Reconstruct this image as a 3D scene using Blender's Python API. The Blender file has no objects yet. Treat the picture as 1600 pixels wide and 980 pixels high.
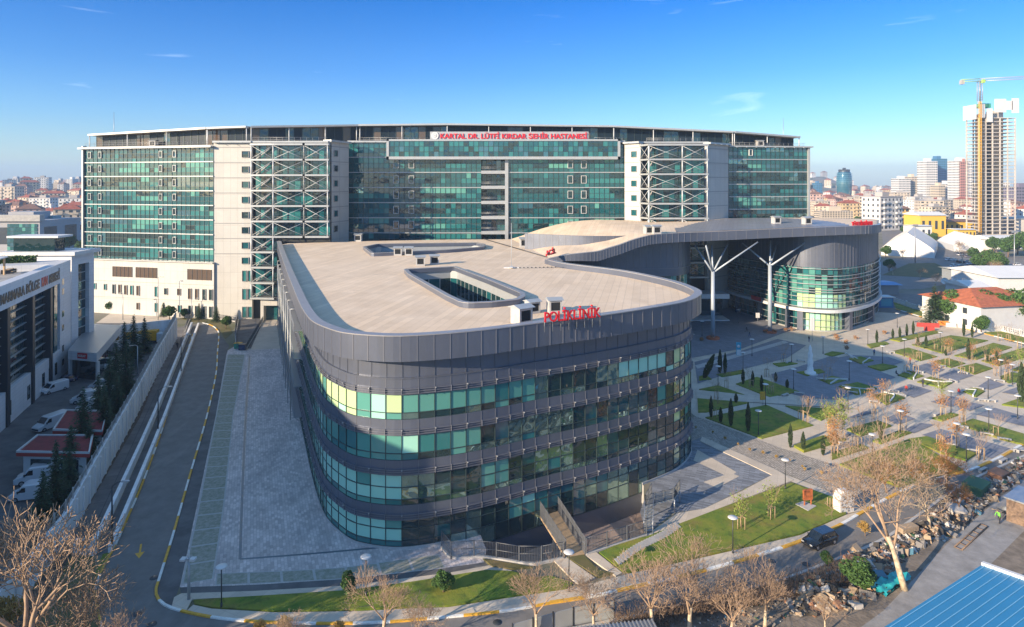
import bpy, bmesh, math, random
from mathutils import Vector, Matrix, Euler, noise as mnoise
from mathutils.geometry import tessellate_polygon
R = math.radians
rnd = random.Random(7)
S = bpy.context.scene
COL = S.collection

# ------------------------------------------------------------ camera, sky, sun, exposure
H, F, HY = 36.0, 1000.0, 285.0          # eye height (m), focal length (photo px), horizon row (photo px)
cam = bpy.data.cameras.new('camera'); cam_o = bpy.data.objects.new('camera', cam); COL.objects.link(cam_o)
cam_o.location = (0, 0, H); cam_o.rotation_euler = (R(90), 0, 0)
cam.sensor_width = 36.0; cam.lens = 36.0 * F / 1600.0
cam.shift_y = -(490.0 - HY) / 1600.0
cam.clip_start = 0.5; cam.clip_end = 20000
S.camera = cam_o

SUN_TO = Vector((-0.80, -0.60, 0)).normalized()      # horizontal direction towards the sun
SUN_EL = R(17.5)
world = bpy.data.worlds.new('World'); S.world = world; world.use_nodes = True
wn = world.node_tree.nodes; wl = world.node_tree.links
for n in list(wn): wn.remove(n)
sky = wn.new('ShaderNodeTexSky'); sky.sky_type = 'NISHITA'; sky.sun_disc = False
sky.sun_elevation = SUN_EL; sky.sun_rotation = math.atan2(SUN_TO.x, SUN_TO.y)
sky.altitude = 50; sky.air_density = 1.0; sky.dust_density = 0.4; sky.ozone_density = 1.5
hsv = wn.new('ShaderNodeHueSaturation'); hsv.inputs['Saturation'].default_value = 1.05; hsv.inputs['Value'].default_value = 0.95; hsv.inputs['Hue'].default_value = 0.495
# a few thin streaks of cirrus
tc = wn.new('ShaderNodeTexCoord'); mp = wn.new('ShaderNodeMapping'); mp.inputs['Scale'].default_value = (2.2, 2.2, 16)
cn = wn.new('ShaderNodeTexNoise'); cn.inputs['Scale'].default_value = 2.6; cn.inputs['Detail'].default_value = 7; cn.inputs['Distortion'].default_value = 0.8
cr = wn.new('ShaderNodeValToRGB'); cr.color_ramp.elements[0].position = 0.66; cr.color_ramp.elements[1].position = 0.95
cr.color_ramp.elements[1].color = (0.35, 0.35, 0.35, 1)
mixc = wn.new('ShaderNodeMixRGB'); mixc.inputs['Color2'].default_value = (6.5, 7.2, 8.0, 1)
bg = wn.new('ShaderNodeBackground'); bg.inputs['Strength'].default_value = 0.15
wo = wn.new('ShaderNodeOutputWorld')
wl.new(sky.outputs[0], hsv.inputs['Color'])
wl.new(tc.outputs['Generated'], mp.inputs['Vector']); wl.new(mp.outputs[0], cn.inputs['Vector'])
wl.new(cn.outputs['Fac'], cr.inputs['Fac']); wl.new(cr.outputs['Color'], mixc.inputs['Fac'])
sepn = wn.new('ShaderNodeSeparateXYZ'); zr = wn.new('ShaderNodeValToRGB'); mul = wn.new('ShaderNodeMixRGB'); mul.blend_type = 'MULTIPLY'; mul.inputs['Fac'].default_value = 1
el = zr.color_ramp.elements; el[0].position = 0.0; el[0].color = (.36, .45, .56, 1); el[1].position = 1.0; el[1].color = (1, 1, 1, 1)
for p_, c_ in ((.03, (.40, .50, .64, 1)), (.09, (.25, .42, .66, 1)), (.16, (.13, .33, .64, 1)), (.27, (.025, .25, .60, 1)), (.42, (.22, .48, .82, 1)), (.7, (.88, .95, 1, 1))): e_ = el.new(p_); e_.color = c_
wl.new(tc.outputs['Generated'], sepn.inputs[0]); wl.new(sepn.outputs['Z'], zr.inputs['Fac']); wl.new(hsv.outputs[0], mul.inputs['Color1']); wl.new(zr.outputs['Color'], mul.inputs['Color2'])
wl.new(mul.outputs[0], mixc.inputs['Color1']); wl.new(mixc.outputs[0], bg.inputs['Color']); wl.new(bg.outputs[0], wo.inputs['Surface'])

sl = bpy.data.lights.new('sun', 'SUN'); sl.energy = 4.4; sl.angle = R(0.5); sl.color = (1.0, 0.80, 0.57)
so = bpy.data.objects.new('sun', sl); COL.objects.link(so)
sd = Vector((SUN_TO.x * math.cos(SUN_EL), SUN_TO.y * math.cos(SUN_EL), math.sin(SUN_EL)))
so.rotation_euler = sd.to_track_quat('Z', 'Y').to_euler(); so.location = sd * 300
vs = S.view_settings; vs.view_transform = 'Standard'; vs.look = 'None'; vs.exposure = 1.25; vs.gamma = 1.0; vs.use_curve_mapping = False
S.cycles.max_bounces = 6; S.cycles.diffuse_bounces = 3; S.cycles.glossy_bounces = 3; S.cycles.volume_bounces = 0
S.cycles.transmission_bounces = 4; S.cycles.use_denoising = True

# ------------------------------------------------------------ where a photo pixel lies in the place
def G(px, py, z=0.0):
    d = (H - z) * F / (py - HY)
    return Vector(((px - 800) * d / F, d, z))
def D(px, py, d):
    return Vector(((px - 800) * d / F, d, H - (py - HY) * d / F))
def XD(px, d): return (px - 800) * d / F
def ZD(py, d): return H - (py - HY) * d / F
def crop(ox, oy, s): return lambda x, y: (ox + x / s, oy + y / s)
c5 = crop(1080, 460, 4.085); c6 = crop(1300, 460, 3.77); c7 = crop(900, 680, 3.2675); c8 = crop(1240, 660, 3.061)
cl = crop(0, 380, 2.58); cb = crop(0, 650, 2.97)

# ------------------------------------------------------------ objects, names and labels
def tag(o, label=None, cat=None, group=None, kind=None):
    if label: o['label'] = label
    if cat: o['category'] = cat
    if group: o['group'] = group
    if kind: o['kind'] = kind
    return o
def thing(name, loc, label, cat, group=None, rz=0.0):
    o = bpy.data.objects.new(name, None); o.empty_display_size = 0.3; COL.objects.link(o)
    o.location = loc; o.rotation_euler = (0, 0, rz)
    return tag(o, label, cat, group)
def dup(root, loc, rz=0.0, label=None, group=None, scale=None, name=None):
    r = root.copy(); COL.objects.link(r); r.location = loc; r.rotation_euler = (root.rotation_euler[0], root.rotation_euler[1], rz)
    if scale: r.scale = scale if hasattr(scale, '__len__') else (scale,) * 3
    if label: r['label'] = label
    if group: r['group'] = group
    for ch in list(root.children):
        c = ch.copy(); COL.objects.link(c); c.parent = r
        for g in list(ch.children):
            d = g.copy(); COL.objects.link(d); d.parent = c
    return r
ONES = 'first second third fourth fifth sixth seventh eighth ninth tenth eleventh twelfth thirteenth fourteenth fifteenth sixteenth seventeenth eighteenth nineteenth'.split()
TENS = ['', '', 'twenty', 'thirty', 'forty', 'fifty', 'sixty', 'seventy', 'eighty', 'ninety']
TENTH = ['', '', 'twentieth', 'thirtieth', 'fortieth', 'fiftieth', 'sixtieth', 'seventieth', 'eightieth', 'ninetieth']
def ordw(n):
    if n < 20: return ONES[n - 1]
    if n >= 100: return 'hundredth' if n == 100 else 'hundred-and-' + ordw(n - 100)
    return TENTH[n // 10] if n % 10 == 0 else TENS[n // 10] + '-' + ONES[n % 10 - 1]
def label_by_distance(objs, text, mark, mark_name):
    """text: '{} ...' gets the ordinal; objs sharing one text are counted by distance from the landmark"""
    for i, o in enumerate(sorted(objs, key=lambda o: (Vector(o.location).xy - Vector(mark).xy).length)):
        if len(objs) == 1: o['label'] = text.format('lone').replace('nearest', 'near')
        else: o['label'] = text.format(ordw(i + 1))

class MB:
    """collects faces in world (or local) space and links them as ONE mesh object"""
    def __init__(self): self.v = []; self.f = []; self.m = []; self.s = []
    def face(self, pts, mi=0, sm=False):
        b = len(self.v); self.v.extend([tuple(p) for p in pts]); self.f.append(tuple(range(b, b + len(pts)))); self.m.append(mi); self.s.append(sm)
    def mesh(self, vs_, fs, mi=0, sm=False):
        b = len(self.v); self.v.extend([tuple(p) for p in vs_])
        for f in fs: self.f.append(tuple(b + i for i in f)); self.m.append(mi); self.s.append(sm)
    def hexa(self, p, mi=0):     # p: 4 bottom + 4 top points
        self.mesh(p, [(3, 2, 1, 0), (4, 5, 6, 7), (0, 1, 5, 4), (1, 2, 6, 5), (2, 3, 7, 6), (3, 0, 4, 7)], mi)
    def box(self, x0, y0, z0, x1, y1, z1, mi=0):
        self.hexa([(x0, y0, z0), (x1, y0, z0), (x1, y1, z0), (x0, y1, z0), (x0, y0, z1), (x1, y0, z1), (x1, y1, z1), (x0, y1, z1)], mi)
    def obox(self, c, s, rz=0.0, mi=0, M=None):
        M = M or (Matrix.Translation(c) @ Matrix.Rotation(rz, 4, 'Z'))
        a, b, h = s[0] / 2, s[1] / 2, s[2] / 2
        self.hexa([M @ Vector(q) for q in [(-a, -b, -h), (a, -b, -h), (a, b, -h), (-a, b, -h), (-a, -b, h), (a, -b, h), (a, b, h), (-a, b, h)]], mi)
    def prism(self, poly, z0, z1, mi=0, mtop=None, bottom=True):
        poly = [Vector((p[0], p[1])) for p in poly]
        area = sum(poly[i].x * poly[(i + 1) % len(poly)].y - poly[(i + 1) % len(poly)].x * poly[i].y for i in range(len(poly)))
        if area < 0: poly.reverse()
        n = len(poly)
        vv = [(p.x, p.y, z0) for p in poly] + [(p.x, p.y, z1) for p in poly]
        self.mesh(vv, [(i, (i + 1) % n, n + (i + 1) % n, n + i) for i in range(n)], mi)
        mt = mi if mtop is None else mtop
        self.sheet([p for p in poly], z1, mt)
        if bottom: self.sheet([p for p in poly], z0, mi, flip=True)
    def sheet(self, outer, z, mi=0, holes=(), flip=False):
        loops = [[Vector((p[0], p[1], 0)) for p in outer]] + [[Vector((p[0], p[1], 0)) for p in h] for h in holes]
        tris = tessellate_polygon(loops); pts = [q for l in loops for q in l]
        zf = z if callable(z) else (lambda x, y: z)
        b = len(self.v); self.v.extend([(q.x, q.y, zf(q.x, q.y)) for q in pts])
        for t in tris:
            a, c, d = (pts[i] for i in t)
            up = (c - a).cross(d - a).z > 0
            if up == flip: t = (t[0], t[2], t[1])
            self.f.append(tuple(b + i for i in t)); self.m.append(mi); self.s.append(False)
    def tube(self, pts, rad, n=6, mi=0, cap=True, sm=True):
        pts = [Vector(p) for p in pts]; rr = rad if hasattr(rad, '__len__') else [rad] * len(pts)
        b = len(self.v); up = None
        for i, p in enumerate(pts):
            t = (pts[min(i + 1, len(pts) - 1)] - pts[max(i - 1, 0)])
            if t.length < 1e-9: t = Vector((0, 0, 1))
            t.normalize()
            if up is None: up = t.orthogonal().normalized()
            up = (up - t * up.dot(t)); up = up.normalized() if up.length > 1e-6 else t.orthogonal().normalized()
            w = t.cross(up)
            for k in range(n):
                a = 2 * math.pi * k / n
                self.v.append(tuple(p + (up * math.cos(a) + w * math.sin(a)) * rr[i]))
        for i in range(len(pts) - 1):
            for k in range(n):
                self.f.append((b + i * n + k, b + i * n + (k + 1) % n, b + (i + 1) * n + (k + 1) % n, b + (i + 1) * n + k)); self.m.append(mi); self.s.append(sm)
        if cap:
            self.f.append(tuple(b + k for k in reversed(range(n)))); self.m.append(mi); self.s.append(False)
            e = b + (len(pts) - 1) * n
            self.f.append(tuple(e + k for k in range(n))); self.m.append(mi); self.s.append(False)
    def lathe(self, prof, c=(0, 0, 0), n=12, mi=0, sm=True):
        b = len(self.v)
        for r, z in prof:
            for k in range(n):
                a = 2 * math.pi * k / n; self.v.append((c[0] + r * math.cos(a), c[1] + r * math.sin(a), c[2] + z))
        for i in range(len(prof) - 1):
            for k in range(n):
                self.f.append((b + i * n + k, b + i * n + (k + 1) % n, b + (i + 1) * n + (k + 1) % n, b + (i + 1) * n + k)); self.m.append(mi); self.s.append(sm)
    # on a facade F (anything with pt(s, z, n))
    def fq(self, Fa, s0, s1, z0, z1, n=0.0, mi=0, sm=False):
        self.face([Fa.pt(s0, z0, n), Fa.pt(s1, z0, n), Fa.pt(s1, z1, n), Fa.pt(s0, z1, n)], mi, sm)
    def fb(self, Fa, s0, s1, z0, z1, n0, n1, mi=0):
        k = max(1, int(math.ceil((s1 - s0) / Fa.step)))
        ss = [s0 + (s1 - s0) * i / k for i in range(k + 1)]
        b = len(self.v)
        for s in ss:
            for (z, n) in ((z0, n0), (z0, n1), (z1, n1), (z1, n0)): self.v.append(tuple(Fa.pt(s, z, n)))
        for i in range(k):
            o = b + 4 * i
            for j in range(4):
                j2 = (j + 1) % 4
                self.f.append((o + j, o + 4 + j, o + 4 + j2, o + j2)); self.m.append(mi); self.s.append(False)
        self.f.append((b, b + 1, b + 2, b + 3)); self.m.append(mi); self.s.append(False)
        e = b + 4 * k
        self.f.append((e + 3, e + 2, e + 1, e)); self.m.append(mi); self.s.append(False)
    def ftube(self, Fa, s0, s1, z, n, r, mi=0, k=4):
        c = max(1, int(math.ceil((s1 - s0) / Fa.step)))
        self.tube([Fa.pt(s0 + (s1 - s0) * i / c, z, n) for i in range(c + 1)], r, k, mi)
    def build(self, name, mats, parent=None, label=None, cat=None, group=None, kind=None, local=False, origin=None):
        me = bpy.data.meshes.new(name)
        off = Vector((0, 0, 0))
        if parent is not None and not local: off = Vector(parent.location) + (Vector(parent.parent.location) if parent.parent else Vector((0, 0, 0)))
        if origin is not None: off = Vector(origin)
        me.from_pydata([(x - off.x, y - off.y, z - off.z) for x, y, z in self.v], [], self.f)
        if not hasattr(mats, '__len__'): mats = [mats]
        for m in mats: me.materials.append(m)
        me.polygons.foreach_set('material_index', self.m); me.polygons.foreach_set('use_smooth', self.s)
        me.update()
        o = bpy.data.objects.new(name, me); COL.objects.link(o)
        if origin is not None: o.location = origin
        if parent is not None: o.parent = parent
        return tag(o, label, cat, group, kind)

class Flat:
    step = 1e9
    def __init__(self, a, b):
        self.a = Vector((a[0], a[1])); self.b = Vector((b[0], b[1])); d = self.b - self.a; self.L = d.length; self.u = d / self.L
        self.nrm = Vector((self.u.y, -self.u.x))
    def pt(self, s, z, n=0.0):
        p = self.a + self.u * s + self.nrm * n; return Vector((p.x, p.y, z))
    def sub(self, s0, s1): return Flat(self.pt(s0, 0).xy, self.pt(s1, 0).xy)
class Path:
    def __init__(self, pts, step=1.0, smooth=True, closed=False):
        pts = [Vector((p[0], p[1])) for p in pts]
        if smooth:
            out = []; n = len(pts)
            for i in range(n - 1 if not closed else n):
                p0 = pts[(i - 1) % n] if (closed or i > 0) else pts[0] * 2 - pts[1]
                p1 = pts[i]; p2 = pts[(i + 1) % n]; p3 = pts[(i + 2) % n] if (closed or i + 2 < n) else p2 * 2 - p1
                t0 = 0; t1 = max((p1 - p0).length ** .5, 1e-4); t2 = t1 + max((p2 - p1).length ** .5, 1e-4); t3 = t2 + max((p3 - p2).length ** .5, 1e-4)
                k = max(2, int((p2 - p1).length / 0.5))
                for j in range(k):
                    t = t1 + (t2 - t1) * j / k
                    A1 = p0 * ((t1 - t) / t1) + p1 * (t / t1)
                    A2 = p1 * ((t2 - t) / (t2 - t1)) + p2 * ((t - t1) / (t2 - t1))
                    A3 = p2 * ((t3 - t) / (t3 - t2)) + p3 * ((t - t2) / (t3 - t2))
                    B1 = A1 * ((t2 - t) / t2) + A2 * (t / t2)
                    B2 = A2 * ((t3 - t) / (t3 - t1)) + A3 * ((t - t1) / (t3 - t1))
                    out.append(B1 * ((t2 - t) / (t2 - t1)) + B2 * ((t - t1) / (t2 - t1)))
            out.append(pts[0] if closed else pts[-1]); pts = out
        self.p = pts; self.step = step; self.c = [0.0]
        for i in range(1, len(pts)): self.c.append(self.c[-1] + (pts[i] - pts[i - 1]).length)
        self.L = self.c[-1]
    def _xy(self, s):
        import bisect
        s = min(max(s, 0), self.L); i = min(max(bisect.bisect_right(self.c, s) - 1, 0), len(self.p) - 2)
        seg = self.c[i + 1] - self.c[i]; t = (s - self.c[i]) / seg if seg > 0 else 0
        return self.p[i].lerp(self.p[i + 1], t)
    def nrm(self, s, w=1.0):
        a = self._xy(s - w); b = self._xy(s + w); d = (b - a); d.normalize(); return Vector((d.y, -d.x))
    def pt(self, s, z, n=0.0):
        p = self._xy(s)
        if n: p = p + self.nrm(s) * n
        return Vector((p.x, p.y, z))
    def s_at_px(self, px, z=0, s0=0, s1=None):
        best = None; s1 = s1 or self.L; s = s0
        while s <= s1:
            q = self._xy(s); e = abs(800 + F * q.x / q.y - px)
            if best is None or e < best[0]: best = (e, s)
            s += 0.25
        return best[1]

# ------------------------------------------------------------ materials
MATS = {}
def mat(name, col, rough=0.7, metal=0.0, var=0.0, vscale=1.0, bump=0.0, bscale=8.0, spec=0.5, ior=None, col2=None, coord='pos', coat=0.0, lo=0.35, hi=0.65, stretch=None):
    m = bpy.data.materials.new(name); m.use_nodes = True; nt = m.node_tree; N = nt.nodes; L = nt.links
    b = N['Principled BSDF']; b.inputs['Roughness'].default_value = rough; b.inputs['Metallic'].default_value = metal
    b.inputs['Specular IOR Level'].default_value = spec
    if ior: b.inputs['IOR'].default_value = ior
    if coat: b.inputs['Coat Weight'].default_value = coat
    c = (*col, 1) if len(col) == 3 else col
    b.inputs['Base Color'].default_value = c
    if coord == 'pos':
        g = N.new('ShaderNodeNewGeometry'); vec = g.outputs['Position']
    else:
        g = N.new('ShaderNodeTexCoord'); vec = g.outputs['Object']
    if stretch:
        mpn = N.new('ShaderNodeMapping'); mpn.inputs['Scale'].default_value = stretch; L.new(vec, mpn.inputs['Vector']); vec = mpn.outputs[0]
    if var or col2:
        n = N.new('ShaderNodeTexNoise'); n.inputs['Scale'].default_value = vscale; n.inputs['Detail'].default_value = 6; n.inputs['Roughness'].default_value = 0.65
        L.new(vec, n.inputs['Vector'])
        r = N.new('ShaderNodeValToRGB'); e = r.color_ramp.elements
        e[0].position = lo; e[1].position = hi
        if col2: e[0].color = c; e[1].color = (*col2, 1)
        else:
            e[0].color = tuple(max(0, x * (1 - var)) for x in c[:3]) + (1,); e[1].color = tuple(min(1, x * (1 + var)) for x in c[:3]) + (1,)
        L.new(n.outputs['Fac'], r.inputs['Fac']); L.new(r.outputs['Color'], b.inputs['Base Color'])
    if bump:
        n2 = N.new('ShaderNodeTexNoise'); n2.inputs['Scale'].default_value = bscale; n2.inputs['Detail'].default_value = 4; L.new(vec, n2.inputs['Vector'])
        bp = N.new('ShaderNodeBump'); bp.inputs['Strength'].default_value = bump; bp.inputs['Distance'].default_value = 0.1
        L.new(n2.outputs['Fac'], bp.inputs['Height']); L.new(bp.outputs[0], b.inputs['Normal'])
    MATS[name] = m; return m
def grid_over(m, w, h, line=0.03, dark=0.6, rot=0.0, offset=0.0, bump=0.15, var=0.12, plane='xy'):
    """tile or panel joints laid over a material's own colour (brick texture as real joints and tile to tile variation)"""
    nt = m.node_tree; N = nt.nodes; L = nt.links; b = N['Principled BSDF']
    g = N.new('ShaderNodeNewGeometry'); mp_ = N.new('ShaderNodeMapping')
    if plane == 'xz': mp_.inputs['Rotation'].default_value = (R(90), 0, 0)
    else: mp_.inputs['Rotation'].default_value = (0, 0, rot)
    L.new(g.outputs['Position'], mp_.inputs['Vector'])
    br = N.new('ShaderNodeTexBrick'); br.offset = offset; br.inputs['Scale'].default_value = 1.0
    br.inputs['Brick Width'].default_value = w; br.inputs['Row Height'].default_value = h; br.inputs['Mortar Size'].default_value = line
    br.inputs['Color1'].default_value = (1 - var, 1 - var, 1 - var, 1); br.inputs['Color2'].default_value = (1 + var, 1 + var, 1 + var, 1)
    br.inputs['Mortar'].default_value = (dark, dark, dark, 1); br.inputs['Mortar Smooth'].default_value = 0.2
    L.new(mp_.outputs[0], br.inputs['Vector'])
    mx = N.new('ShaderNodeMixRGB'); mx.blend_type = 'MULTIPLY'; mx.inputs['Fac'].default_value = 1
    src = b.inputs['Base Color']
    if src.is_linked:
        L.new(src.links[0].from_socket, mx.inputs['Color1'])
    else: mx.inputs['Color1'].default_value = src.default_value
    L.new(br.outputs['Color'], mx.inputs['Color2']); L.new(mx.outputs[0], src)
    return m
def glass(name, col, rough=0.04, metal=0.0, ior=1.9, wav=0.12, wsc=0.35, emit=None):
    m = mat(name, col, rough, metal, spec=0.5, ior=ior)
    nt = m.node_tree; N = nt.nodes; L = nt.links
    g = N.new('ShaderNodeNewGeometry'); n = N.new('ShaderNodeTexNoise'); n.inputs['Scale'].default_value = wsc; n.inputs['Detail'].default_value = 1.5
    L.new(g.outputs['Position'], n.inputs['Vector'])
    bp = N.new('ShaderNodeBump'); bp.inputs['Strength'].default_value = wav; bp.inputs['Distance'].default_value = 0.3
    L.new(n.outputs['Fac'], bp.inputs['Height']); L.new(bp.outputs[0], N['Principled BSDF'].inputs['Normal'])
    return m
M = {}
def stains(m, col, scale=(1, .18, 1), thr=(.56, .74), nscale=.5, amt=.6, rot=0.0):
    nt = m.node_tree; N = nt.nodes; L = nt.links; b = N['Principled BSDF']; g = N.new('ShaderNodeNewGeometry'); mp_ = N.new('ShaderNodeMapping'); mp_.inputs['Scale'].default_value = scale; mp_.inputs['Rotation'].default_value = (0, 0, rot)
    n = N.new('ShaderNodeTexNoise'); n.inputs['Scale'].default_value = nscale; n.inputs['Detail'].default_value = 9; n.inputs['Roughness'].default_value = .7; r = N.new('ShaderNodeValToRGB'); r.color_ramp.elements[0].position = thr[0]; r.color_ramp.elements[1].position = thr[1]; r.color_ramp.elements[1].color = (amt, amt, amt, 1)
    mx = N.new('ShaderNodeMixRGB'); mx.inputs['Color2'].default_value = (*col, 1); src = b.inputs['Base Color']
    if src.is_linked: L.new(src.links[0].from_socket, mx.inputs['Color1'])
    else: mx.inputs['Color1'].default_value = src.default_value
    L.new(g.outputs['Position'], mp_.inputs['Vector']); L.new(mp_.outputs[0], n.inputs['Vector']); L.new(n.outputs['Fac'], r.inputs['Fac']); L.new(r.outputs['Color'], mx.inputs['Fac']); L.new(mx.outputs[0], src); return m
M['white_panel'] = grid_over(mat('white_panel', (.49, .475, .43), .55, var=.05, vscale=.15), 1.9, 4.1, .035, .72, plane='xz', var=.025)
M['grey_panel'] = mat('grey_panel', (.30, .295, .28), .55, var=.05, vscale=.2)
M['white_paint'] = mat('white_paint', (.60, .60, .585), .5, var=.05, vscale=.6)
M['white_wall'] = mat('white_wall', (.74, .73, .72), .7, var=.10, vscale=.5, stretch=(1, 1, .3))
M['light_metal'] = mat('light_metal', (.40, .42, .42), .4, .3, var=.06)
M['white_steel'] = mat('white_steel', (.50, .52, .52), .45, .1)
M['steel'] = mat('steel', (.36, .38, .40), .4, .5)
M['dark_steel'] = mat('dark_steel', (.05, .055, .06), .45, .3)
M['fence_grey'] = mat('fence_grey', (.14, .15, .165), .5, .2)
M['zinc'] = mat('zinc', (.135, .152, .195), .36, .4, var=.06, vscale=.25, bump=.02, bscale=1.5)
M['zinc_light'] = mat('zinc_light', (.31, .29, .30), .42, .2, var=.06, vscale=.25)
M['zinc_seam'] = mat('zinc_seam', (.20, .205, .23), .4, .3)
M['coping'] = mat('coping', (.38, .37, .37), .35, .4, var=.05)
M['concrete'] = mat('concrete', (.36, .35, .33), .85, var=.15, vscale=.6, bump=.1)
M['roof_screed'] = grid_over(mat('roof_screed', (.62, .475, .325), .9, col2=(.72, .575, .42), vscale=.22, bump=.05, lo=.3, hi=.7), 1.05, 14, .05, .86, rot=R(12), var=.07)
M['dark_glass'] = glass('dark_glass', (.012, .035, .04), ior=1.9, wav=.3, wsc=.5)
M['teal_glass'] = glass('teal_glass', (.012, .085, .095), ior=1.9)
M['mid_glass'] = glass('mid_glass', (.03, .165, .165), ior=1.75)
M['pale_glass'] = glass('pale_glass', (.10, .30, .25), ior=1.6)
M['blind_glass'] = glass('blind_glass', (.34, .66, .52), ior=1.5, wav=.05)
M['lime_glass'] = glass('lime_glass', (.46, .62, .32), ior=1.5, wav=.05)
M['mirror_glass'] = glass('mirror_glass', (.26, .40, .38), metal=.8, wav=.5, wsc=.55)
M['sky_glass'] = glass('sky_glass', (.02, .10, .13), metal=.0, ior=2.3, wav=.1)
M['pent_glass'] = mat('pent_glass', (.012, .022, .032), .3, spec=.25)
M['brown_glass'] = glass('brown_glass', (.10, .07, .05), ior=1.6)
M['mullion'] = mat('mullion', (.05, .075, .075), .4, .3)
M['red_sign'] = mat('red_sign', (.62, .015, .02), .4)
M['asphalt'] = mat('asphalt', (.175, .165, .155), .9, var=.28, vscale=.5, bump=.15, bscale=20, lo=.2, hi=.8)
M['dark_asphalt'] = mat('dark_asphalt', (.12, .118, .118), .9, var=.25, vscale=.4, bump=.1)
M['paver'] = grid_over(mat('paver', (.56, .49, .46), .85, var=.12, vscale=.35), .6, .3, .02, .72, rot=R(68), offset=.5, var=.22)
M['lawn_block'] = mat('lawn_block', (.22, .24, .17), .95, var=.3, vscale=2.2, bump=.3, bscale=10, col2=(.38, .36, .31))
M['pave_light'] = grid_over(mat('pave_light', (.54, .465, .37), .85, var=.10, vscale=.3), 1.2, 1.2, .02, .82, rot=R(25), var=.06)
M['pave_dark'] = grid_over(mat('pave_dark', (.20, .205, .23), .8, var=.10, vscale=.4), .8, .4, .02, .8, rot=R(25), offset=.5, var=.12)
M['pave_blue'] = grid_over(mat('pave_blue', (.20, .215, .24), .8, var=.10, vscale=.4), 1.2, .3, .03, .7, rot=R(24), offset=.5, var=.3)
M['cobble'] = grid_over(mat('cobble', (.44, .39, .33), .9, var=.25, vscale=3, bump=.4, bscale=5), .28, .28, .05, .5, rot=R(20), offset=.5, var=.25)
M['pinkish'] = grid_over(mat('pinkish', (.36, .27, .23), .85, var=.15, vscale=.5), 4, 2, .05, .6, rot=R(20), var=.08)
M['grass'] = mat('grass', (.07, .16, .012), .95, col2=(.25, .25, .03), vscale=.35, bump=.6, bscale=14, lo=.32, hi=.68)
M['dry_grass'] = mat('dry_grass', (.16, .12, .05), .95, col2=(.09, .10, .03), vscale=.3, bump=.4)
M['dirt'] = mat('dirt', (.20, .165, .13), .95, var=.35, vscale=.6, bump=.5, bscale=4)
M['soil'] = mat('soil', (.10, .075, .055), .95, var=.3, vscale=1.2, bump=.5)
M['kerb'] = mat('kerb', (.42, .41, .39), .8, var=.1, vscale=2)
M['white_line'] = mat('white_line', (.72, .72, .68), .7, var=.12, vscale=3)
M['yellow_line'] = mat('yellow_line', (.66, .36, .04), .7, var=.15, vscale=3)
M['orange_paint'] = mat('orange_paint', (.70, .20, .03), .5)
M['red_roof'] = mat('red_roof', (.22, .035, .035), .8, var=.2, vscale=1.5)
M['tile_roof'] = mat('tile_roof', (.40, .12, .055), .85, var=.25, vscale=1.2, bump=.2)
M['car_white'] = mat('car_white', (.62, .63, .64), .25, coat=.6)
M['car_black'] = mat('car_black', (.012, .013, .016), .2, coat=.8)
M['car_blue'] = mat('car_blue', (.02, .04, .10), .25, coat=.7)
M['car_red'] = mat('car_red', (.35, .02, .02), .25, coat=.7)
M['car_grey'] = mat('car_grey', (.22, .23, .25), .25, .4, coat=.6)
M['car_glass'] = mat('car_glass', (.012, .016, .02), .06, ior=1.8)
M['tyre'] = mat('tyre', (.02, .02, .02), .85)
M['rim'] = mat('rim', (.45, .45, .46), .35, .7)
M['lamp_lens'] = mat('lamp_lens', (.75, .75, .72), .2)
M['tail_lens'] = mat('tail_lens', (.40, .02, .02), .3)
M['bark_pale'] = mat('bark_pale', (.48, .39, .27), .9, var=.35, vscale=3, coord='obj')
M['bark_brown'] = mat('bark_brown', (.19, .13, .09), .9, var=.3, vscale=4, coord='obj')
M['bark_pink'] = mat('bark_pink', (.34, .235, .155), .9, var=.25, vscale=3, coord='obj')
M['wood'] = mat('wood', (.42, .30, .18), .8, var=.15, vscale=3, coord='obj')
M['leaf_dark'] = mat('leaf_dark', (.042, .085, .036), .8, var=.5, vscale=1.2, coord='obj')
M['leaf_green'] = mat('leaf_green', (.05, .11, .022), .8, var=.45, vscale=.9, coord='obj')
M['leaf_cypress'] = mat('leaf_cypress', (.035, .060, .022), .85, var=.4, vscale=2, coord='obj')
M['leaf_lime'] = mat('leaf_lime', (.20, .26, .045), .8, var=.3, vscale=2, coord='obj')
M['leaf_rust'] = mat('leaf_rust', (.34, .16, .055), .85, var=.35, vscale=2, coord='obj')
M['skin'] = mat('skin', (.45, .28, .20), .6)
M['hair'] = mat('hair', (.03, .022, .018), .7)
M['cloth_dark'] = mat('cloth_dark', (.025, .028, .04), .9)
M['cloth_blue'] = mat('cloth_blue', (.05, .09, .20), .9)
M['cloth_red'] = mat('cloth_red', (.40, .05, .04), .9)
M['vest_green'] = mat('vest_green', (.20, .62, .08), .8)
M['panel_dark'] = mat('panel_dark', (.13, .145, .18), .4, .4, var=.1, vscale=.25)
M['corten'] = mat('corten', (.42, .12, .04), .85, var=.2, vscale=3)
M['screen_blue'] = mat('screen_blue', (.06, .34, .46), .5)
M['marble'] = mat('marble', (.70, .69, .66), .6, var=.12, vscale=1.2)

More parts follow.
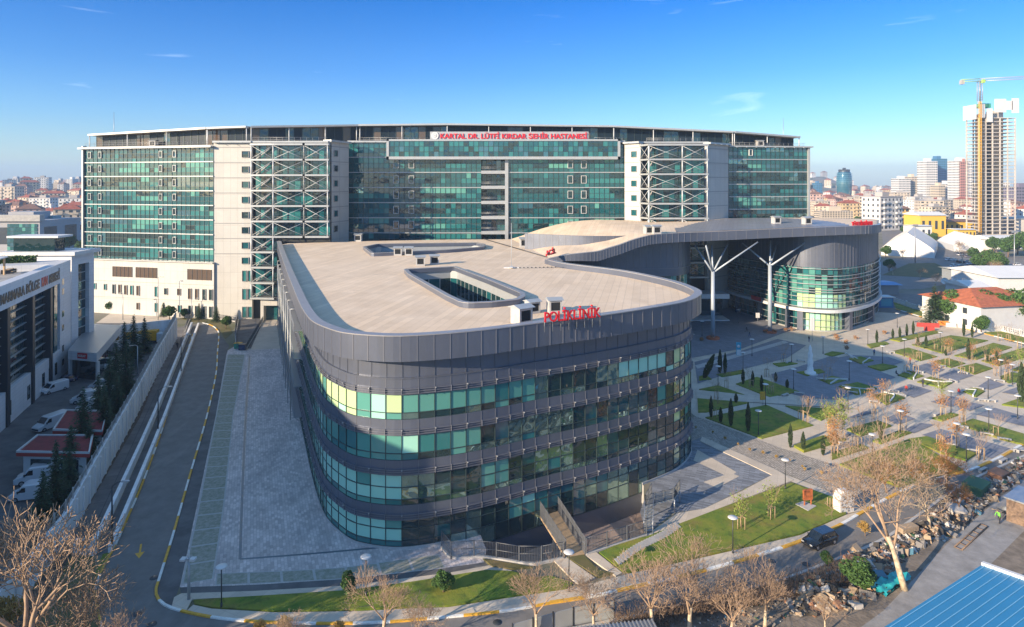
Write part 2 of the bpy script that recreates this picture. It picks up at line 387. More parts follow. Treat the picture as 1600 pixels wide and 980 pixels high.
stains(M['roof_screed'], (.40, .30, .21), (1, .4, 1), (.54, .74), .3, .32, R(-12)); stains(M['roof_screed'], (.30, .24, .19), (1, 1, 1), (.62, .70), .16, .35)
stains(M['asphalt'], (.25, .235, .215), (1, .12, 1), (.52, .7), .5, .6, R(-18)); stains(M['asphalt'], (.07, .07, .07), (1, 1, 1), (.64, .70), .35, .5)
stains(M['dark_asphalt'], (.11, .11, .11), (1, .3, 1), (.55, .7), .4, .6, R(-18))
stains(M['paver'], (.26, .24, .24), (1, .35, 1), (.5, .68), .22, .5, R(-20)); stains(M['pave_light'], (.30, .27, .25), (1, 1, 1), (.55, .72), .3, .45)
stains(M['zinc'], (.13, .14, .16), (1, 1, .15), (.50, .72), .6, .6); stains(M['white_wall'], (.34, .33, .31), (1, 1, .12), (.52, .70), .9, .55)
stains(M['grass'], (.24, .15, .05), (1, 1, 1), (.50, .66), .30, .6); stains(M['grass'], (.03, .07, .012), (1, 1, 1), (.52, .62), 1.1, .5); stains(M['cobble'], (.12, .12, .10), (1, 1, 1), (.5, .7), .3, .5)
stains(M['white_panel'], (.40, .37, .33), (1, 1, .1), (.55, .75), .5, .4)
# ------------------------------------------------------------ the ground
def GP(l, z=0.0): return [G(x, y, z).xy for x, y in l]
def sheet(name, pts, z, m, kind='structure', label=None, holes=(), px=True):
    mb = MB(); mb.sheet(GP(pts) if px else pts, z, 0, [GP(h) for h in holes]); return mb.build(name, M[m] if isinstance(m, str) else m, kind=kind, label=label)

# outline of the clinic block, from its roof edge (21.2 m up), front and sides
def Q(px, py, z=21.2): return G(px, py, z).xy
outl = [Q(433, 377.5), Q(437, 391), Q(457, 446), Q(477, 489), Q(491, 504), Q(511, 513), Q(534, 520), Q(563, 523.5), Q(620, 526), Q(690, 522.5),
        Q(760, 516), Q(854, 504), Q(940, 493.5), Q(1026, 480.5), Q(1071, 472), Q(1090, 464.5), Q(1096, 457), Q(1083, 449), Q(1049, 438), Q(969, 422), Q(883, 411), Q(858, 405)]
fas = Path(outl, 0.8)                     # outer face of the roof fascia
PO = 1.3
wallp = Path([fas.pt(s, 0, -PO).xy for s in [fas.L * i / 260 for i in range(261)]], 0.8, smooth=False)   # outer face of the walls

# sunken yard in front of the clinic
sA = wallp.s_at_px(702, s0=60, s1=wallp.L * .75); sB = wallp.s_at_px(1004, s0=60, s1=wallp.L * .8)
pit_front = GP([(706, 872), (752, 869), (831, 882), (880, 872), (916, 866), (1008, 836)])
pit_back = [wallp.pt(sA + (sB - sA) * i / 20, 0, -1.2).xy for i in range(21)]
pit = pit_front + [wallp.pt(sB, 0, 0.2).xy] + list(reversed(pit_back)) 

ground_m = mat('city_ground', (.24, .21, .17), .95, col2=(.11, .12, .065), vscale=.02, lo=.42, hi=.6)
def terrain():
    mb = MB()
    near = [(-500, -300), (500, -300), (500, 420), (-500, 420)]
    mb.sheet(near, 0, 0, [pit])
    # beyond: rings that rise into low hills
    def hz(x, y):
        r = math.hypot(x, y); a = math.degrees(math.atan2(x, y)); h = 0
        for (a0, w, r0, rw, hh) in ((-38, 9, 1500, 600, 24), (-60, 16, 1700, 700, 45), (25.4, 3.4, 2200, 500, 56)):
            da = (a - a0) / w; dr = (r - r0) / rw
            h += hh * math.exp(-da * da * 1.6 - dr * dr * 1.8)
        n = mnoise.noise(Vector((x * .002, y * .002, 0))) * 8 + mnoise.noise(Vector((x * .008, y * .008, 3))) * 3
        k = min(1, max(0, (r - 700) / 900)); return h + max(0, n) * k * .6 if h > 1 else h
    nx, ny = 130, 70
    xs = [-5200 + 10400 * i / nx for i in range(nx + 1)]
    ys = [420 * (5200 / 420) ** (j / ny) for j in range(ny + 1)]
    vs_ = []; fs = []
    for y in ys:
        for x in xs: vs_.append((x, y, hz(x, y) if y > 421 else 0))
    for j in range(ny):
        for i in range(nx):
            a = j * (nx + 1) + i; fs.append((a, a + 1, a + nx + 2, a + nx + 1))
    mb.mesh(vs_, fs, 0, True)
    for (x0, x1) in ((-5200, -500), (500, 5200)):
        mb.face([(x0, -300, 0), (x1, -300, 0), (x1, 420, 0), (x0, 420, 0)])
    mb.face([(-5200, -1500, 0), (5200, -1500, 0), (5200, -300, 0), (-5200, -300, 0)])
    mb.build('ground', ground_m, kind='structure')
    global hill_z; hill_z = lambda x, y: hz(x, y) if y > 421 else 0
terrain()

# sunken yard walls and floor
mb = MB()
n = len(pit)
for i in range(n):
    a, b = pit[i], pit[(i + 1) % n]; mb.face([(a.x, a.y, -3.2), (b.x, b.y, -3.2), (b.x, b.y, 0), (a.x, a.y, 0)])
mb.build('pit_wall', M['concrete'], kind='structure')
mb = MB(); mb.sheet(pit, -3.2); mb.build('yard_floor', M['pinkish'], kind='structure')

# roads -------------------------------------------------------------------
KL = [(302, 523), (287, 568), (271, 620), (250, 685), (222, 761), (200, 812), (182, 852), (163, 888), (155, 906), (151, 925), (153, 945), (162, 978), (176, 1010), (196, 1045)]
KR = [(316, 505), (330, 509), (340, 518), (341, 527), (339, 550), (337, 581), (322, 651), (295, 744), (266, 845), (247, 905), (241, 926), (247, 941), (262, 951), (290, 959), (337, 968), (400, 974), (500, 977), (600, 975), (660, 970), (707, 966),
      (800, 956), (860, 945), (919, 936), (970, 925), (1047, 908), (1114, 891), (1203, 865), (1252, 848), (1310, 825), (1354, 800), (1400, 775), (1469, 747), (1511, 738), (1567, 715), (1600, 696), (1660, 668)]
SL = [(196, 1045), (420, 1052), (700, 1020), (860, 990), (1000, 960), (1145, 925), (1206, 910), (1300, 876), (1377, 843), (1440, 800), (1501, 758), (1600, 712), (1680, 678)]
sheet('road', KL + SL[1:] + list(reversed(KR)) + [(300, 507)], .010, 'asphalt')
def kerb(name, pix, cols, w=.28, h=.14, dash=None, side=1):
    P = Path(GP(pix), 1.0); mb = MB(); s = 0; k = 0
    dash = dash or P.L
    while s < P.L - .05:
        e = min(P.L, s + dash); mb.fb(P, s, e, 0, h, 0, w * side, k % len(cols)); s = e; k += 1
    mb.build(name, [M[c] for c in cols], kind='structure')
kerb('kerb', KR[:22], ['white_line', 'yellow_line'], dash=3.0, side=-1, w=.22)
kerb('kerb', KR[21:], ['yellow_line', 'white_line'], dash=3.1, side=-1, w=.34)
kerb('kerb', KL, ['yellow_line', 'white_line', 'yellow_line'], dash=2.5, side=1, w=.20)
kerb('kerb', SL[3:], ['kerb'], side=1, w=.3)
# yellow arrow and manholes on the road
P0 = G(*cb(655, 595)); P1 = G(*cb(645, 662)); u = (P1 - P0).normalized(); w = Vector((-u.y, u.x, 0))
mb = MB(); mb.face([P0 + w * .09, P0 - w * .09, P1 - u * 1.0 - w * .09, P1 - u * 1.0 + w * .09]); mb.face([P1 - u * 1.1 - w * .42, P1, P1 - u * 1.1 + w * .42])
mb.v = [(x, y, .016) for x, y, z in mb.v]; mb.build('road_marking', M['yellow_line'], kind='structure')
for (x, y) in [cb(635, 920), cb(705, 968), cb(715, 752), c7(1000, 645), c7(1175, 660), (500, 945), (777, 973), c7(1130, 408)]:
    mb = MB(); c = G(x, y); mb.lathe([(0.0, .03), (.36, .03), (.38, .0)], (c.x, c.y, .006), 16); mb.build('manhole_cover', M['dark_steel'], kind='structure')

# west of the road: parking yard, lane, low walls ---------------------------
sheet('parking_yard', [(-400, 760), (-60, 640), (23, 610), (108, 560), (150, 505), (269, 505), (272, 531), (248, 581), (213, 651), (148, 771), (104, 852), (20, 953), (-120, 1060), (-500, 1060)], .008, 'dark_asphalt')
sheet('lane_paving', [(277, 512), (302, 506), (148, 866), (118, 868), (100, 858), (219, 652)], .012, grid_over(mat('lane_asphalt', (.15, .14, .135), .9, var=.2, vscale=.4), 2.2, 3.5, .05, .6, rot=R(-22)))
sheet('grass_verge', [(306, 520), (302, 523), (271, 620), (222, 761), (182, 852), (155, 906), (140, 905), (170, 850), (255, 655)], .006, 'grass')
sheet('soil_bed', [(272, 531), (277, 531), (219, 658), (120, 852), (60, 960), (10, 1060), (-60, 1060), (30, 950), (104, 852)], .009, 'soil')
sheet('grass_bank', [(104, 852), (148, 868), (151, 925), (162, 978), (196, 1045), (0, 1060), (20, 953)], .007, 'dry_grass')

# between the road and the clinic ------------------------------------------
sheet('road_shoulder', [(341, 520), (358, 540), (354, 554), (337, 650), (281, 916), (268, 950), (247, 941), (241, 926), (266, 845), (295, 744), (322, 651), (337, 581), (341, 527)], .014, 'dark_asphalt')
sheet('forecourt_paving', [(355, 548), (440, 500), (452, 500), (700, 700), (760, 860), (756, 879), (700, 887), (540, 905), (400, 914), (281, 918), (337, 650)], .012, 'paver')
def block_strip(pix_a, pix_b, k, name='grass_paving'):
    A = Path(GP(pix_a), 1, smooth=False); B = Path(GP(pix_b), 1, smooth=False); mb = MB()
    for i in range(k):
        f0, f1 = (i + .04) / k, (i + .96) / k
        a0, a1, b0, b1 = A.pt(A.L * f0, .018), A.pt(A.L * f1, .018), B.pt(B.L * f0, .018), B.pt(B.L * f1, .018)
        a0, b0, a1, b1 = a0.lerp(b0, .06), b0.lerp(a0, .06), a1.lerp(b1, .06), b1.lerp(a1, .06)
        mb.face([a0, a1, b1, b0])
    mb.build(name, M['lawn_block'], kind='structure')
    mb = MB(); aa = [A.pt(A.L * i / 30, 0) for i in range(31)]; bb = [B.pt(B.L * i / 30, 0) for i in range(31)]
    mb.sheet(aa + bb[::-1], .015); mb.build('paving_band', M['kerb'], kind='structure')
block_strip([(355, 554), (337, 650), (310, 790), (283, 914)], [(384, 554), (365, 650), (351, 790), (334, 905)], 26)
block_strip([(336, 915), (430, 911), (540, 905), (696, 888)], [(338, 896), (430, 893), (536, 887), (686, 866)], 7)
M['drain'] = mat('drain', (.12, .17, .20), .4, .4)
for l in ([(390, 556), (384, 650), (379, 760), (375, 874)], [(375, 874), (480, 866), (570, 858), (592, 856)]):
    mb = MB(); mb.fb(Path(GP(l), 1), 0, Path(GP(l), 1).L, .012, .022, -.13, .13); mb.build('drain_channel', M['drain'], kind='structure')
sheet('entrance_paving', [(412, 500), (439, 497), (441, 545), (385, 547)], .020, 'pave_light')
sheet('dark_margin', [(281, 918), (400, 914), (540, 905), (700, 887), (756, 879), (764, 886), (700, 897), (540, 917), (400, 925), (283, 929)], .013, 'dark_asphalt')
def slab(name, pts, z1, m, z0=-.05):
    mb = MB(); mb.prism(GP(pts), z0, z1, 0, bottom=False); return mb.build(name, M[m], kind='structure')
slab('footpath', [(283, 929), (400, 925), (540, 917), (700, 897), (764, 885), (800, 893), (770, 902), (640, 912), (520, 927), (300, 938), (290, 958), (268, 950), (272, 935)], .10, 'pave_light')
slab('footpath', [(290, 958), (302, 947), (330, 953), (430, 959), (560, 957), (640, 953), (700, 951), (790, 937), (890, 922), (985, 898), (1120, 868), (1250, 838), (1322, 806), (1347, 800), (1310, 824), (1252, 847), (1203, 864), (1114, 890), (1047, 907), (970, 924), (919, 935), (860, 944), (800, 955), (707, 965), (660, 969), (600, 974), (500, 976), (400, 973), (337, 967)], .11, 'pave_light')
lawn = lambda pts, z=.16, m='grass', nm='lawn': slab(nm, pts, z, m)
lawn([(302, 940), (430, 932), (540, 925), (640, 912), (760, 893), (800, 895), (835, 905), (860, 902), (895, 913), (885, 921), (790, 935), (700, 949), (640, 951), (560, 955), (430, 957), (330, 951), (304, 946)])
lawn([(755, 875), (832, 888), (800, 891), (770, 888)], m='dry_grass')
slab('footpath', [(866, 878), (884, 872), (930, 905), (910, 913), (900, 913)], .12, 'pave_light')
lawn([(886, 873), (912, 869), (935, 893), (960, 898), (935, 904)], m='dry_grass')
slab('footpath', [(914, 869), (932, 865), (972, 897), (962, 902)], .125, 'pave_light')
lawn([(936, 865), (985, 845), (1012, 840), (1068, 818), (1166, 781), (1237, 756), (1320, 785), (1322, 805), (1250, 836), (1120, 866), (990, 895), (974, 896)])
# stepping stones across the lawn
a, b = G(*c7(215, 655)), G(*c7(515, 465)); w = Vector((.28, -.9, 0)).normalized()
mb = MB()
for i in range(24):
    p = a.lerp(b, i / 23) + Vector((0, math.sin(i / 4) * .25, 0)); mb.obox((p.x, p.y, .19), (.34, .95, .05), R(18))
mb.build('stepping_stones', M['concrete'], kind='structure')
# side terrace, footpath and cobbled slope
sheet('terrace_paving', [(1040, 690), (1078, 690), (1090, 668), (1206, 742), (1100, 795), (1050, 802), (1010, 836), (1000, 800)], .012, 'pave_blue')
for i_, l in enumerate(([c7(600, 130), c7(620, 75), c7(820, 190), c7(780, 215)], [c7(650, 240), c7(790, 195), c7(835, 210), c7(720, 270)])):
    sheet('paving_band', l, .020 + .006 * i_, 'pave_light')
slab('footpath', [(1010, 842), (1012, 836), (1058, 803), (1100, 796), (1160, 768), (1206, 743), (1094, 690), (1097, 683), (1215, 736), (1240, 751), (1166, 779), (1068, 817)], .08, 'pave_light')
sheet('cobbled_slope', [(1086, 650), (1217, 699), (1330, 735), (1425, 768), (1354, 795), (1318, 775), (1215, 736), (1097, 683), (1080, 690), (1070, 668)], .016, 'cobble')
sheet('footpath', [(1215, 737), (1318, 776), (1352, 797), (1322, 803), (1318, 785), (1237, 753)], .020, 'pave_light')

# plaza -------------------------------------------------------------------
sheet('plaza_paving', [(900, 440), (1060, 440), (1140, 462), (1330, 500), (1372, 488), (1405, 490), (1470, 502), (1600, 540), (1680, 565), (1680, 655), (1600, 694), (1511, 736), (1440, 768), (1330, 735), (1217, 699), (1086, 650), (1020, 600)], .009, 'pave_light')
dz = .060
dark = [[(1078, 505), (1140, 470), (1200, 503), (1240, 515), (1160, 545), (1080, 560)],
        [(1085, 566), (1160, 548), (1215, 530), (1260, 540), (1230, 560), (1150, 580), (1090, 600)],
        [(1205, 585), (1246, 574), (1300, 556), (1345, 570), (1400, 590), (1362, 605), (1310, 625), (1260, 622), (1215, 610)],
        [c6(850, 710), c6(960, 670), c6(1131, 720), c6(1131, 780)], [c6(530, 830), c6(640, 795), c6(1050, 910), c6(940, 970)],
        [c6(580, 635), c6(700, 600), c6(810, 630), c6(700, 665)], [c6(860, 545), c6(930, 500), c6(1020, 535), c6(930, 565)],
        [c6(370, 560), c6(460, 530), c6(590, 570), c6(480, 612)], [c6(480, 430), c6(560, 408), c6(665, 445), c6(590, 480)],
        [c6(620, 480), c6(720, 448), c6(835, 480), c6(720, 518)], [c6(310, 735), c6(390, 700), c6(490, 735), c6(390, 772)],
        [c6(430, 800), c6(520, 760), c6(605, 770), c6(480, 822)], [c6(0, 380), c6(120, 360), c6(330, 370), c6(420, 400), c6(300, 440), c6(180, 420)],
        [c6(1000, 580), c6(1131, 535), c6(1131, 560), c6(1070, 592)], [c6(760, 665), c6(830, 640), c6(900, 655), c6(810, 690)],
        [c6(200, 690), c6(60, 740), c6(130, 730), c6(240, 700)]]
for i_, d_ in enumerate(dark): sheet('dark_paving', d_, dz + .0022 * i_, 'pave_dark')
sheet('paving_band', [(1088, 611), (1200, 618), (1340, 630), (1340, 640), (1200, 631), (1088, 624)], .100, 'pave_light')
sheet('paving_band', [(1086, 572), (1225, 533), (1232, 536), (1090, 577)], .105, 'kerb')
lawns = [[c5(90, 790), c5(480, 710), c5(780, 840), c5(450, 925)], [c5(40, 668), c5(370, 695), c5(100, 755), c5(45, 757)], [c5(285, 575), c5(420, 530), c5(690, 625), c5(500, 660)],
         [c5(50, 610), c5(170, 585), c5(340, 645)], [c5(160, 515), c5(330, 485), c5(345, 505), c5(200, 530)], [c5(600, 715), c5(960, 740), c5(830, 810)],
         [c5(520, 445), c5(620, 435), c5(680, 445), c5(560, 465)], [c5(670, 500), c5(820, 480), c5(855, 500), c5(740, 525)], [c5(820, 550), c5(900, 525), c5(1000, 550), c5(890, 580)],
         [c5(850, 385), c5(900, 368), c5(980, 378), c5(900, 400)], [c5(960, 600), c5(1062, 575), c5(1090, 640), c5(1050, 645)], [c5(50, 530), c5(90, 518), c5(130, 545), c5(50, 555)],
         [c6(470, 300), c6(700, 245), c6(920, 275), c6(650, 350)], [c6(350, 340), c6(450, 318), c6(620, 370), c6(520, 395)], [c6(720, 365), c6(950, 290), c6(1060, 315), c6(850, 388)],
         [c6(880, 395), c6(1131, 318), c6(1131, 375), c6(980, 425)], [c6(600, 400), c6(680, 380), c6(785, 410), c6(700, 435)], [c6(740, 435), c6(850, 410), c6(945, 440), c6(840, 475)],
         [c6(500, 520), c6(580, 490), c6(710, 525), c6(650, 555)], [c6(390, 480), c6(450, 455), c6(540, 485), c6(470, 505)], [c6(240, 600), c6(340, 580), c6(430, 615), c6(320, 655)],
         [c6(85, 800), c6(270, 750), c6(350, 780), c6(170, 840)], [c6(235, 870), c6(400, 808), c6(468, 820), c6(290, 885)], [c6(0, 940), c6(170, 890), c6(215, 910), c6(0, 978)],
         [c6(750, 770), c6(830, 740), c6(1131, 830), c6(1131, 892), c6(1000, 860)], [c6(1000, 655), c6(1131, 610), c6(1131, 672)], [c6(760, 570), c6(840, 555), c6(900, 575), c6(850, 608)],
         [c6(990, 490), c6(1060, 465), c6(1131, 478), c6(1131, 512), c6(1040, 525)], [c6(590, 735), c6(700, 705), c6(745, 715), c6(650, 752)], [c6(450, 860), c6(560, 845), c6(850, 945), c6(790, 985), c6(640, 940)],
         [c6(340, 270), c6(600, 218), c6(650, 225), c6(400, 282)], [c6(205, 300), c6(310, 283), c6(335, 295), c6(230, 320)], [c6(100, 385), c6(170, 372), c6(245, 395), c6(170, 415)], [c6(210, 430), c6(300, 415), c6(385, 430), c6(290, 455)],
         [c6(40, 548), c6(150, 525), c6(265, 560), c6(160, 592)], [(1312, 728), (1423, 688), (1505, 737), (1403, 762)], [c6(1060, 450), c6(1131, 420), c6(1131, 460)]]
for i_, l in enumerate(lawns): lawn(l, .14 + .004 * i_)
lawn([(1286, 684), (1322, 689), (1256, 708), (1240, 699)], .35)
# street and verges beyond the plaza
sheet('street', [(1372, 487), (1375, 455), (1450, 462), (1440, 478), (1520, 498), (1680, 535), (1680, 555), (1600, 538), (1470, 500), (1405, 489)], .013, 'asphalt')
sheet('street', [(1372, 452), (1372, 410), (1450, 395), (1420, 388), (1380, 384), (1376, 345), (1400, 345), (1440, 372), (1560, 395), (1700, 420), (1700, 470), (1560, 440), (1500, 440), (1440, 452)], .006, 'asphalt')
lawn([(1378, 430), (1420, 412), (1460, 411), (1500, 428), (1450, 434)], .06, 'dry_grass')
lawn([(1395, 470), (1430, 479), (1600, 528), (1680, 548), (1680, 553), (1600, 536), (1450, 497), (1400, 482)], .10)
kerb('kerb', [(1400, 483), (1450, 498), (1600, 537), (1680, 556)], ['yellow_line', 'white_line'], dash=2.5, w=.4)
# around the hospital's foot
lawn([(282, 498), (300, 490), (352, 500), (364, 520), (352, 530), (341, 512), (316, 503), (297, 503)], .05, 'dry_grass')
sheet('side_yard', [(150, 505), (190, 478), (275, 482), (273, 505)], .012, 'pave_light')
sheet('waste_ground', [(700, 1020), (860, 990), (1000, 962), (1145, 927), (1206, 912), (1300, 878), (1377, 845), (1440, 802), (1501, 760), (1600, 714), (1700, 672), (1760, 1100), (700, 1100)], .011, 'dirt')
sheet('back_lane', [(1180, 1100), (1380, 955), (1480, 850), (1600, 745), (1720, 690), (1760, 800), (1600, 830), (1480, 950), (1380, 1100)], .016, mat('lane_concrete', (.27, .26, .25), .9, var=.2, vscale=.6, bump=.2))
# ------------------------------------------------------------ the clinic block
def rp(a, b=None): return rnd.uniform(a, b)
cx = thing('clinic_building', (0, 110, 0), 'low curved clinic block with dark zinc fascia, green window bands and pale flat roof', 'building')
ZR, ZT, ZB = 20.35, 21.2, 18.75
# roof outline: the visible ring plus a back edge under the canopy
ring = [fas.pt(s, 0, -.9).xy for s in [fas.L * i / 220 for i in range(221)]]
back = [Vector((XD(870, 150), 150)), Vector((XD(850, 168), 168)), Vector((XD(810, 176), 176)), Vector((XD(700, 175), 175)), Vector((XD(560, 170), 170)), Vector((XD(450, 164), 164))]
def well(pix): return [G(x, y, 21.0).xy for x, y in pix]
w1 = Path(well([(634, 421), (672, 419), (711, 417), (765, 437), (816, 458), (817, 463), (808, 468), (770, 472), (735, 473.5), (722, 472), (700, 462), (640, 428), (634, 421)]), .7, smooth=False)
w2 = Path(well([(569, 386), (590, 381.5), (660, 380.5), (745, 379.5), (757, 382), (754, 386), (700, 390.5), (640, 393.5), (582, 396), (569, 386)]), .7, smooth=False)
wp = [[w.pt(w.L * i / 60, 0).xy for i in range(60)] for w in (w1, w2)]
wp = [[p for i, p in enumerate(l) if i < 60] for l in wp]
mb = MB(); mb.sheet(ring + back, ZR, 0, wp); mb.build('roof', M['roof_screed'], cx)
# coping and fascia
mb = MB(); mb.fb(fas, 0, fas.L, ZT, ZT + .10, -.95, .06, 0); mb.fb(fas, 0, fas.L, ZR - .3, ZT, -.95, -.85, 1); mb.build('coping', [M['coping'], M['zinc']], cx)
mb = MB(); mb.fb(fas, 0, fas.L, ZB, ZT, -.12, 0, 0); mb.fb(fas, 0, fas.L, ZB, ZB + .05, -PO - .1, -.121, 0)
s = 0.6
while s < fas.L: mb.fb(fas, s, s + .07, ZB, ZT, 0, .035, 1); s += 1.62
mb.build('fascia', [M['zinc'], M['zinc_seam']], cx)
# wall bands: z0, z1, kind
bands = [(16.75, ZB + .03, 'panel'), (15.15, 16.75, 'sp'), (12.70, 15.15, 'win'), (11.15, 12.70, 'sp'), (8.70, 11.15, 'win'), (7.25, 8.70, 'sp'), (4.30, 7.25, 'win'), (2.85, 4.30, 'sp'), (0.25, 2.85, 'win'), (-.05, .25, 'base')]
gm = [M[k] for k in ('dark_glass', 'teal_glass', 'mid_glass', 'pale_glass', 'blind_glass', 'lime_glass', 'mirror_glass', 'sky_glass')]
PW = 1.62; LW = wallp.L; s_corner = wallp.s_at_px(640, s0=60, s1=LW * .7); s_left = wallp.s_at_px(470, s0=0, s1=130)
s_right = wallp.s_at_px(1055, s0=90, s1=LW * .8)
for (z0, z1, k) in bands:
    if k == 'panel':
        mb = MB(); mb.fb(wallp, 0, LW, z0, z1, -.35, -.2, 0); s = .6
        while s < LW: mb.fb(wallp, s, s + .07, z0, z1, -.2, -.15, 1); s += PW
        mb.fb(wallp, 0, LW, z0 - .06, z0 + .06, -.2, .06, 1)
        mb.build('upper_panels', [M['zinc'], M['panel_dark']], cx)
    elif k == 'sp':
        mb = MB(); zm = z0 + (z1 - z0) * .42
        mb.fb(wallp, 0, LW, zm, z1, -.3, 0, 0); mb.fb(wallp, 0, LW, z0, zm, -.3, .07, 0)
        s = .6
        while s < LW: mb.fb(wallp, s, s + .05, zm, z1, 0, .03, 1); s += PW
        mb.build('spandrel', [M['zinc'], M['zinc_seam']], cx)
        mb = MB()                                              # sun-shade rails in front of the spandrel foot
        for zz in (.16, .38, .60): mb.fb(wallp, 0, LW, z0 + zz - .022, z0 + zz + .022, .18, .23, 0)
        s = .6
        while s < LW: mb.fb(wallp, s, s + .05, z0 + .1, z0 + .66, .10, .27, 0); s += PW
        s = .6
        while s < LW: mb.fb(wallp, s, s + .10, z0 + .60, z0 + .68, .28, .44, 1); s += PW * 2
        mb.build('sunshade_rail', [M['zinc_seam'], M['light_metal']], cx)
    elif k == 'win':
        mb = MB(); mu = MB(); s = .6; i = 0; hold = 0; tall = z0 < 6; extra = z0 < 1
        while s < LW:
            e = min(LW, s + PW); mid = (s + e) / 2
            inpit = extra and sA - 1 < mid < sB + .5
            zz0 = -.9 if inpit else z0
            cols = [(zz0, z0 + (z1 - z0) * (.27 if not tall else .22)), (z0 + (z1 - z0) * (.27 if not tall else .22), z1)] if not tall else [(zz0, z0 + .55), (z0 + .55, z0 + 1.75), (z0 + 1.75, z1)]
            if mid < s_left - 6: pal = [1, 1, 2, 0]
            elif mid < s_corner: pal = [4, 4, 3, 4] if tall else [4, 3, 5, 5] if z0 > 12 else [3, 4, 2, 3]
            elif mid > s_right: pal = [6, 5, 6, 3]
            else:
                blk = int((mid - s_corner) / (PW * 3.2)) + int(z0 * 1.7)
                pal = [[0, 0, 1, 0], [6, 0, 0, 6], [3, 0, 4, 2], [7, 1, 6, 0], [6, 6, 2, 0], [0, 6, 0, 1]][(blk * 7) % 6]
            base = rnd.choice(pal) if rnd.random() < .6 or mid < s_corner else hold
            hold = base
            for j, (a, b) in enumerate(cols):
                gi = base if rnd.random() < .72 else rnd.choice(pal)
                if j == 0 and mid > s_corner: gi = rnd.choice([0, 6, gi])
                if j == 0 and tall and mid < s_corner: gi = rnd.choice([2, 3])
                dn = rp(-.012, .012)
                mb.face([wallp.pt(s, a, -.08 + dn), wallp.pt(e, a, -.08 - dn), wallp.pt(e, b, -.08 - dn), wallp.pt(s, b, -.08 + dn)], gi)
                mu.fb(wallp, s, e, a - .035, a + .035, -.12, -.03)
            mu.fb(wallp, s - .035, s + .035, zz0, z1, -.12, -.01); s = e; i += 1
        mb.build('window_band', gm, cx); mu.build('mullions', M['mullion'], cx)
    else:
        mb = MB(); mb.fb(wallp, 0, sA, z0, z1, -.3, .05); mb.fb(wallp, sB, LW, z0, z1, -.3, .05); mb.fb(wallp, sA, sB, -3.2, -.9, -.3, -.1, 1); mb.build('plinth', [M['kerb'], M['zinc']], cx)
# dark core so nothing shows through
core = [wallp.pt(LW * i / 160, 0, -.45).xy for i in range(161)] + [b for b in back]
mb = MB(); b0 = len(mb.v); nn = len(core)
for i in range(nn):
    a, b = core[i], core[(i + 1) % nn]; mb.face([(a.x, a.y, -3.2), (b.x, b.y, -3.2), (b.x, b.y, ZR - .02), (a.x, a.y, ZR - .02)])
mb.build('inner_wall', M['dark_steel'], cx)
# the two light wells
for wi, w in enumerate((w1, w2)):
    dp = 7.5 if wi == 0 else 5.0
    mb = MB(); mb.fb(w, 0, w.L, ZR - .02, 21.0, -.28, .28, 0); mb.fb(w, 0, w.L, 21.0, 21.08, -.34, .34, 1); o = mb.build('skylight_kerb', [M['zinc'], M['coping']], cx)
    mb = MB(); ww = MB(); s = 0
    while s < w.L - .1:
        e = min(w.L, s + 2.0); mb.fq(w, s, e, ZR - dp, ZR - 1.3, .02, rnd.choice([1, 0, 0]) ); ww.fq(w, s, e, ZR - 1.3, ZR, .02); ww.fb(w, s, s + .14, ZR - dp, ZR - 1.3, -.08, .06); s = e
    ww.fb(w, 0, w.L, ZR - 4.6, ZR - 4.2, -.06, .05)
    mb.build('well_glazing', gm, cx); ww.build('well_frame', M['light_metal'], cx)
    mb = MB(); mb.sheet(wp[wi], ZR - dp); mb.build('well_floor', M['concrete'], cx)
# expansion joint on the roof, and the slender grating line
mb = MB(); a, b = G(757, 374, 20.4), G(854, 402, 20.4); u = (b - a).normalized(); w_ = Vector((-u.y, u.x, 0)) * .18
mb.hexa([a - w_, b - w_, b + w_, a + w_] + [p + Vector((0, 0, .12)) for p in (a - w_, b - w_, b + w_, a + w_)]); mb.build('roof_joint', M['dark_steel'], cx)
# stains and patches where water stands
M['stain'] = mat('stain', (.35, .22, .12), .9, var=.3, vscale=2)
# side walkway brackets along the west wall
for (zz) in (15.0, 11.0, 7.1, 2.8):
    mb = MB()
    mb.fb(wallp, 2, s_left + 4, zz - .1, zz, .1, 1.25, 0)
    for h in (.35, .7, 1.05): mb.ftube(wallp, 2, s_left + 4, zz + h, 1.2, .03, 0, 3)
    s = 2
    while s < s_left + 4:
        p = [wallp.pt(s, zz, 1.2), wallp.pt(s, zz + 1.1, 1.2)]; mb.tube(p, .03, 3, 0)
        mb.tube([wallp.pt(s, zz - .9, .1), wallp.pt(s, zz, 1.2)], .04, 3, 0); s += 1.62
    mb.build('walkway', M['steel'], cx)
s = 4
while s < s_left - 2:
    mb = MB(); mb.tube([wallp.pt(s, 0, 1.3), wallp.pt(s, 16.8, 1.3)], .07, 4); mb.tube([wallp.pt(s, 16.8, 1.3), wallp.pt(s, 16.8, .1)], .06, 4); mb.build('walkway_post', M['light_metal'], cx); s += 8

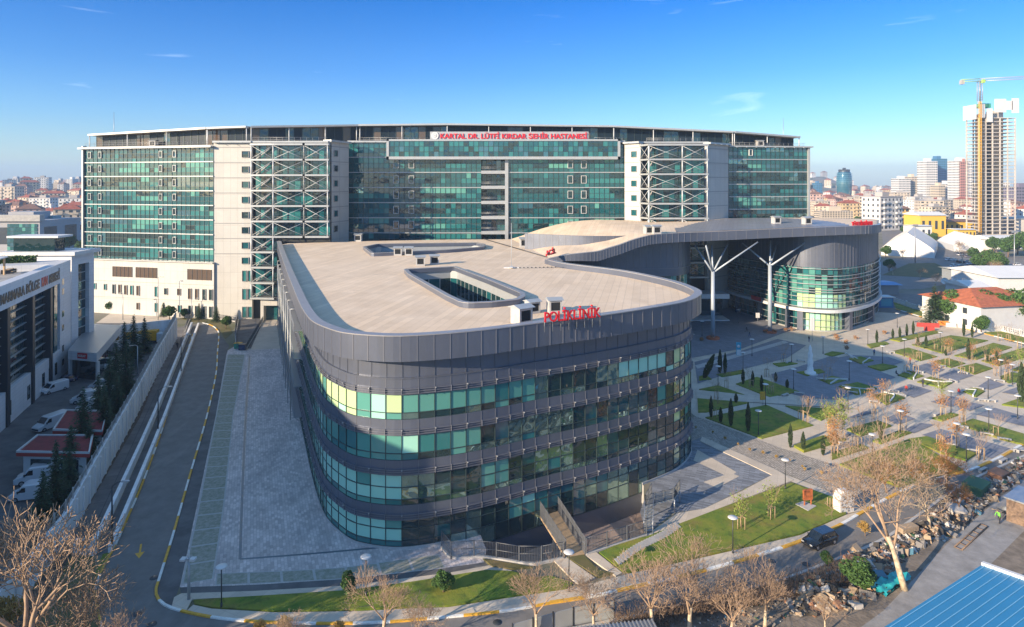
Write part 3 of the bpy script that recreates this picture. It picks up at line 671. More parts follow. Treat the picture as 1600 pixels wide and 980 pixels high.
# signs ------------------------------------------------------------------
def text_obj(txt, hgt, depth, M4, m, name, label=None, cat=None, parent=None, width=None, bold=.02, kind=None):
    cu = bpy.data.curves.new(name, 'FONT'); cu.body = txt; cu.size = 1.0; cu.extrude = .5; cu.offset = bold; cu.align_x = 'LEFT'
    o = bpy.data.objects.new('tmp', cu); COL.objects.link(o); bpy.context.view_layer.update()
    dg = bpy.context.evaluated_depsgraph_get(); me = bpy.data.meshes.new_from_object(o.evaluated_get(dg)); bpy.data.objects.remove(o)
    xs = [v.co.x for v in me.vertices]; ys = [v.co.y for v in me.vertices]
    caph = .72; sx = (width / (max(xs) - min(xs))) if width else hgt / caph
    x0 = min(xs)
    off = Vector(parent.location) if parent else Vector((0, 0, 0))
    org = M4 @ Vector((0, 0, 0))
    for v in me.vertices:
        q = Vector(((v.co.x - x0) * sx, v.co.y * hgt / caph, v.co.z * depth)); v.co = (M4 @ q) - (off if parent else org)
    me.name = name; me.materials.clear(); me.materials.append(m)
    ob = bpy.data.objects.new(name, me); COL.objects.link(ob)
    if parent: ob.parent = parent
    else: ob.location = org
    return tag(ob, label, cat, kind=kind)
def plane_M(a, b, up=Vector((0, 0, 1))):
    """x from a to b, y up, z towards the camera side"""
    x = (Vector(b) - Vector(a)).normalized(); z = x.cross(up).normalized(); y = z.cross(x)
    m = Matrix((x, y, z)).transposed().to_4x4(); m.translation = Vector(a); return m
a = G(851, 503.5, 21.45); b = G(938, 495, 21.45)
t = thing('roof_sign', (a.x, a.y, 21.2), 'large red POLİKLİNİK letters standing on the clinic roof edge', 'sign')
text_obj('POLİKLİNİK', 1.05, .22, plane_M(a, b), M['red_sign'], 'lettering', parent=t, width=(b - a).length, bold=.012)
mb = MB(); u = (b - a).normalized()
for zz in (21.42, 21.9): mb.tube([a + Vector((0, .16, zz - 21.45)), b + Vector((0, .16, zz - 21.45))], .03, 4)
for i in range(8):
    p = a.lerp(b, i / 7) + Vector((0, .18, 0)); mb.tube([(p.x, p.y, 20.35), (p.x, p.y, 22.2)], .035, 4); mb.tube([(p.x, p.y + 1.0, 20.35), (p.x, p.y, 21.9)], .03, 4)
mb.build('sign_frame', M['steel'], t)
# roof vents -------------------------------------------------------------
M['vent_grey'] = mat('vent_grey', (.40, .40, .39), .6, var=.1, vscale=1)
def make_vent():
    r = thing('roof_vent', (0, 0, 0), 'x', 'vent', 'ventilation huts on the clinic roof')
    mb = MB(); mb.box(-.9, -.8, 0, .9, .8, .35); mb.box(-.9, -.8, .35, -.66, .8, 1.75); mb.box(.66, -.8, .35, .9, .8, 1.75); mb.box(-.66, .62, .35, .66, .8, 1.75); mb.box(-.66, -.8, 1.5, .66, .62, 1.75); mb.build('housing', M['vent_grey'], r, local=True)
    mb = MB()
    for k in range(7):
        z = .42 + k * .155; mb.hexa([(-.66, -.76, z), (.66, -.76, z), (.66, -.62, z + .1), (-.66, -.62, z + .1), (-.66, -.76, z + .02), (.66, -.76, z + .02), (.66, -.62, z + .12), (-.66, -.62, z + .12)])
    mb.box(-.66, -.5, .35, .66, -.48, 1.5); mb.build('louvre', M['dark_steel'], r, local=True)
    mb = MB(); mb.hexa([(-1.1, -1.05, 1.75), (1.1, -1.05, 1.75), (1.1, 1.05, 1.75), (-1.1, 1.05, 1.75), (-1.1, -1.05, 1.80), (1.1, -1.05, 1.80), (1.1, 1.05, 1.80), (-1.1, 1.05, 1.80)])
    mb.mesh([(-1.1, -1.05, 1.8), (1.1, -1.05, 1.8), (1.1, 1.05, 1.8), (-1.1, 1.05, 1.8), (-1.1, 0, 2.1), (1.1, 0, 2.1)], [(0, 1, 5, 4), (2, 3, 4, 5), (0, 4, 3), (1, 2, 5)])
    mb.build('cap', M['light_metal'], r, local=True); return r
v0 = make_vent(); vents = []
for i, (px, py, s, rz, lab) in enumerate([(815, 505, 1.02, 38, 'largest white ventilation hut beside the POLİKLİNİK sign'), (832, 489, .80, 30, 'white ventilation hut behind the largest one, beside the light well'),
        (866, 488, .88, 12, 'white ventilation hut standing directly behind the start of the POLİKLİNİK letters'), (657, 415, .92, 8, 'white ventilation hut at the corner of the open light well'), (679, 413, .92, 8, 'white ventilation hut beside the long edge of the open light well'),
        (622, 399, .92, 5, 'white ventilation hut before the dark low skylight, west of its pair'), (639, 399, .92, 5, 'white ventilation hut before the dark low skylight, east of its pair'),
        (819, 386, 1.15, 5, 'white ventilation hut near the start of the wavy canopy roof'), (560, 377, 1.0, 0, 'small white ventilation hut at the far roof edge near the hospital')]):
    p = G(px, py, ZR); o = v0 if i == 0 else dup(v0, p, 0)
    o.location = (p.x, p.y, ZR); o.rotation_euler = (0, 0, R(rz)); o.scale = (s, s, s); o['label'] = lab
# mast on the roof
p = G(799, 419, ZR); t = thing('roof_mast', (p.x, p.y, ZR), 'thin pale lightning mast standing on the clinic roof with a flat base', 'mast')
mb = MB(); mb.tube([(p.x, p.y, ZR), (p.x, p.y, ZR + 4), (p.x, p.y, ZR + 8.2)], [.07, .05, .03], 6); mb.build('pole', M['white_steel'], t)
mb = MB(); mb.box(p.x - 1.4, p.y - .35, ZR + .003, p.x + 1.4, p.y + .35, ZR + .16); mb.box(p.x - .3, p.y - 1.2, ZR + .164, p.x + .3, p.y + 1.2, ZR + .26); mb.build('base', M['white_paint'], t)
mb = MB()
q = G(800, 419.5, ZR); t = thing('cable_support', (q.x, q.y, ZR), 'row of small dark blocks carrying a cable across the clinic roof', 'cable support')
for i in range(16):
    q = G(800 + i * 6.2, 419.5 - i * .12, ZR); mb = MB(); mb.obox((q.x, q.y, ZR + .09), (.25, .25, .16)); mb.build('block', M['dark_steel'], t)
mb = MB(); mb.tube([G(800, 419.5, ZR + .2), G(893, 417.7, ZR + .2)], .025, 4); mb.build('cable', M['dark_steel'], t)

# yard fence, ramp and landing --------------------------------------------
def mesh_fence(pts, h=1.7, name='mesh_fence', label=None, z=0.0, gap=2.4, parent=None):
    P_ = Path([p.xy if hasattr(p, 'xy') else p for p in pts], 1, smooth=False)
    t = parent or thing(name, (P_.pt(0, 0).x, P_.pt(0, 0).y, z), label, 'fence')
    mb = MB(); s = 0; k = max(1, round(P_.L / gap)); st = P_.L / k
    zf = z if callable(z) else (lambda s: z)
    for i in range(k + 1):
        p = P_.pt(i * st, zf(i * st)); mb = MB(); mb.obox((p.x, p.y, p.z + h / 2), (.09, .09, h)); mb.build('post', M['fence_grey'], t)
    mb = MB()
    for i in range(k):
        for zz in (.12, h * .55, h - .05):
            a = P_.pt(i * st, zf(i * st) + zz); b = P_.pt((i + 1) * st, zf((i + 1) * st) + zz); mb.tube([a, b], .03, 4)
        for j in range(14):
            q0 = P_.pt(i * st + st * (j + .5) / 14, zf(i * st + st * (j + .5) / 14) + .12); mb.tube([q0, q0 + Vector((0, 0, h - .17))], .018, 3, cap=False)
    mb.build('railing', M['fence_grey'], t)
    if not parent:
        mb = MB(); mb.fb(P_, 0, P_.L, -.02, .22, -.14, .14); mb.build('plinth', M['kerb'], t)
    return t
mesh_fence(GP([(690, 856), (704, 874), (752, 871), (831, 884), (880, 874)]), label='grey mesh fence zigzagging round the sunken yard, west of the entrance ramp')
mesh_fence(GP([(916, 868), (965, 852), (1010, 838)]), label='grey mesh fence along the sunken yard, east of the entrance ramp')
# ramp over the yard
a0, a1 = G(884, 872), G(914, 868); d_in = (wallp.pt((sA + sB) / 2, 0) - wallp.pt((sA + sB) / 2, 0, 1)); 
bq = wallp.pt(wallp.s_at_px(845, s0=60, s1=LW * .7), 0, -.15); br = wallp.pt(wallp.s_at_px(872, s0=60, s1=LW * .7), 0, -.15)
t = thing('entrance_ramp', (a0.x, a0.y, 0), 'timber-decked footbridge over the sunken yard with grey mesh sides', 'footbridge')
mb = MB(); mb.hexa([(p.x, p.y, -.12) for p in (a0, a1, br, bq)] + [(p.x, p.y, .10) for p in (a0, a1, br, bq)]); mb.build('deck', M['wood'], t)
for q0, q1 in ((a0, bq), (a1, br)):
    mesh_fence([q0, q1], h=1.7, z=.1, gap=1.4, parent=t)
for k in range(3):
    p = (a0 + a1) / 2; q = (bq + br) / 2; c = p.lerp(q, .2 + k * .3); mb = MB(); mb.tube([(c.x, c.y, -3.2), (c.x, c.y, -.12)], .12, 8); mb.build('support_post', M['steel'], t)
# landing with steps at the east end
t = thing('escape_landing', tuple(G(1023, 800)), 'grey steel escape landing with mesh sides beside the clinic east corner', 'landing')
L0, L1, L2, L3 = G(1008, 812), G(1054, 800), G(1062, 786), G(1018, 792)
mb = MB(); mb.hexa([(p.x, p.y, 1.3) for p in (L0, L1, L2, L3)] + [(p.x, p.y, 1.45) for p in (L0, L1, L2, L3)]); mb.build('deck', M['light_metal'], t)
mesh_fence([L3, L0], h=1.2, z=1.45, gap=1.2, parent=t); mesh_fence([L0, L1, L2], h=1.2, z=1.45, gap=1.2, parent=t)
for p in (L0, L1, L2, L3): mb = MB(); mb.tube([(p.x, p.y, 0), (p.x, p.y, 1.3)], .08, 6); mb.build('support_post', M['steel'], t)
e0, e1 = G(1006, 838), G(1020, 838)
mb = MB(); k = 9
for i in range(k):
    f = i / k; a = L0.lerp(e0, f); b = (L0 + (L1 - L0) * .28).lerp(e1, f); z = 1.4 * (1 - f); dv = (e0 - L0).normalized() * .32
    mb.hexa([(q.x, q.y, z - .06) for q in (a, b, b + dv, a + dv)] + [(q.x, q.y, z) for q in (a, b, b + dv, a + dv)])
mb.build('steps', M['light_metal'], t)
for (q0, q1) in ((L0, e0), (L0 + (L1 - L0) * .28, e1)):
    mb = MB()
    for h in (.3, .6, .9, 1.15): mb.tube([(q0.x, q0.y, 1.4 + h), (q1.x, q1.y, h)], .03, 4)
    for i in range(8):
        c = q0.lerp(q1, i / 7); z = 1.4 * (1 - i / 7); mb.tube([(c.x, c.y, z), (c.x, c.y, z + 1.15)], .025, 4)
    mb.build('handrail', M['steel'], t)
# ------------------------------------------------------------ the hospital
hz_ = thing('hospital_building', (0, 185, 0), 'huge wide hospital with teal glass wings, white panels and cross-braced stair towers', 'building')
def fac(pa, da, pb, db): return Flat((XD(pa, da), da), (XD(pb, db), db))
n_win = [0]
def hwin(Fa, s, z, w, h, frame='white_paint', pane='dark_glass', n=.0):
    n_win[0] += 1
    if n_win[0] > 100: return None
    mb = MB(); t = .10
    mb.fb(Fa, s - w / 2 - t, s - w / 2, z, z + h, n - .1, n + .22); mb.fb(Fa, s + w / 2, s + w / 2 + t, z, z + h, n - .1, n + .22)
    mb.fb(Fa, s - w / 2 - t, s + w / 2 + t, z - t, z, n - .1, n + .22); mb.fb(Fa, s - w / 2 - t, s + w / 2 + t, z + h, z + h + t, n - .1, n + .22)
    mb.fq(Fa, s - w / 2, s + w / 2, z, z + h, n + .03, 1); return mb.build('window', [M[frame], M[pane]], hz_)
def curtain(Fa, zt, zb, rows, dens, band=.22, zones=None, name='curtain_wall', pw=1.45):
    """glass grid in storeys; zones: [(u0,u1,kind)] fractions where blinds show"""
    mb = MB(); mu = MB(); bd = MB(); st = (zt - zb) / rows; n = max(1, round(Fa.L / pw)); w = Fa.L / n
    for r in range(rows):
        top = zt - r * st; bot = top - st
        bd.fb(Fa, 0, Fa.L, bot - .02, bot + band, -.3, .28)
        zs = [bot + band, bot + band + (st - band) * .27, bot + band + (st - band) * .62, top]
        hold = [1, 1, 1]
        for i in range(n):
            u = (i + .5) / n; zone = 'plain'
            for (a, b, k) in (zones or []):
                if a <= u < b: zone = k
            cl_ = rnd.random(); room = rnd.random()
            for j in range(3):
                if zone == 'blind':
                    gi = rnd.choice([3, 3, 2, 2]) if j == 1 and cl_ < .62 else rnd.choice([2, 3, 1, 1, 0]) if j == 2 else rnd.choice([0, 1, 1, 2, 0])
                    if j == 1 and cl_ >= .62: gi = rnd.choice([0, 1])
                elif zone == 'mirror': gi = rnd.choice([6, 7, 1, 1, 0, 2])
                else: gi = rnd.choice([1, 1, 1, 2, 7, 0, 0])
                if j == 0: gi = 1 if rnd.random() < .93 else 2
                elif rnd.random() < .58: gi = hold[j]
                hold[j] = gi
                dn = rnd.uniform(-.02, .02)
                mb.face([Fa.pt(i * w, zs[j], dn), Fa.pt((i + 1) * w, zs[j], -dn), Fa.pt((i + 1) * w, zs[j + 1], -dn), Fa.pt(i * w, zs[j + 1], dn)], gi)
        for zz in zs[1:3]: mu.fb(Fa, 0, Fa.L, zz - .035, zz + .035, .02, .09)
    for i in range(n + 1): mu.fb(Fa, max(0, i * w - .04), min(Fa.L, i * w + .04), zb, zt, .02, .12)
    mb.build(name, gm, hz_); mu.build('mullions', M['mullion'], hz_); bd.build('floor_band', M['light_metal'], hz_)
    return st
# dark solid behind everything
def block(name, pts, z0, z1, m, mtop=None):
    mb = MB(); mb.prism(pts, z0, z1, 0, 1 if mtop else None, bottom=False); return mb.build(name, [M[m]] + ([M[mtop]] if mtop else []), hz_)
bk = 26
# west glass wing -------------------------------------------------------
FA = fac(132.5, 179, 334, 168.5); zt, zb = 45.2, 14.4
st = curtain(FA, zt, zb, 8, 1, zones=[(.2, .58, 'blind'), (.8, 1, 'blind'), (0, .2, 'plain')])
for r in range(8):
    for px in (141.5, 158.5, 255, 276):
        s = FA.L * (px - 132.5) / 201.5; hwin(FA, s, zt - (r + 1) * st + 1.45, .85, 1.55, frame='light_metal', n=.1)
FA0 = fac(140, 177.2, 334, 168.0)
mb = MB(); mb.fb(FA0, 0, FA0.L, -.2, zb + .3, -1.0, 0); mb.fb(FA0, 0, FA0.L, zb + .3, zb + .55, -.8, .5); mb.build('base_panels', M['white_panel'], hz_)
for (z0, z1) in ((8.9, 9.0), (4.5, 4.6)):
    mb = MB(); mb.fb(FA0, 0, FA0.L, z0, z1, 0, .06); mb.build('panel_joint', M['grey_panel'], hz_)
for (pa, pb) in ((178, 209), (215, 248), (295, 331)):
    a, b = (FA0.L * (p - 140) / 194 for p in (pa, pb)); mb = MB(); mb.fb(FA0, a, b, 10.2, 13.0, -.3, .05, 1); k = 5
    for i in range(k + 1): mb.fb(FA0, a + (b - a) * i / k - .06, a + (b - a) * i / k + .06, 10.2, 13.0, .05, .12, 0)
    mb.build('wide_window', [M['dark_steel'], M['brown_glass']], hz_)
for px, z, w, h in [(149, 6.6, .7, 1.5), (166, 6.5, .7, 1.5), (180, 5.6, .8, 2.4), (189.5, 5.6, .8, 2.4), (199, 5.5, .8, 2.4), (208.5, 5.5, .8, 2.4), (218.5, 5.4, .8, 2.5), (247, 5.3, .8, 2.6), (262, 6.0, .9, 1.6), (282, 6.0, .9, 1.6), (298.5, 5.1, .9, 2.7), (309, 5.1, .9, 2.7), (320, 5.1, .9, 2.7), (330, 5.1, .9, 2.7),
                     (218.5, 1.6, .8, 1.7), (247, 1.2, .8, 2.3), (283, 1.4, .9, 1.8), (299, .5, .9, 2.8), (309, .5, .9, 2.8), (320, .5, .9, 2.8), (330, .5, .9, 2.8)]:
    hwin(FA0, FA0.L * (px - 140) / 194, z, w, h, 'grey_panel', rnd.choice(['dark_glass', 'brown_glass', 'mid_glass']), 0)
# end wall trims
mb = MB(); mb.fb(FA, -.5, 0, zb - .2, zt + .9, -.6, .6); mb.fb(FA, -1.2, FA.L, zt, zt + .45, -.6, 1.3); mb.build('edge_trim', M['light_metal'], hz_)
# panel section with small windows, between glass and stair tower ----------
def panel_sec(pa, da, pb, db, z0, z1, wins=(), floors=11, st_=4.05, name='white_panels', top=None):
    Fp = fac(pa, da, pb, db); mb = MB(); mb.fb(Fp, 0, Fp.L, z0, z1, -1.0, 0); mb.build(name, M['white_panel'], hz_)
    jt = MB()
    for k in range(floors):
        z = z1 - 1.2 - k * st_
        if z > z0 + .5: jt.fb(Fp, 0, Fp.L, z - .12, z + .12, -.02, .05)
    jt.build('panel_joint', M['grey_panel'], hz_)
    for px in wins:
        for k in range(floors):
            z = z1 - 1.2 - k * st_ - 1.0 - 1.6
            if z > z0: hwin(Fp, Fp.L * (px - pa) / (pb - pa), z, 1.7, 1.55, 'grey_panel', rnd.choice(['dark_glass', 'teal_glass', 'teal_glass']))
    return Fp
FB = panel_sec(334, 168.5, 394, 168.5, -.2, 46.4, wins=(383.5,), floors=8, st_=4.0)
for (px, z) in ((382, 10.0), (391, 10.0), (382, 5.2), (391, 5.2), (382, .5), (391, .5)): hwin(FB, FB.L * (px - 334) / 60, z, 1.0, 2.7, 'grey_panel', 'mid_glass')
# stair towers ------------------------------------------------------------
def stair_tower(cols, zt, st_, rows, name, dback, side=None, lower_from=None):
    """cols: [(px,d)] of posts along the front; X-braced bays with slabs"""
    t = [Vector((XD(p, d), d)) for p, d in cols]; fr = MB(); sb = MB(); gl = MB(); stair = MB()
    for r in range(rows):
        z1 = zt - r * st_; z0 = z1 - st_; sb = MB()
        nb = len(t) - 1 if (lower_from is None or r < lower_from[0]) else lower_from[1]
        for i in range(nb):
            a, b = t[i], t[i + 1]; Fp = Flat(a, b)
            sb.fb(Fp, -.3, Fp.L + .3, z0 - .22, z0 + .22, -1.2, .3)
            if r == 0: sb.fb(Fp, -.3, Fp.L + .3, z1 - .25, z1 + .25, -1.2, .35)
            m = max(1, round(Fp.L / 6.4))
            for j in range(m):
                s0, s1 = Fp.L * j / m, Fp.L * (j + 1) / m
                fr.tube([Fp.pt(s0, z0 + .3, .1), Fp.pt(s1, z1 - .3, .1)], .065, 4); fr.tube([Fp.pt(s0, z1 - .3, .1), Fp.pt(s1, z0 + .3, .1)], .065, 4)
                if j: fr.tube([Fp.pt(s0, z0, .1), Fp.pt(s0, z1, .1)], .08, 4)
            for s in (0, Fp.L): fr.tube([Fp.pt(s, z0, .1), Fp.pt(s, z1, .1)], .17, 6)
            # glass wall and a stair flight behind
            k = max(1, round(Fp.L / 1.6))
            for j in range(k): gl.fq(Fp, Fp.L * j / k + .04, Fp.L * (j + 1) / k - .04, z0 + .3, z1 - .3, -2.2, rnd.choice([0, 1, 2, 0]))
            if i == 0: 
                stair.tube([Fp.pt(.6, z0 + .3, -1.5), Fp.pt(Fp.L * .9, z1 - .3, -1.5)], .22, 4)
            stair.tube([Fp.pt(0, z0 + 1.2, -.3), Fp.pt(Fp.L, z0 + 1.2, -.3)], .04, 3); stair.tube([Fp.pt(0, z0 + .8, -.3), Fp.pt(Fp.L, z0 + .8, -.3)], .03, 3)
        sb.build('slab_edge', M['light_metal'], hz_)
    fr.build('cross_bracing', M['white_steel'], hz_); gl.build('stair_glazing', gm, hz_); stair.build('stair_flight', M['grey_panel'], hz_)
stair_tower([(393, 165.5), (427, 165.0), (475, 165), (512, 165)], 45.8, 3.98, 10, 'west', 170, lower_from=(6, 1))
FT = fac(394, 168.8, 514, 168.8); mb = MB(); mb.fb(FT, 0, FT.L, -.2, 46.4, -2.4, -1.2); mb.build('tower_wall', M['dark_steel'], hz_)
# entrance at the tower's foot
mb = MB(); Fe = fac(407, 166, 440, 166); mb.fb(Fe, 0, Fe.L, 4.0, 5.6, -3, 0); mb.fb(Fe, 0, .8, 0, 4.0, -3, 0); mb.fb(Fe, Fe.L - .8, Fe.L, 0, 4.0, -3, 0); mb.fb(Fe, .8, Fe.L - .8, 0, 4.0, -2, -1.6, 1); mb.build('entrance', [M['white_panel'], M['teal_glass']], hz_)
# panels and main glass --------------------------------------------------
FD = panel_sec(513, 171, 545, 181, 4, 46.9, wins=(524,), floors=6, st_=4.1)
FE = fac(544, 183.5, 976, 183.5); ZT = 47.4
zx = lambda a, b: ((a - 544) / 432, (b - 544) / 432)
zones = [(*zx(544, 560), 'mirror'), (*zx(560, 615), 'blind'), (*zx(655, 745), 'blind'), (*zx(830, 880), 'blind'), (*zx(920, 960), 'blind'), (*zx(745, 752), 'plain')]
FE1 = fac(544, 183.5, 752, 183.5); FE2 = fac(793, 183.5, 976, 183.5)
zo1 = [((p0 - 544) / 208, (p1 - 544) / 208, k) for p0, p1, k in ((544, 558, 'mirror'), (558, 612, 'blind'), (655, 740, 'blind'))]
zo2 = [((p0 - 793) / 183, (p1 - 793) / 183, k) for p0, p1, k in ((793, 800, 'mirror'), (838, 880, 'blind'), (920, 962, 'blind'))]
st2 = 4.33
curtain(FE1, ZT, ZT - 9 * st2, 9, 1, zones=zo1); curtain(FE2, ZT, ZT - 9 * st2, 9, 1, zones=zo2)
for r in range(1, 6):
    for px in (619, 643): hwin(FE1, FE1.L * (px - 544) / 208, ZT - (r + 1) * st2 + 1.4, 1.3, 2.0, n=.1)
    for px in (891, 912): hwin(FE2, FE2.L * (px - 793) / 183, ZT - (r + 1) * st2 + 1.4, 1.3, 2.0, n=.1)
# balconies between
Fb = fac(752, 183.5, 790, 183.5)
gl = MB(); sbm = MB(); rl = MB()
for r in range(9):
    z0 = ZT - (r + 1) * st2
    sbm.fb(Fb, 0, Fb.L, z0 - .3, z0 + .6, -3.5, .35)
    k = 5
    for j in range(k): gl.fq(Fb, Fb.L * j / k + .05, Fb.L * (j + 1) / k - .05, z0 + .7, z0 + st2 - .5, -3.3, rnd.choice([0, 0, 1, 7]))
    rl = MB()
    for h in (1.0, 1.35): rl.ftube(Fb, 0, Fb.L, z0 + .7 + h - .4, .2, .04)
    rl.build('balcony_rail', M['steel'], hz_)
sbm.fb(fac(789, 183.3, 794, 183.3), 0, .95, 3, ZT - st2, -3.4, .45)
sbm.build('balcony_slab', M['light_metal'], hz_); gl.build('balcony_glazing', gm, hz_)
# projecting frame round the top storey
Ff = fac(604, 181.4, 969, 181.4); mb = MB(); z0, z1 = 42.5, 48.2
mb.fb(Ff, 0, Ff.L, z0, z0 + .8, -2, .3); mb.fb(Ff, 0, Ff.L, z1 - .5, z1, -2, .3); mb.fb(Ff, 0, .7, z0, z1, -2, .3); mb.fb(Ff, Ff.L - .7, Ff.L, z0, z1, -2, .3); mb.build('projecting_frame', M['light_metal'], hz_)
gl = MB(); mu = MB(); k = 46
for j in range(k):
    for (a, b) in ((z0 + .8, z0 + 2.2), (z0 + 2.2, z0 + 3.7), (z0 + 3.7, z1 - .5)):
        gl.fq(Ff, .7 + (Ff.L - 1.4) * j / k, .7 + (Ff.L - 1.4) * (j + 1) / k, a, b, 0, rnd.choice([1, 1, 2, 7, 0, 0, 2]))
    mu.fb(Ff, .7 + (Ff.L - 1.4) * j / k - .04, .7 + (Ff.L - 1.4) * j / k + .04, z0 + .8, z1 - .5, .01, .1)
for zz in (z0 + 2.2, z0 + 3.7): mu.fb(Ff, .7, Ff.L - .7, zz - .03, zz + .03, .01, .1)
gl.build('curtain_wall', gm, hz_); mu.build('mullions', M['mullion'], hz_)
# east side
FF = panel_sec(976, 182, 1001, 178, 4, 46.9, wins=(991,), floors=6, st_=4.1)
stair_tower([(1001, 178), (1014, 173.5), (1066, 173.5), (1105, 174)], 46.2, 4.0, 9, 'east', 180)
FT2 = fac(1000, 181, 1106, 181); mb = MB(); mb.fb(FT2, 0, FT2.L, -.2, 47, -2.4, -1.2); mb.build('tower_wall', M['dark_steel'], hz_)
FH = panel_sec(1106, 177, 1138, 184, 0, 46.6, floors=10, st_=4.0)
FI = fac(1138, 185, 1261, 189); st3 = curtain(FI, 46.2, 46.2 - 12 * 3.62, 12, 1, zones=[(0, 1, 'mirror'), (.05, .3, 'blind')])
for r in range(6):
    for px in (1172, 1184, 1234, 1243, 1258):
        hwin(FI, FI.L * (px - 1138) / 123, 46.2 - (r + 1) * st3 + 1.25, .9, 1.6, n=.1)
mb = MB(); mb.fb(FI, -.2, FI.L + 1.3, 46.2, 46.6, -.6, 1.2); mb.fb(FI, FI.L, FI.L + .6, 3, 46.4, -.6, .6); mb.build('edge_trim', M['light_metal'], hz_)
# solid body behind and flat roof ------------------------------------------
front = [(XD(133.5, 180), 180.6), (XD(334, 169.8), 170.2), (XD(394, 170.2), 171.5), (XD(512, 171.5), 171.6), (XD(545, 184), 185.2), (XD(751, 184), 187), (XD(976, 184), 187), (XD(1002, 183.5), 183.6), (XD(1105, 182.5), 182.6), (XD(1138, 186), 186.2), (XD(1260, 190.5), 190.5)]
body = front + [(XD(1260, 190.5) - 3, 220), (40, 214), (-60, 208), (XD(133.5, 180) + 3, 206)]
block('main_body', body, 0, 46.0, 'grey_panel', 'roof_screed')
# top parapet strip
for Fp, z in ((FB, 46.4), (FT, 46.4), (FD, 46.9), (FE, 47.4), (FF, 46.9), (FT2, 47.0), (FH, 46.6)):
    mb = MB(); mb.fb(Fp, 0, Fp.L, z, z + .5, -1.5, .9); mb.build('parapet', M['light_metal'], hz_)
mb = MB()
for Fp, z in ((FA, 45.6), (FB, 46.8), (FD, 47.3), (FE, 47.9), (FF, 47.4), (FH, 47.0), (FI, 46.6)):   # outrigger brackets along the edge
    s = 1.5
    while s < Fp.L: mb.tube([Fp.pt(s, z, -.4), Fp.pt(s + .5, z - .5, 1.5)], .06, 4); s += 3.0
mb.build('outrigger', M['white_steel'], hz_)
# penthouse storey under the thin white roof --------------------------------
pent = [(151, 186, 44.8, 49.3), (332, 178, 46.3, 50.6), (392, 177, 46.6, 50.9), (560, 189, 47.4, 52.4), (700, 189.5, 47.6, 52.7), (957, 189.5, 47.5, 52.1), (1140, 190, 46.8, 50.5), (1240, 196, 46.3, 49.4)]
mb = MB(); mu = MB(); rf = MB(); 
for i in range(len(pent) - 1):
    (pa, da, za, ha), (pb, db, zb_, hb) = pent[i], pent[i + 1]; Fp = fac(pa, da, pb, db); k = max(1, round(Fp.L / 2.2))
    for j in range(k):
        f0, f1 = j / k, (j + 1) / k; L0, L1 = Fp.L * f0, Fp.L * f1
        t0, t1 = ha + (hb - ha) * f0, ha + (hb - ha) * f1
        mb.face([Fp.pt(L0, min(za, zb_) - 1, 0), Fp.pt(L1, min(za, zb_) - 1, 0), Fp.pt(L1, t1, 0), Fp.pt(L0, t0, 0)], rnd.choice([0, 0, 0, 1, 2]))
        mu.fb(Fp, L0 - .06, L0 + .06, min(za, zb_) - 1, t0, 0, .12)
    # roof slab strip, front edge overhanging 3 m, 24 m deep
    A, B = Fp.pt(-.05, 0, 3.0), Fp.pt(Fp.L + .05, 0, 3.0); A2, B2 = Fp.pt(0, 0, -20), Fp.pt(Fp.L, 0, -20)
    rf.hexa([(A.x, A.y, ha), (B.x, B.y, hb), (B2.x, B2.y, hb), (A2.x, A2.y, ha), (A.x, A.y, ha + .5), (B.x, B.y, hb + .5), (B2.x, B2.y, hb + .5), (A2.x, A2.y, ha + .5)])
mb.build('penthouse_glazing', [M['pent_glass'], M['brown_glass'], M['dark_glass']], hz_); mu.build('penthouse_mullion', M['mullion'], hz_); rf.build('roof_slab', M['light_metal'], hz_)
mb = MB()
for i in range(len(pent) - 1):
    (pa, da, za, ha), (pb, db, zb_, hb) = pent[i], pent[i + 1]; Fp = fac(pa, da, pb, db); k = max(1, round(Fp.L / 11))
    for j in range(k + 1): 
        f = j / k; mb = MB(); mb.tube([Fp.pt(Fp.L * f, min(za, zb_) - .5, 2.4), Fp.pt(Fp.L * f, ha + (hb - ha) * f + .1, 2.4)], .14, 6); mb.build('roof_post', M['white_steel'], hz_)
mb = MB()
for (pa, da, pb, db, z) in ((133, 181.5, 330, 172.5, 46.1), (394, 169.3, 512, 169.3, 46.9), (560, 184.5, 690, 184.5, 47.9), (920, 184.5, 975, 184.5, 47.9), (1010, 181, 1105, 181, 47.5), (1140, 186, 1258, 191, 46.6)):
    Fp = fac(pa, da, pb, db); mb = MB()
    for h in (.5, 1.0): mb.ftube(Fp, 0, Fp.L, z + h, 0, .04, 0, 3)
    s = 0
    while s < Fp.L: mb.tube([Fp.pt(s, z, 0), Fp.pt(s, z + 1, 0)], .04, 3); s += 1.6
    mb.build('roof_railing', M['steel'], hz_)
# lettering and round emblem
a = D(688, 216.5, 183.0); b = D(917.5, 216.8, 183.0)
mb = MB(); q0, q1 = D(672, 217.6, 183.25), D(919.5, 218, 183.25); mb.box(q0.x, 183.15, q0.z, q1.x, 183.35, q0.z + 2.15); mb.build('sign_board', M['light_metal'], hz_)
text_obj('KARTAL DR. LÜTFİ KIRDAR ŞEHİR HASTANESİ', 1.45, .3, plane_M(a, b), M['red_sign'], 'sign_lettering', parent=hz_, width=(b - a).length, bold=.012)
c = D(679.5, 212, 182.9); mb = MB(); mb.tube([(c.x, 183.1, c.z), (c.x, 182.85, c.z)], 1.05, 24, 0); 
mb.tube([(c.x, 182.85, c.z), (c.x, 182.80, c.z)], .62, 20, 1); mb.tube([(c.x, 182.80, c.z), (c.x, 182.75, c.z)], .46, 20, 0); mb.tube([(c.x, 182.75, c.z), (c.x, 182.70, c.z)], .2, 12, 1)
mb.build('emblem', [M['white_paint'], M['light_metal']], hz_)
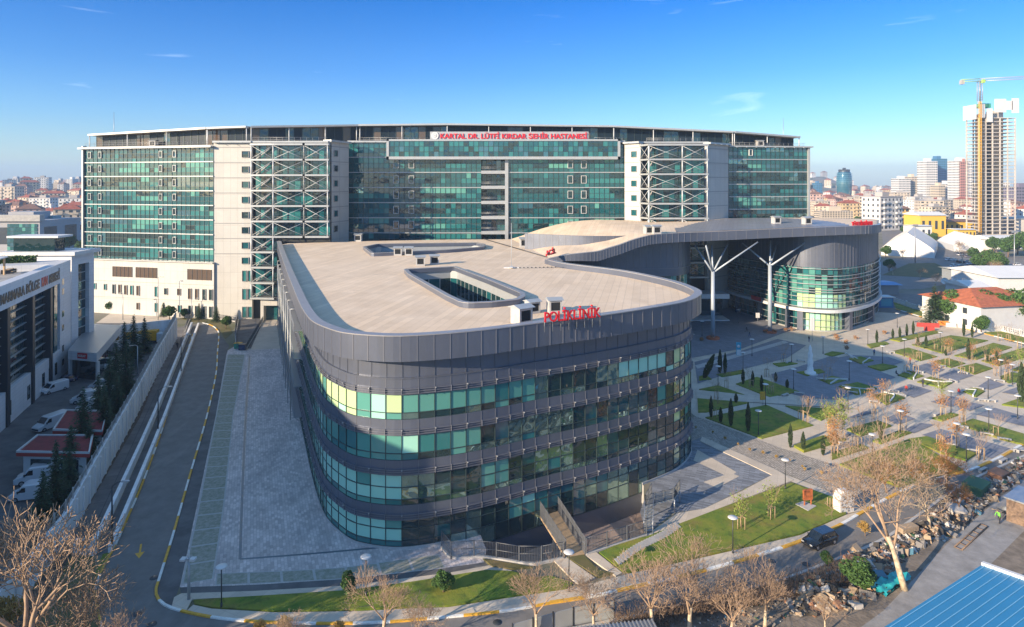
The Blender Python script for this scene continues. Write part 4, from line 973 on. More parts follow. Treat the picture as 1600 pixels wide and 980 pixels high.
# roof masts
for (px, py0, py1, d, lab) in ((178, 205, 175, 190, 'thin lightning mast on the west end of the hospital roof'), (1224, 210, 185, 198, 'thin lightning mast on the east end of the hospital roof')):
    p = D(px, py0, d); q = D(px, py1, d); tt = MB(); tt.tube([(p.x, d, 46), tuple(q)], [.12, .05], 5); tt.build('lightning_mast', M['steel'], label=lab, cat='mast', origin=(p.x, d, 46))
# guard huts on the roof ledge
for px, d, z, lab in ((240, 180, 46.1, 'small white box vent on the roof ledge of the west glass wing'), (1187, 189, 46.6, 'small white box vent on the roof ledge of the east glass wing')):
    p = Vector((XD(px, d), d, z)); o = dup(v0, p, 0, lab, name='roof_vent'); o.scale = (1, 1, .9)

# ------------------------------------------------------------ wavy canopy and administration drum
cn_ = thing('canopy_roof', (40, 150, 0), 'sweeping wavy zinc canopy joining the clinic roof to the round glass building', 'canopy')
edge = [(858, 404, 131.5), (885, 398.5, 131), (911, 395.5, 131), (934, 393, 132), (952, 387.5, 133.0), (969, 382.5, 134), (989, 375, 135.5), (1008, 369.5, 137), (1026, 366.5, 138.5), (1060, 364.5, 141), (1100, 363.0, 144), (1150, 361, 146), (1220, 357.8, 148.5), (1290, 355, 150), (1345, 353, 151.5), (1364, 352, 154), (1374, 351, 160), (1377, 349.5, 170), (1375, 348.8, 179)]
E3 = [D(*e) for e in edge]
def cr3(P, k=4):
    out = []
    for i in range(len(P) - 1):
        p0 = P[max(i - 1, 0)]; p1 = P[i]; p2 = P[i + 1]; p3 = P[min(i + 2, len(P) - 1)]
        for j in range(k):
            t = j / k; out.append(.5 * ((2 * p1) + (p2 - p0) * t + (2 * p0 - 5 * p1 + 4 * p2 - p3) * t * t + (3 * p1 - p0 - 3 * p2 + p3) * t ** 3))
    out.append(P[-1]); return out
E3s = cr3(E3)
fh = lambda i: 2.0 if i > 12 else .9 + 1.1 * i / 12
mb = MB(); nE = len(E3s); bt = MB()
for i in range(nE - 1):
    a, b = E3s[i], E3s[i + 1]; ha, hb = fh(i), fh(i + 1)
    mb.face([a - Vector((0, 0, ha)), b - Vector((0, 0, hb)), b, a], 0)
    a_, b_ = a + Vector((-.2, .9, 0)), b + Vector((-.2, .9, 0))
    mb.face([a, b, b_, a_], 1); 
    if (b - a).length > .5:
        u = (b - a).normalized(); w = Vector((u.y, -u.x, 0)) * .05; mb.hexa([a - Vector((0, 0, ha)), a - Vector((0, 0, ha)) + u * .08, a - Vector((0, 0, ha)) + u * .08 + w, a - Vector((0, 0, ha)) + w, a, a + u * .08, a + u * .08 + w, a + w], 2)
mb.build('fascia', [M['zinc'], M['coping'], M['zinc_seam']], cn_)
# roof surface: front edge to a back edge close to the hospital
Bk = [Vector((XD(px, d), d, z)) for px, d, z in ((800, 177, 20.4), (815, 177, 21.2), (830, 177.5, 22.2), (850, 178, 23.3), (880, 178.5, 24.6), (905, 179, 25.2), (930, 179.5, 25.5), (960, 180, 25.4), (1000, 180, 25.2), (1050, 181, 25.3), (1100, 181.5, 25.5), (1150, 182, 25.8), (1220, 182.5, 25.9), (1290, 183, 25.8), (1340, 183, 25.6), (1360, 183, 25.5), (1368, 183, 25.4), (1372, 183.5, 25.3), (1374, 184, 25.2))]
Bs = cr3(Bk)
mb = MB(); K = 14; vs_ = []; fs = []
for i in range(nE):
    a = E3s[i] + Vector((-.2, .9, -.05)); b = Bs[i]
    for j in range(K + 1):
        t = j / K; e = t * t * (3 - 2 * t); p = a.lerp(b, t); p.z = a.z + (b.z - a.z) * (e if i < 50 else t); vs_.append(p)
for i in range(nE - 1):
    for j in range(K):
        q = i * (K + 1) + j; fs.append((q, q + K + 1, q + K + 2, q + 1))
mb.mesh(vs_, fs, 0, True); nv = len(vs_)
for i in range(nE - 1):
    for j in range(K):
        pa, pb, pc, pd = (vs_[q] for q in (i * (K + 1) + j, (i + 1) * (K + 1) + j, (i + 1) * (K + 1) + j + 1, i * (K + 1) + j + 1)); dz_ = Vector((0, 0, -fh(i)))
        mb.face([pa + dz_, pd + dz_, pc + dz_, pb + dz_], 1)
for j in range(K): mb.face([vs_[j], vs_[j + 1], vs_[j + 1] - Vector((0, 0, .6)), vs_[j] - Vector((0, 0, .6))], 0)
M['metal_sheet'] = grid_over(mat('metal_sheet', (.27, .27, .285), .45, .3, var=.08, vscale=.3), .9, 60, .04, .75, rot=R(20), var=.08)
mb.build('roof_surface', [M['roof_screed'], M['zinc']], cn_)
# darker standing-seam panel field in the middle of the canopy roof
def on_roof(fi, fj):
    i = min(fi * (nE - 1), nE - 1.001); j = min(fj * K, K - .001); i0, j0 = int(i), int(j); u, v = i - i0, j - j0
    g = lambda a, b: vs_[a * (K + 1) + b]
    return (g(i0, j0) * (1 - u) * (1 - v) + g(i0 + 1, j0) * u * (1 - v) + g(i0, j0 + 1) * (1 - u) * v + g(i0 + 1, j0 + 1) * u * v)
mb = MB()
for i in range(40):
    for j in range(10):
        f0, f1 = .50 + .26 * i / 40, .50 + .26 * (i + 1) / 40; wdt = .95 * math.sin(math.pi * min(1, max(0.05, (i + .5) / 40))) ** .6
        g0, g1 = .03 + wdt * j / 10, .03 + wdt * (j + 1) / 10
        mb.face([on_roof(f, g) + Vector((0, 0, .07)) for f, g in ((f0, g0), (f1, g0), (f1, g1), (f0, g1))])
mb.build('seam_roofing', M['metal_sheet'], cn_)
for (px, py, lab) in ((1014, 364, 'west one of two ventilation huts side by side on the wavy canopy roof'), (1026, 364.5, 'east one of two ventilation huts side by side on the wavy canopy roof'), (1210, 349, 'ventilation hut on the canopy roof over the forked columns'), (1262, 351, 'ventilation hut on the canopy roof near the red YÖNETİM sign')):
    best = min((( (800 + F * q.x / q.y - px) ** 2 + (HY + F * (H - q.z) / q.y - py) ** 2), q) for q in (on_roof(i / 80, j / 30) for i in range(81) for j in range(31)))[1] if False else None
    bestd = 1e9
    for i in range(81):
        for j in range(31):
            q = on_roof(i / 80, j / 30); e = (800 + F * q.x / q.y - px) ** 2 + (HY + F * (H - q.z) / q.y - py) ** 2
            if e < bestd: bestd = e; best = q
    dup(v0, best, R(10), lab).scale = (1.0, 1.0, .95)
# forked columns
M['column_blue'] = mat('column_blue', (.36, .41, .46), .4, .1)
def forked(px, foot, fork, arms, lab):
    base = D(px, foot, (H) * F / (foot - HY)); d = base.y
    t = thing('forked_column', (base.x, base.y, 0), lab, 'column')
    zf = ZD(fork, d); mb = MB(); mb.tube([(base.x, d, 0), (base.x, d, zf)], [.50, .42], 14); mb.build('shaft', M['column_blue'], t)
    mb = MB(); mb.prism([(base.x + 1.5 * math.cos(a), d + 1.5 * math.sin(a)) for a in [R(x) for x in range(0, 360, 30)]], 0, .5); mb.build('planter_base', M['tile_roof'], t)
    for (ax, ay, ad) in arms:
        q = D(ax, ay, ad); mb = MB(); mb.tube([(base.x, d, zf - .3), tuple(q)], [.23, .17], 8); mb.build('branch', M['column_blue'], t)
forked(1114, 530, 424, [(1086, 384, 150), (1103, 384, 143), (1112, 383, 150), (1137, 382, 152), (1184, 378.5, 148)], 'pale blue forked column under the canopy, nearer the clinic')
forked(1203, 520, 414, [(1160, 380, 158), (1204, 376, 158), (1271, 371, 156), (1215, 378, 164)], 'pale forked column under the canopy, nearer the round glass building')
# block under the canopy, east of the clinic
ub = thing('rear_clinic_wing', (40, 150, 0), 'grey panelled rear wing with a glass strip, under the wavy canopy', 'building')
up = Path([Vector((XD(820, 150), 150)), Vector((XD(930, 143), 143)), Vector((XD(1010, 145), 145)), Vector((XD(1050, 146), 146)), Vector((XD(1068, 148), 148)), Vector((XD(1077, 152), 152)), Vector((XD(1078, 158), 158)), Vector((XD(1076, 172), 172))], .8)
mb = MB(); mb.fb(up, 0, up.L, 14.6, 24.0, -.3, 0, 0); s = .5
while s < up.L: mb.fb(up, s, s + .08, 16.4, 24.0, 0, .05, 1); s += 1.6
mb.fb(up, 0, up.L, 16.3, 16.45, 0, .15, 1); mb.fb(up, 0, up.L, 9.5, 11.2, -.3, .1, 0); mb.fb(up, 0, up.L, 4, 6, -.3, .1, 0); mb.build('upper_panels', [M['panel_dark'], M['zinc_seam']], ub)
mb = MB(); s = 0
while s < up.L - .1:
    e = min(up.L, s + 1.6)
    for (a, b) in ((11.2, 14.6), (6, 9.5), (0, 4)): mb.fq(up, s, e, a, b, -.2, rnd.choice([0, 1, 3, 4, 1, 6]))
    s = e
mb.build('window_band', gm, ub)
mb = MB(); s = .5
while s < up.L:
    mb.fb(up, s, s + .06, 0, 14.6, -.19, -.1); s += 1.6
mb.build('mullions', M['mullion'], ub)
# link bridge and canopy beyond the first column
mb = MB(); lk = fac(1076, 166, 1140, 166); mb.fb(lk, 0, lk.L, 5.8, 7.0, -6, 0); mb.fb(lk, 0, lk.L, 0, .3, -6, 0); mb.fb(lk, 0, lk.L, 0, 5.8, -6, -5.8, 1)
mb.build('entrance_canopy', [M['white_paint'], M['dark_glass']], label='low white entrance canopy between the rear wing and round glass building', cat='canopy')

dr = thing('round_glass_building', (80, 165, 0), 'round administration building with green glass, white rings and dark zinc crown', 'building')
dp = Path([Vector((XD(px, d), d)) for px, d in ((1146, 197), (1139, 190), (1140, 183), (1152, 177), (1183, 169), (1221, 160.5), (1250, 156), (1279, 154), (1300, 153.5), (1322, 155), (1345, 159), (1362, 165), (1371, 172), (1372, 179), (1369, 186))], .8)
z_c, z_t = 15.4, 23.6
mb = MB(); mb.fb(dp, 0, dp.L, z_c, z_t, -.3, 0); s = .4
while s < dp.L: mb.fb(dp, s, s + .07, z_c, z_t, 0, .05, 1); s += 1.35
mb.build('crown_cladding', [M['panel_dark'], M['zinc_seam']], dr)
s_g0, s_g1 = dp.s_at_px(1248, s0=dp.L * .3), dp.s_at_px(1320, s0=dp.L * .4); s_sh = dp.s_at_px(1235, s0=dp.L * .3)
mb = MB(); mu = MB(); s = 0; rows = [(5.6, 7.4), (7.4, 9.0), (9.0, 10.6), (10.6, 12.2), (12.2, 13.8), (13.8, z_c)]
while s < dp.L - .05:
    e = min(dp.L, s + 1.35); mid = (s + e) / 2
    for (a, b) in rows:
        if s_g0 < mid < s_g1: gi = rnd.choice([5, 5, 4]) if b <= 9.1 else rnd.choice([5, 3, 0]) if b < 11 else rnd.choice([2, 3, 0, 3])
        elif mid >= s_g1: gi = rnd.choice([0, 1, 3, 2, 1])
        elif mid > s_sh - 6: gi = rnd.choice([1, 2, 3])
        elif a > 9: gi = rnd.choice([6, 6, 7, 1])
        else: gi = rnd.choice([1, 0, 1, 2])
        dn = rnd.uniform(-.02, .02); mb.face([dp.pt(s, a, dn), dp.pt(e, a, -dn), dp.pt(e, b, -dn), dp.pt(s, b, dn)], gi)
    mu.fb(dp, s - .035, s + .035, 5.6, z_c, 0, .1)
    s = e
for z in (7.4, 9, 10.6, 12.2, 13.8): mu.fb(dp, 0, dp.L, z - .03, z + .03, 0, .08)
mb.build('curtain_wall', gm, dr); mu.build('mullions', M['mullion'], dr)
for z in (5.9, 7.2, 8.3, 9.6, 10.2, 11.5, 12.7, 13.5, 15.2):
    mb = MB(); mb.fb(dp, 0, dp.L, z - .07, z + .07, .45, .62); mb.build('ring_rail', M['light_metal'], dr)
mb = MB(); mb.fb(dp, 0, dp.L, 4.75, 5.45, -.6, .9); mb.build('white_ring', M['white_paint'], dr)
mb = MB(); mu = MB(); s = 0
while s < dp.L - .05:
    e = min(dp.L, s + 1.35); mid = (s + e) / 2
    for (a, b) in ((.25, 2.4), (2.4, 4.6)):
        mb.fq(dp, s, e, a, b, -1.0, rnd.choice([5, 5, 4]) if s_g0 < mid < s_g1 else rnd.choice([0, 1, 1, 2]))
    mu.fb(dp, s - .05, s + .05, .2, 4.6, -1.0, -.88); s = e
for z in (1.4, 3.0): mu.fb(dp, 0, dp.L, z - .05, z + .05, .1, .2, 1)
mu.fb(dp, 0, dp.L, 0, .25, -1.1, -.7, 1)
mb.build('ground_glazing', gm, dr); mu.build('ground_frame', [M['mullion'], M['light_metal']], dr)
for px in (1150, 1185, 1228, 1247, 1325, 1362):
    s = dp.s_at_px(px, s0=dp.L * .1); mb = MB(); mb.fb(dp, s, s + (1.3 if px > 1240 else .5), 0, 4.6, -.9, .35); mb.build('pier', M['zinc'], dr)
core = [dp.pt(dp.L * i / 80, 0, -1.1).xy for i in range(81)]
mb = MB()
for i in range(80):
    a, b = core[i], core[i + 1]; mb.face([(a.x, a.y, 0), (b.x, b.y, 0), (b.x, b.y, 23.5), (a.x, a.y, 23.5)])
mb.build('inner_wall', M['dark_steel'], dr)
# signs on the canopy
a, b = D(1331, 352.4, 151.6), D(1363, 351.2, 154.2)
tt = text_obj('YÖNETİM BİNASI', .85, .25, plane_M(a, b), M['red_sign'], 'roof_sign', 'red letters YÖNETİM BİNASI along the canopy edge above the round glass building', 'sign', width=(b - a).length, bold=.04)
a, b = D(853, 400, 128.0), D(868.5, 395.5, 131.5)
text_obj('ACİL', 1.0, .25, plane_M(a, b), M['red_sign'], 'roof_sign', 'small red letters at the notch where clinic roof and wavy canopy meet', 'sign', width=(b - a).length, bold=.04)
s = dp.s_at_px(1187, s0=dp.L * .1); pa, pb = dp.pt(s - 2.0, 5.0, 1.0), dp.pt(s + 2.0, 5.0, 1.0)
if pb.x < pa.x: pa, pb = pb, pa
t = thing('entrance_sign', tuple(pa), 'small red entrance sign on the white ring of the round glass building', 'sign')
mb = MB(); mb.hexa([pa, pb, pb + Vector((0, .1, 0)), pa + Vector((0, .1, 0))] + [q + Vector((0, 0, 1.1)) for q in (pa, pb, pb + Vector((0, .1, 0)), pa + Vector((0, .1, 0)))]); mb.build('panel', M['red_sign'], t)
# ------------------------------------------------------------ blood centre west of the lane
lb = thing('blood_centre', (-85, 95, 0), 'long white blood centre with a dark glass front, lettering on its parapet', 'building')
A0 = Vector((-66.5, 73)); A1 = Vector((XD(110, 124), 124)); uu = (A1 - A0).normalized()
A0 = A1 - uu * 75
FL = Flat(A0, A1)     # normal towards +x side?
if FL.nrm.x < 0: FL = Flat(A1, A0)
FLs = (lambda s: FL.L - s) if FL.a == A1 else (lambda s: s)
M['tile_white'] = grid_over(mat('tile_white', (.66, .67, .68), .5, var=.04, vscale=.4), 1.2, .6, .02, .8, plane='xz', var=.03)
M['curtain_dark'] = glass('curtain_dark', (.02, .045, .05), ior=2.3, wav=.3, wsc=.35)
def sp(s_from_far): return FL.L - s_from_far if FL.a != A1 else s_from_far   # distance measured from the far (lane) end
def LB(mb, s0, s1, z0, z1, n0, n1, mi=0):
    a, b = sorted((sp(s0), sp(s1))); mb.fb(FL, a, b, z0, z1, n0, n1, mi)
HB = 21.0
mb = MB(); LB(mb, 0, 75, 0, HB - 1.2, -26, -1.6); mb.build('main_body', M['tile_white'], lb)
mb = MB(); LB(mb, 6.5, 75, HB - 3.6, HB, -1.6, 0); mb.build('parapet', M['tile_white'], lb)
mb = MB(); LB(mb, 0, 6.5, 0, HB, -1.6, 0.02); LB(mb, 0, 6.5, HB - 1.2, HB, -10, -1.6)
mb.build('end_pier', M['tile_white'], lb)
mb = MB(); LB(mb, 6.5, 75, 0, 5.2, -1.6, 0.0); mb.build('base_wall', M['tile_white'], lb)
for s in (8.2, 11.5, 15, 22, 30): mb = MB(); LB(mb, s, s + 1.3, 1.2, 3.4, 0, .04); mb.build('base_window', M['dark_glass'], lb)
mb = MB(); s = 6.6; mu = MB()
while s < 74:
    for k in range(9):
        z0 = 5.2 + k * 1.36; mb.face([FL.pt(sp(s), z0, -.9), FL.pt(sp(s + 1.7), z0, -.9), FL.pt(sp(s + 1.7), z0 + 1.36, -.9 + rnd.uniform(-.03, .03)), FL.pt(sp(s), z0 + 1.36, -.9)], rnd.choice([0, 0, 1, 1, 2]))
        if k % 1 == 0: LB(mu, s, s + 1.7, z0 - .04, z0 + .04, -.9, -.55)
    s += 1.7
mb.build('curtain_wall', [M['curtain_dark'], M['dark_glass'], M['curtain_dark']], lb); mu.build('louvre_rail', M['light_metal'], lb)
for s in (11.5, 20.5, 31, 42, 53): mb = MB(); LB(mb, s, s + 1.1, 0, HB - 3.6, -.9, .25); mb.build('fin', M['dark_steel'], lb)
mb = MB(); LB(mb, 7.3, 9.0, 5.2, HB - 3.6, -.9, -.2); mb.build('corner_glazing', M['teal_glass'], lb)
for z in (18.0, 16.2, 12.0, 9.4, 5.6, 3.0):
    mb = MB(); LB(mb, 4.2, 5.3, z - 1.1, z, .02, .06); mb.build('small_window', M['dark_glass'], lb)
# letters on the parapet (KAN in red)
def wall_text(txt, s0, s1, z, hgt, m):
    a, b = FL.pt(sp(s0), z, .03), FL.pt(sp(s1), z, .03)
    text_obj(txt, hgt, .12, plane_M(a, b), M[m], 'sign_lettering', parent=lb, width=(b - a).length, bold=.03)
wall_text('KUZEY MARMARA BÖLGE', 41.0, 17.6, HB - 2.7, 1.5, 'dark_steel'); wall_text('KAN', 16.6, 13.6, HB - 2.7, 1.5, 'red_sign'); wall_text('MERKEZİ', 12.8, 6.8, HB - 2.7, 1.5, 'dark_steel')
# terrace on the roof: deck, hedge, picnic table, pergola
mb = MB(); LB(mb, 7, 75, HB - 1.2, HB - 1.1, -25.9, -1.6); mb.build('roof_deck', M['concrete'], lb)
mb = MB(); LB(mb, 4.6, 5.0, HB - 1.1, HB - .2, -25, -2.5); mb.build('terrace_wall', mat('terrace_wall', (.60, .50, .42), .8), lb)
def leaf_faces(mb, pts, size, mi=0, flat=.5):
    for p in pts:
        a = Vector((rnd.gauss(0, 1), rnd.gauss(0, 1), rnd.gauss(0, 1) * flat)).normalized(); b = a.orthogonal().normalized(); b = (b * math.cos(rnd.random() * 6.3) + a.cross(b) * math.sin(rnd.random() * 6.3))
        s = size * rnd.uniform(.6, 1.4); mb.face([p - a * s, p + b * s * .55, p + a * s, p - b * s * .55], mi)
mb = MB(); pts = [FL.pt(sp(rnd.uniform(1.2, 2.6)), HB + rnd.uniform(-1.2, 1.2), rnd.uniform(-25, -5)) for _ in range(9000)]
leaf_faces(mb, pts, .22, 0, 1); q0 = FL.pt(sp(2), HB - 1.1, -12); mb.build('terrace_hedge', M['leaf_green'], label='clipped green hedge along the blood centre roof terrace', cat='hedge', origin=tuple(q0))
M['hedge_ok'] = 1
t = thing('picnic_table', tuple(FL.pt(sp(9), HB - 1.1, -7)), 'dark wooden picnic table with benches on the blood centre roof terrace', 'picnic table')
c = FL.pt(sp(9), HB - 1.1, -7)
mb = MB(); mb.obox((c.x, c.y, c.z + .75), (2.2, .9, .08), R(-70)); mb.build('table_top', M['wood'], t)
for sg in (-1, 1):
    mb = MB(); off = Matrix.Rotation(R(-70), 3, 'Z') @ Vector((0, .85 * sg, 0)); mb.obox((c.x + off.x, c.y + off.y, c.z + .45), (2.2, .3, .07), R(-70)); mb.build('bench', M['wood'], t)
    mb = MB(); off = Matrix.Rotation(R(-70), 3, 'Z') @ Vector((.8 * sg, 0, 0)); mb.obox((c.x + off.x, c.y + off.y, c.z + .38), (.1, 1.8, .7), R(-70)); mb.build('leg', M['dark_steel'], t)
t = thing('pergola', tuple(FL.pt(sp(16), HB - 1.1, -8)), 'dark timber pergola with a white awning on the blood centre roof', 'pergola')
for (s, n_) in ((11, -7), (11, -11), (17, -7), (17, -11)):
    mb = MB(); q = FL.pt(sp(s), HB - 1.1, n_); mb.obox((q.x, q.y, q.z + 1.5), (.25, .25, 3.0)); mb.build('post', M['wood'], t)
mb = MB(); LB(mb, 10.5, 17.5, HB + 1.9, HB + 2.1, -11.4, -6.6); mb.build('awning', M['white_paint'], t)
for k, (s, n_, w, hh) in enumerate(((3, -14, 5, 2.4), (1, -8, 4, 1.8))):
    pass
# second block of the centre: white tower frame with dark glass slot
l2 = thing('blood_centre_tower', (XD(130, 128), 132, 0), 'white tower block with a flat projecting roof and dark window slot, behind the lettered facade', 'building')
def bx(px0, px1, d0, d1, z0, z1, m, name, par):
    mb = MB(); mb.hexa([(XD(px0, d0), d0, z0), (XD(px1, d0), d0, z0), (XD(px1, d0) + (XD(px1, d1) - XD(px1, d0)) * 0 , d1, z0), (XD(px0, d0) - 0, d1, z0), (XD(px0, d0), d0, z1), (XD(px1, d0), d0, z1), (XD(px1, d0), d1, z1), (XD(px0, d0), d1, z1)]); return mb.build(name, M[m], par)
FT_ = Flat((XD(112, 126), 126), (XD(147, 133), 133))
mb = MB(); mb.fb(FT_, 0, 2.0, 0, 21.6, -10, 0); mb.fb(FT_, FT_.L - 1.6, FT_.L, 0, 21.6, -10, 0); mb.fb(FT_, 2.0, FT_.L - 1.6, 0, 3, -10, 0); mb.fb(FT_, 2.0, FT_.L - 1.6, 19.6, 21.6, -10, 0); mb.build('frame_wall', M['tile_white'], l2)
mb = MB(); k = 6
for r in range(9):
    for j in range(3): mb.fq(FT_, 2.0 + (FT_.L - 3.6) * j / 3, 2.0 + (FT_.L - 3.6) * (j + 1) / 3, 3 + r * 1.845, 3 + (r + 1) * 1.845, -.8, rnd.choice([0, 0, 1, 2, 2]))
mb.build('window_slot', [M['dark_glass'], M['curtain_dark'], M['mirror_glass']], l2)
mb = MB(); 
for r in range(9): mb.fb(FT_, 2.0, FT_.L - 1.6, 3 + r * 1.845 - .06, 3 + r * 1.845 + .06, -.8, -.5)
mb.build('floor_rail', M['light_metal'], l2)
mb = MB(); mb.fb(FT_, -.5, FT_.L + .8, 21.6, 22.3, -14, .9); mb.build('roof_slab', M['white_paint'], l2)
mb = MB(); mb.fb(FT_, 1, FT_.L - 3, 22.3, 25.0, -12, -4); mb.build('roof_cabin', M['dark_glass'], l2)
mb = MB(); mb.fb(FT_, .5, FT_.L - 2, 25.0, 25.4, -13, -3); mb.build('cabin_roof', M['white_paint'], l2)
# low annex with red plate
an = thing('annex_building', (XD(150, 128), 128, 0), 'low white annex with a wet flat roof, red sign and dark entrance', 'building')
q = [G(106, 548, 5.2), G(151, 552, 5.2), G(190, 508, 5.2), G(140, 506, 5.2)]
P4 = [p.xy for p in q]
mb = MB(); mb.prism(P4, 3.6, 5.2, 0, 1); mb.build('roof_band', [M['tile_white'], M['steel']], an)
ins = [p + (sum((r_ for r_ in P4), Vector((0, 0))) / 4 - p).normalized() * 1.2 for p in P4]
mb = MB(); mb.prism(ins, 0, 3.6, 0); mb.build('walls', M['dark_glass'], an)
Fan = Flat(P4[0], P4[1]); mb = MB(); mb.fb(Fan, Fan.L * .35, Fan.L * .68, 4.0, 5.0, 0, .1); mb.build('sign_plate', M['red_sign'], an)
text_obj('KIZILAY', .42, .04, plane_M(Fan.pt(Fan.L * .39, 4.3, .11), Fan.pt(Fan.L * .64, 4.3, .11)), M['white_paint'], 'sign_lettering', parent=an, width=Fan.L * .25)
for f in (.02, .98): mb = MB(); mb.fb(Fan, Fan.L * f - .2, Fan.L * f + .2, 0, 3.6, -.6, -.1); mb.build('post', M['white_paint'], an)
# boundary walls: tall lane wall, cross wall
def wall(name, pts, zt, m, th=.35, label=None, cat='wall', cap=True):
    P_ = Path([p.xy for p in pts], 3, smooth=False); t_ = thing(name, (pts[0].x, pts[0].y, 0), label, cat)
    mb = MB(); n = len(pts)
    for i in range(n - 1):
        Fq = Flat(pts[i].xy, pts[i + 1].xy); k = max(1, int(Fq.L / 3))
        for j in range(k):
            f0, f1 = (i + j / k) / (n - 1), (i + (j + 1) / k) / (n - 1); z0, z1 = zt(f0), zt(f1); a0, a1 = Fq.pt(Fq.L * j / k, 0, 0), Fq.pt(Fq.L * (j + 1) / k, 0, 0); b0, b1 = Fq.pt(Fq.L * j / k, 0, -th), Fq.pt(Fq.L * (j + 1) / k, 0, -th)
            mb.hexa([a0, a1, b1, b0] + [Vector((p.x, p.y, z)) for p, z in ((a0, z0), (a1, z1), (b1, z1), (b0, z0))])
    mb.build('panels', M[m], t_); return t_, P_
WL = [G(20, 953), G(104, 852), G(148, 771), G(213, 651), G(248, 581), G(276, 530)]
zw = lambda f: 2.3 + 2.6 * f
wt, WP = wall('boundary_wall', [WL[0] + (WL[0] - WL[1]) * 1.6] + WL, zw, 'white_wall', label='long tall white boundary wall with a pale mesh fence between yard and lane')
mb = MB(); s = 0
while s < WP.L:
    f = s / WP.L; p = WP.pt(s, zw(f), -.17); mb.tube([p, p + Vector((0, 0, 1.5))], .07, 4); s += 2.6
mb.build('fence_post', M['kerb'], wt)
mb = MB(); s = 0
while s < WP.L:
    f = s / WP.L; p = WP.pt(s, zw(f), -.17); mb.tube([p, p + Vector((0, 0, 1.35))], .022, 3, cap=False); s += .32
for h in (.15, 1.3): mb.tube([WP.pt(WP.L * i / 60, zw(i / 60) + h, -.17) for i in range(61)], .03, 3)
mb.build('fence_mesh', M['kerb'], wt)
mb = MB(); s = .5
while s < WP.L: f = s / WP.L; mb.fb(WP, s, s + .35, 0, zw(f) - .05, 0, .12); s += 2.6
mb.build('buttress', M['white_wall'], wt)
wall('cross_wall', [G(186, 541) , G(276, 530)], lambda f: 4.6, 'white_wall', label='plain white retaining wall closing the yard behind the yellow trucks')
wall('ramp_wall', [G(113, 868), G(148, 868)], lambda f: 1.5, 'white_wall', label='short white end wall of the lane facing the street')
for off, hgt, lab in ((0, 1.05, 'low white parapet wall along the lane, higher of two parallel walls'), (1.5, .75, 'low white wall beside the green verge, lower of two parallel walls')):
    base = [G(148, 868), G(205, 742), G(238, 668), G(276, 572), G(301, 510)]
    Pq = Path([p.xy for p in base], 2, smooth=False); pts = [Pq.pt(Pq.L * i / 8, 0, off) for i in range(9)]
    wall('parapet_wall', pts, lambda f, h=hgt: h, 'white_wall', th=.4, label=lab)
mb = MB(); mb.fb(Pq, 0, Pq.L, .01, .03, .1, 1.05); mb.build('gutter', M['dark_asphalt'], kind='structure')

# big neighbour west of the frame that shades road and forecourt (long slab block)
ob = thing('office_block', (-90, 40, 0), 'tall grey office slab standing south of the lettered blood centre', 'building')
mb = MB(); mb.box(-100, 22, 0, -63, 57, 30.5); mb.build('walls', M['grey_panel'], ob)
mb = MB()
for k in range(8):
    for j in range(11): mb.face([(-62.95, 23 + j * 3.1, 1.4 + k * 3.7), (-62.95, 25.2 + j * 3.1, 1.4 + k * 3.7), (-62.95, 25.2 + j * 3.1, 3.4 + k * 3.7), (-62.95, 23 + j * 3.1, 3.4 + k * 3.7)])
mb.build('window_rows', M['dark_glass'], ob)

# red roofed huts ----------------------------------------------------------
def hut(pix, zt, label, rz=0):
    P_ = [G(x, y, zt).xy for x, y in pix]; c = sum(P_, Vector((0, 0))) / 4
    t = thing('guard_hut', (c.x, c.y, 0), label, 'hut'); ins = [p + (c - p).normalized() * .7 for p in P_]
    mb = MB(); mb.prism(ins, 0, zt - .5, 0); mb.build('walls', M['white_paint'], t)
    mb = MB(); mb.prism(P_, zt - .55, zt - .12, 0); mb.build('fascia', M['cloth_red'], t)
    up = [p + (c - p).normalized() * .25 for p in P_]
    mb = MB(); n = 4
    for i in range(4):
        a, b = P_[i], P_[(i + 1) % 4]; a2, b2 = up[i], up[(i + 1) % 4]; mb.face([(a.x, a.y, zt - .12), (b.x, b.y, zt - .12), (b.x, b.y, zt + .12), (a.x, a.y, zt + .12)]); mb.face([(a.x, a.y, zt + .12), (b.x, b.y, zt + .12), (b2.x, b2.y, zt + .12), (a2.x, a2.y, zt + .12)]); mb.face([(a2.x, a2.y, zt + .12), (b2.x, b2.y, zt + .12), (b2.x, b2.y, zt - .1), (a2.x, a2.y, zt - .1)])
    mb.build('parapet', M['white_paint'], t)
    mb = MB(); mb.sheet(up, zt - .06); mb.build('roof', M['red_roof'], t)
    for i in (0, 3):
        Fq = Flat(ins[i], ins[(i + 1) % 4]); 
        if Fq.nrm.dot(c - Fq.a) > 0: Fq = Flat(ins[(i + 1) % 4], ins[i])
        for f in (.12, .56): mb = MB(); mb.fb(Fq, Fq.L * f, Fq.L * (f + .32), 1.0, zt - 1.0, 0, .06); mb.build('window', M['dark_glass'], t)
hut([(25, 706), (140, 708), (146, 680), (58, 680)], 3.6, 'white hut with a dark red flat roof and thick white parapet, nearer the bare trees')
hut([(82, 672), (160, 674), (168, 642), (104, 641)], 3.2, 'white hut with a worn dark red roof, behind the thicker hut')

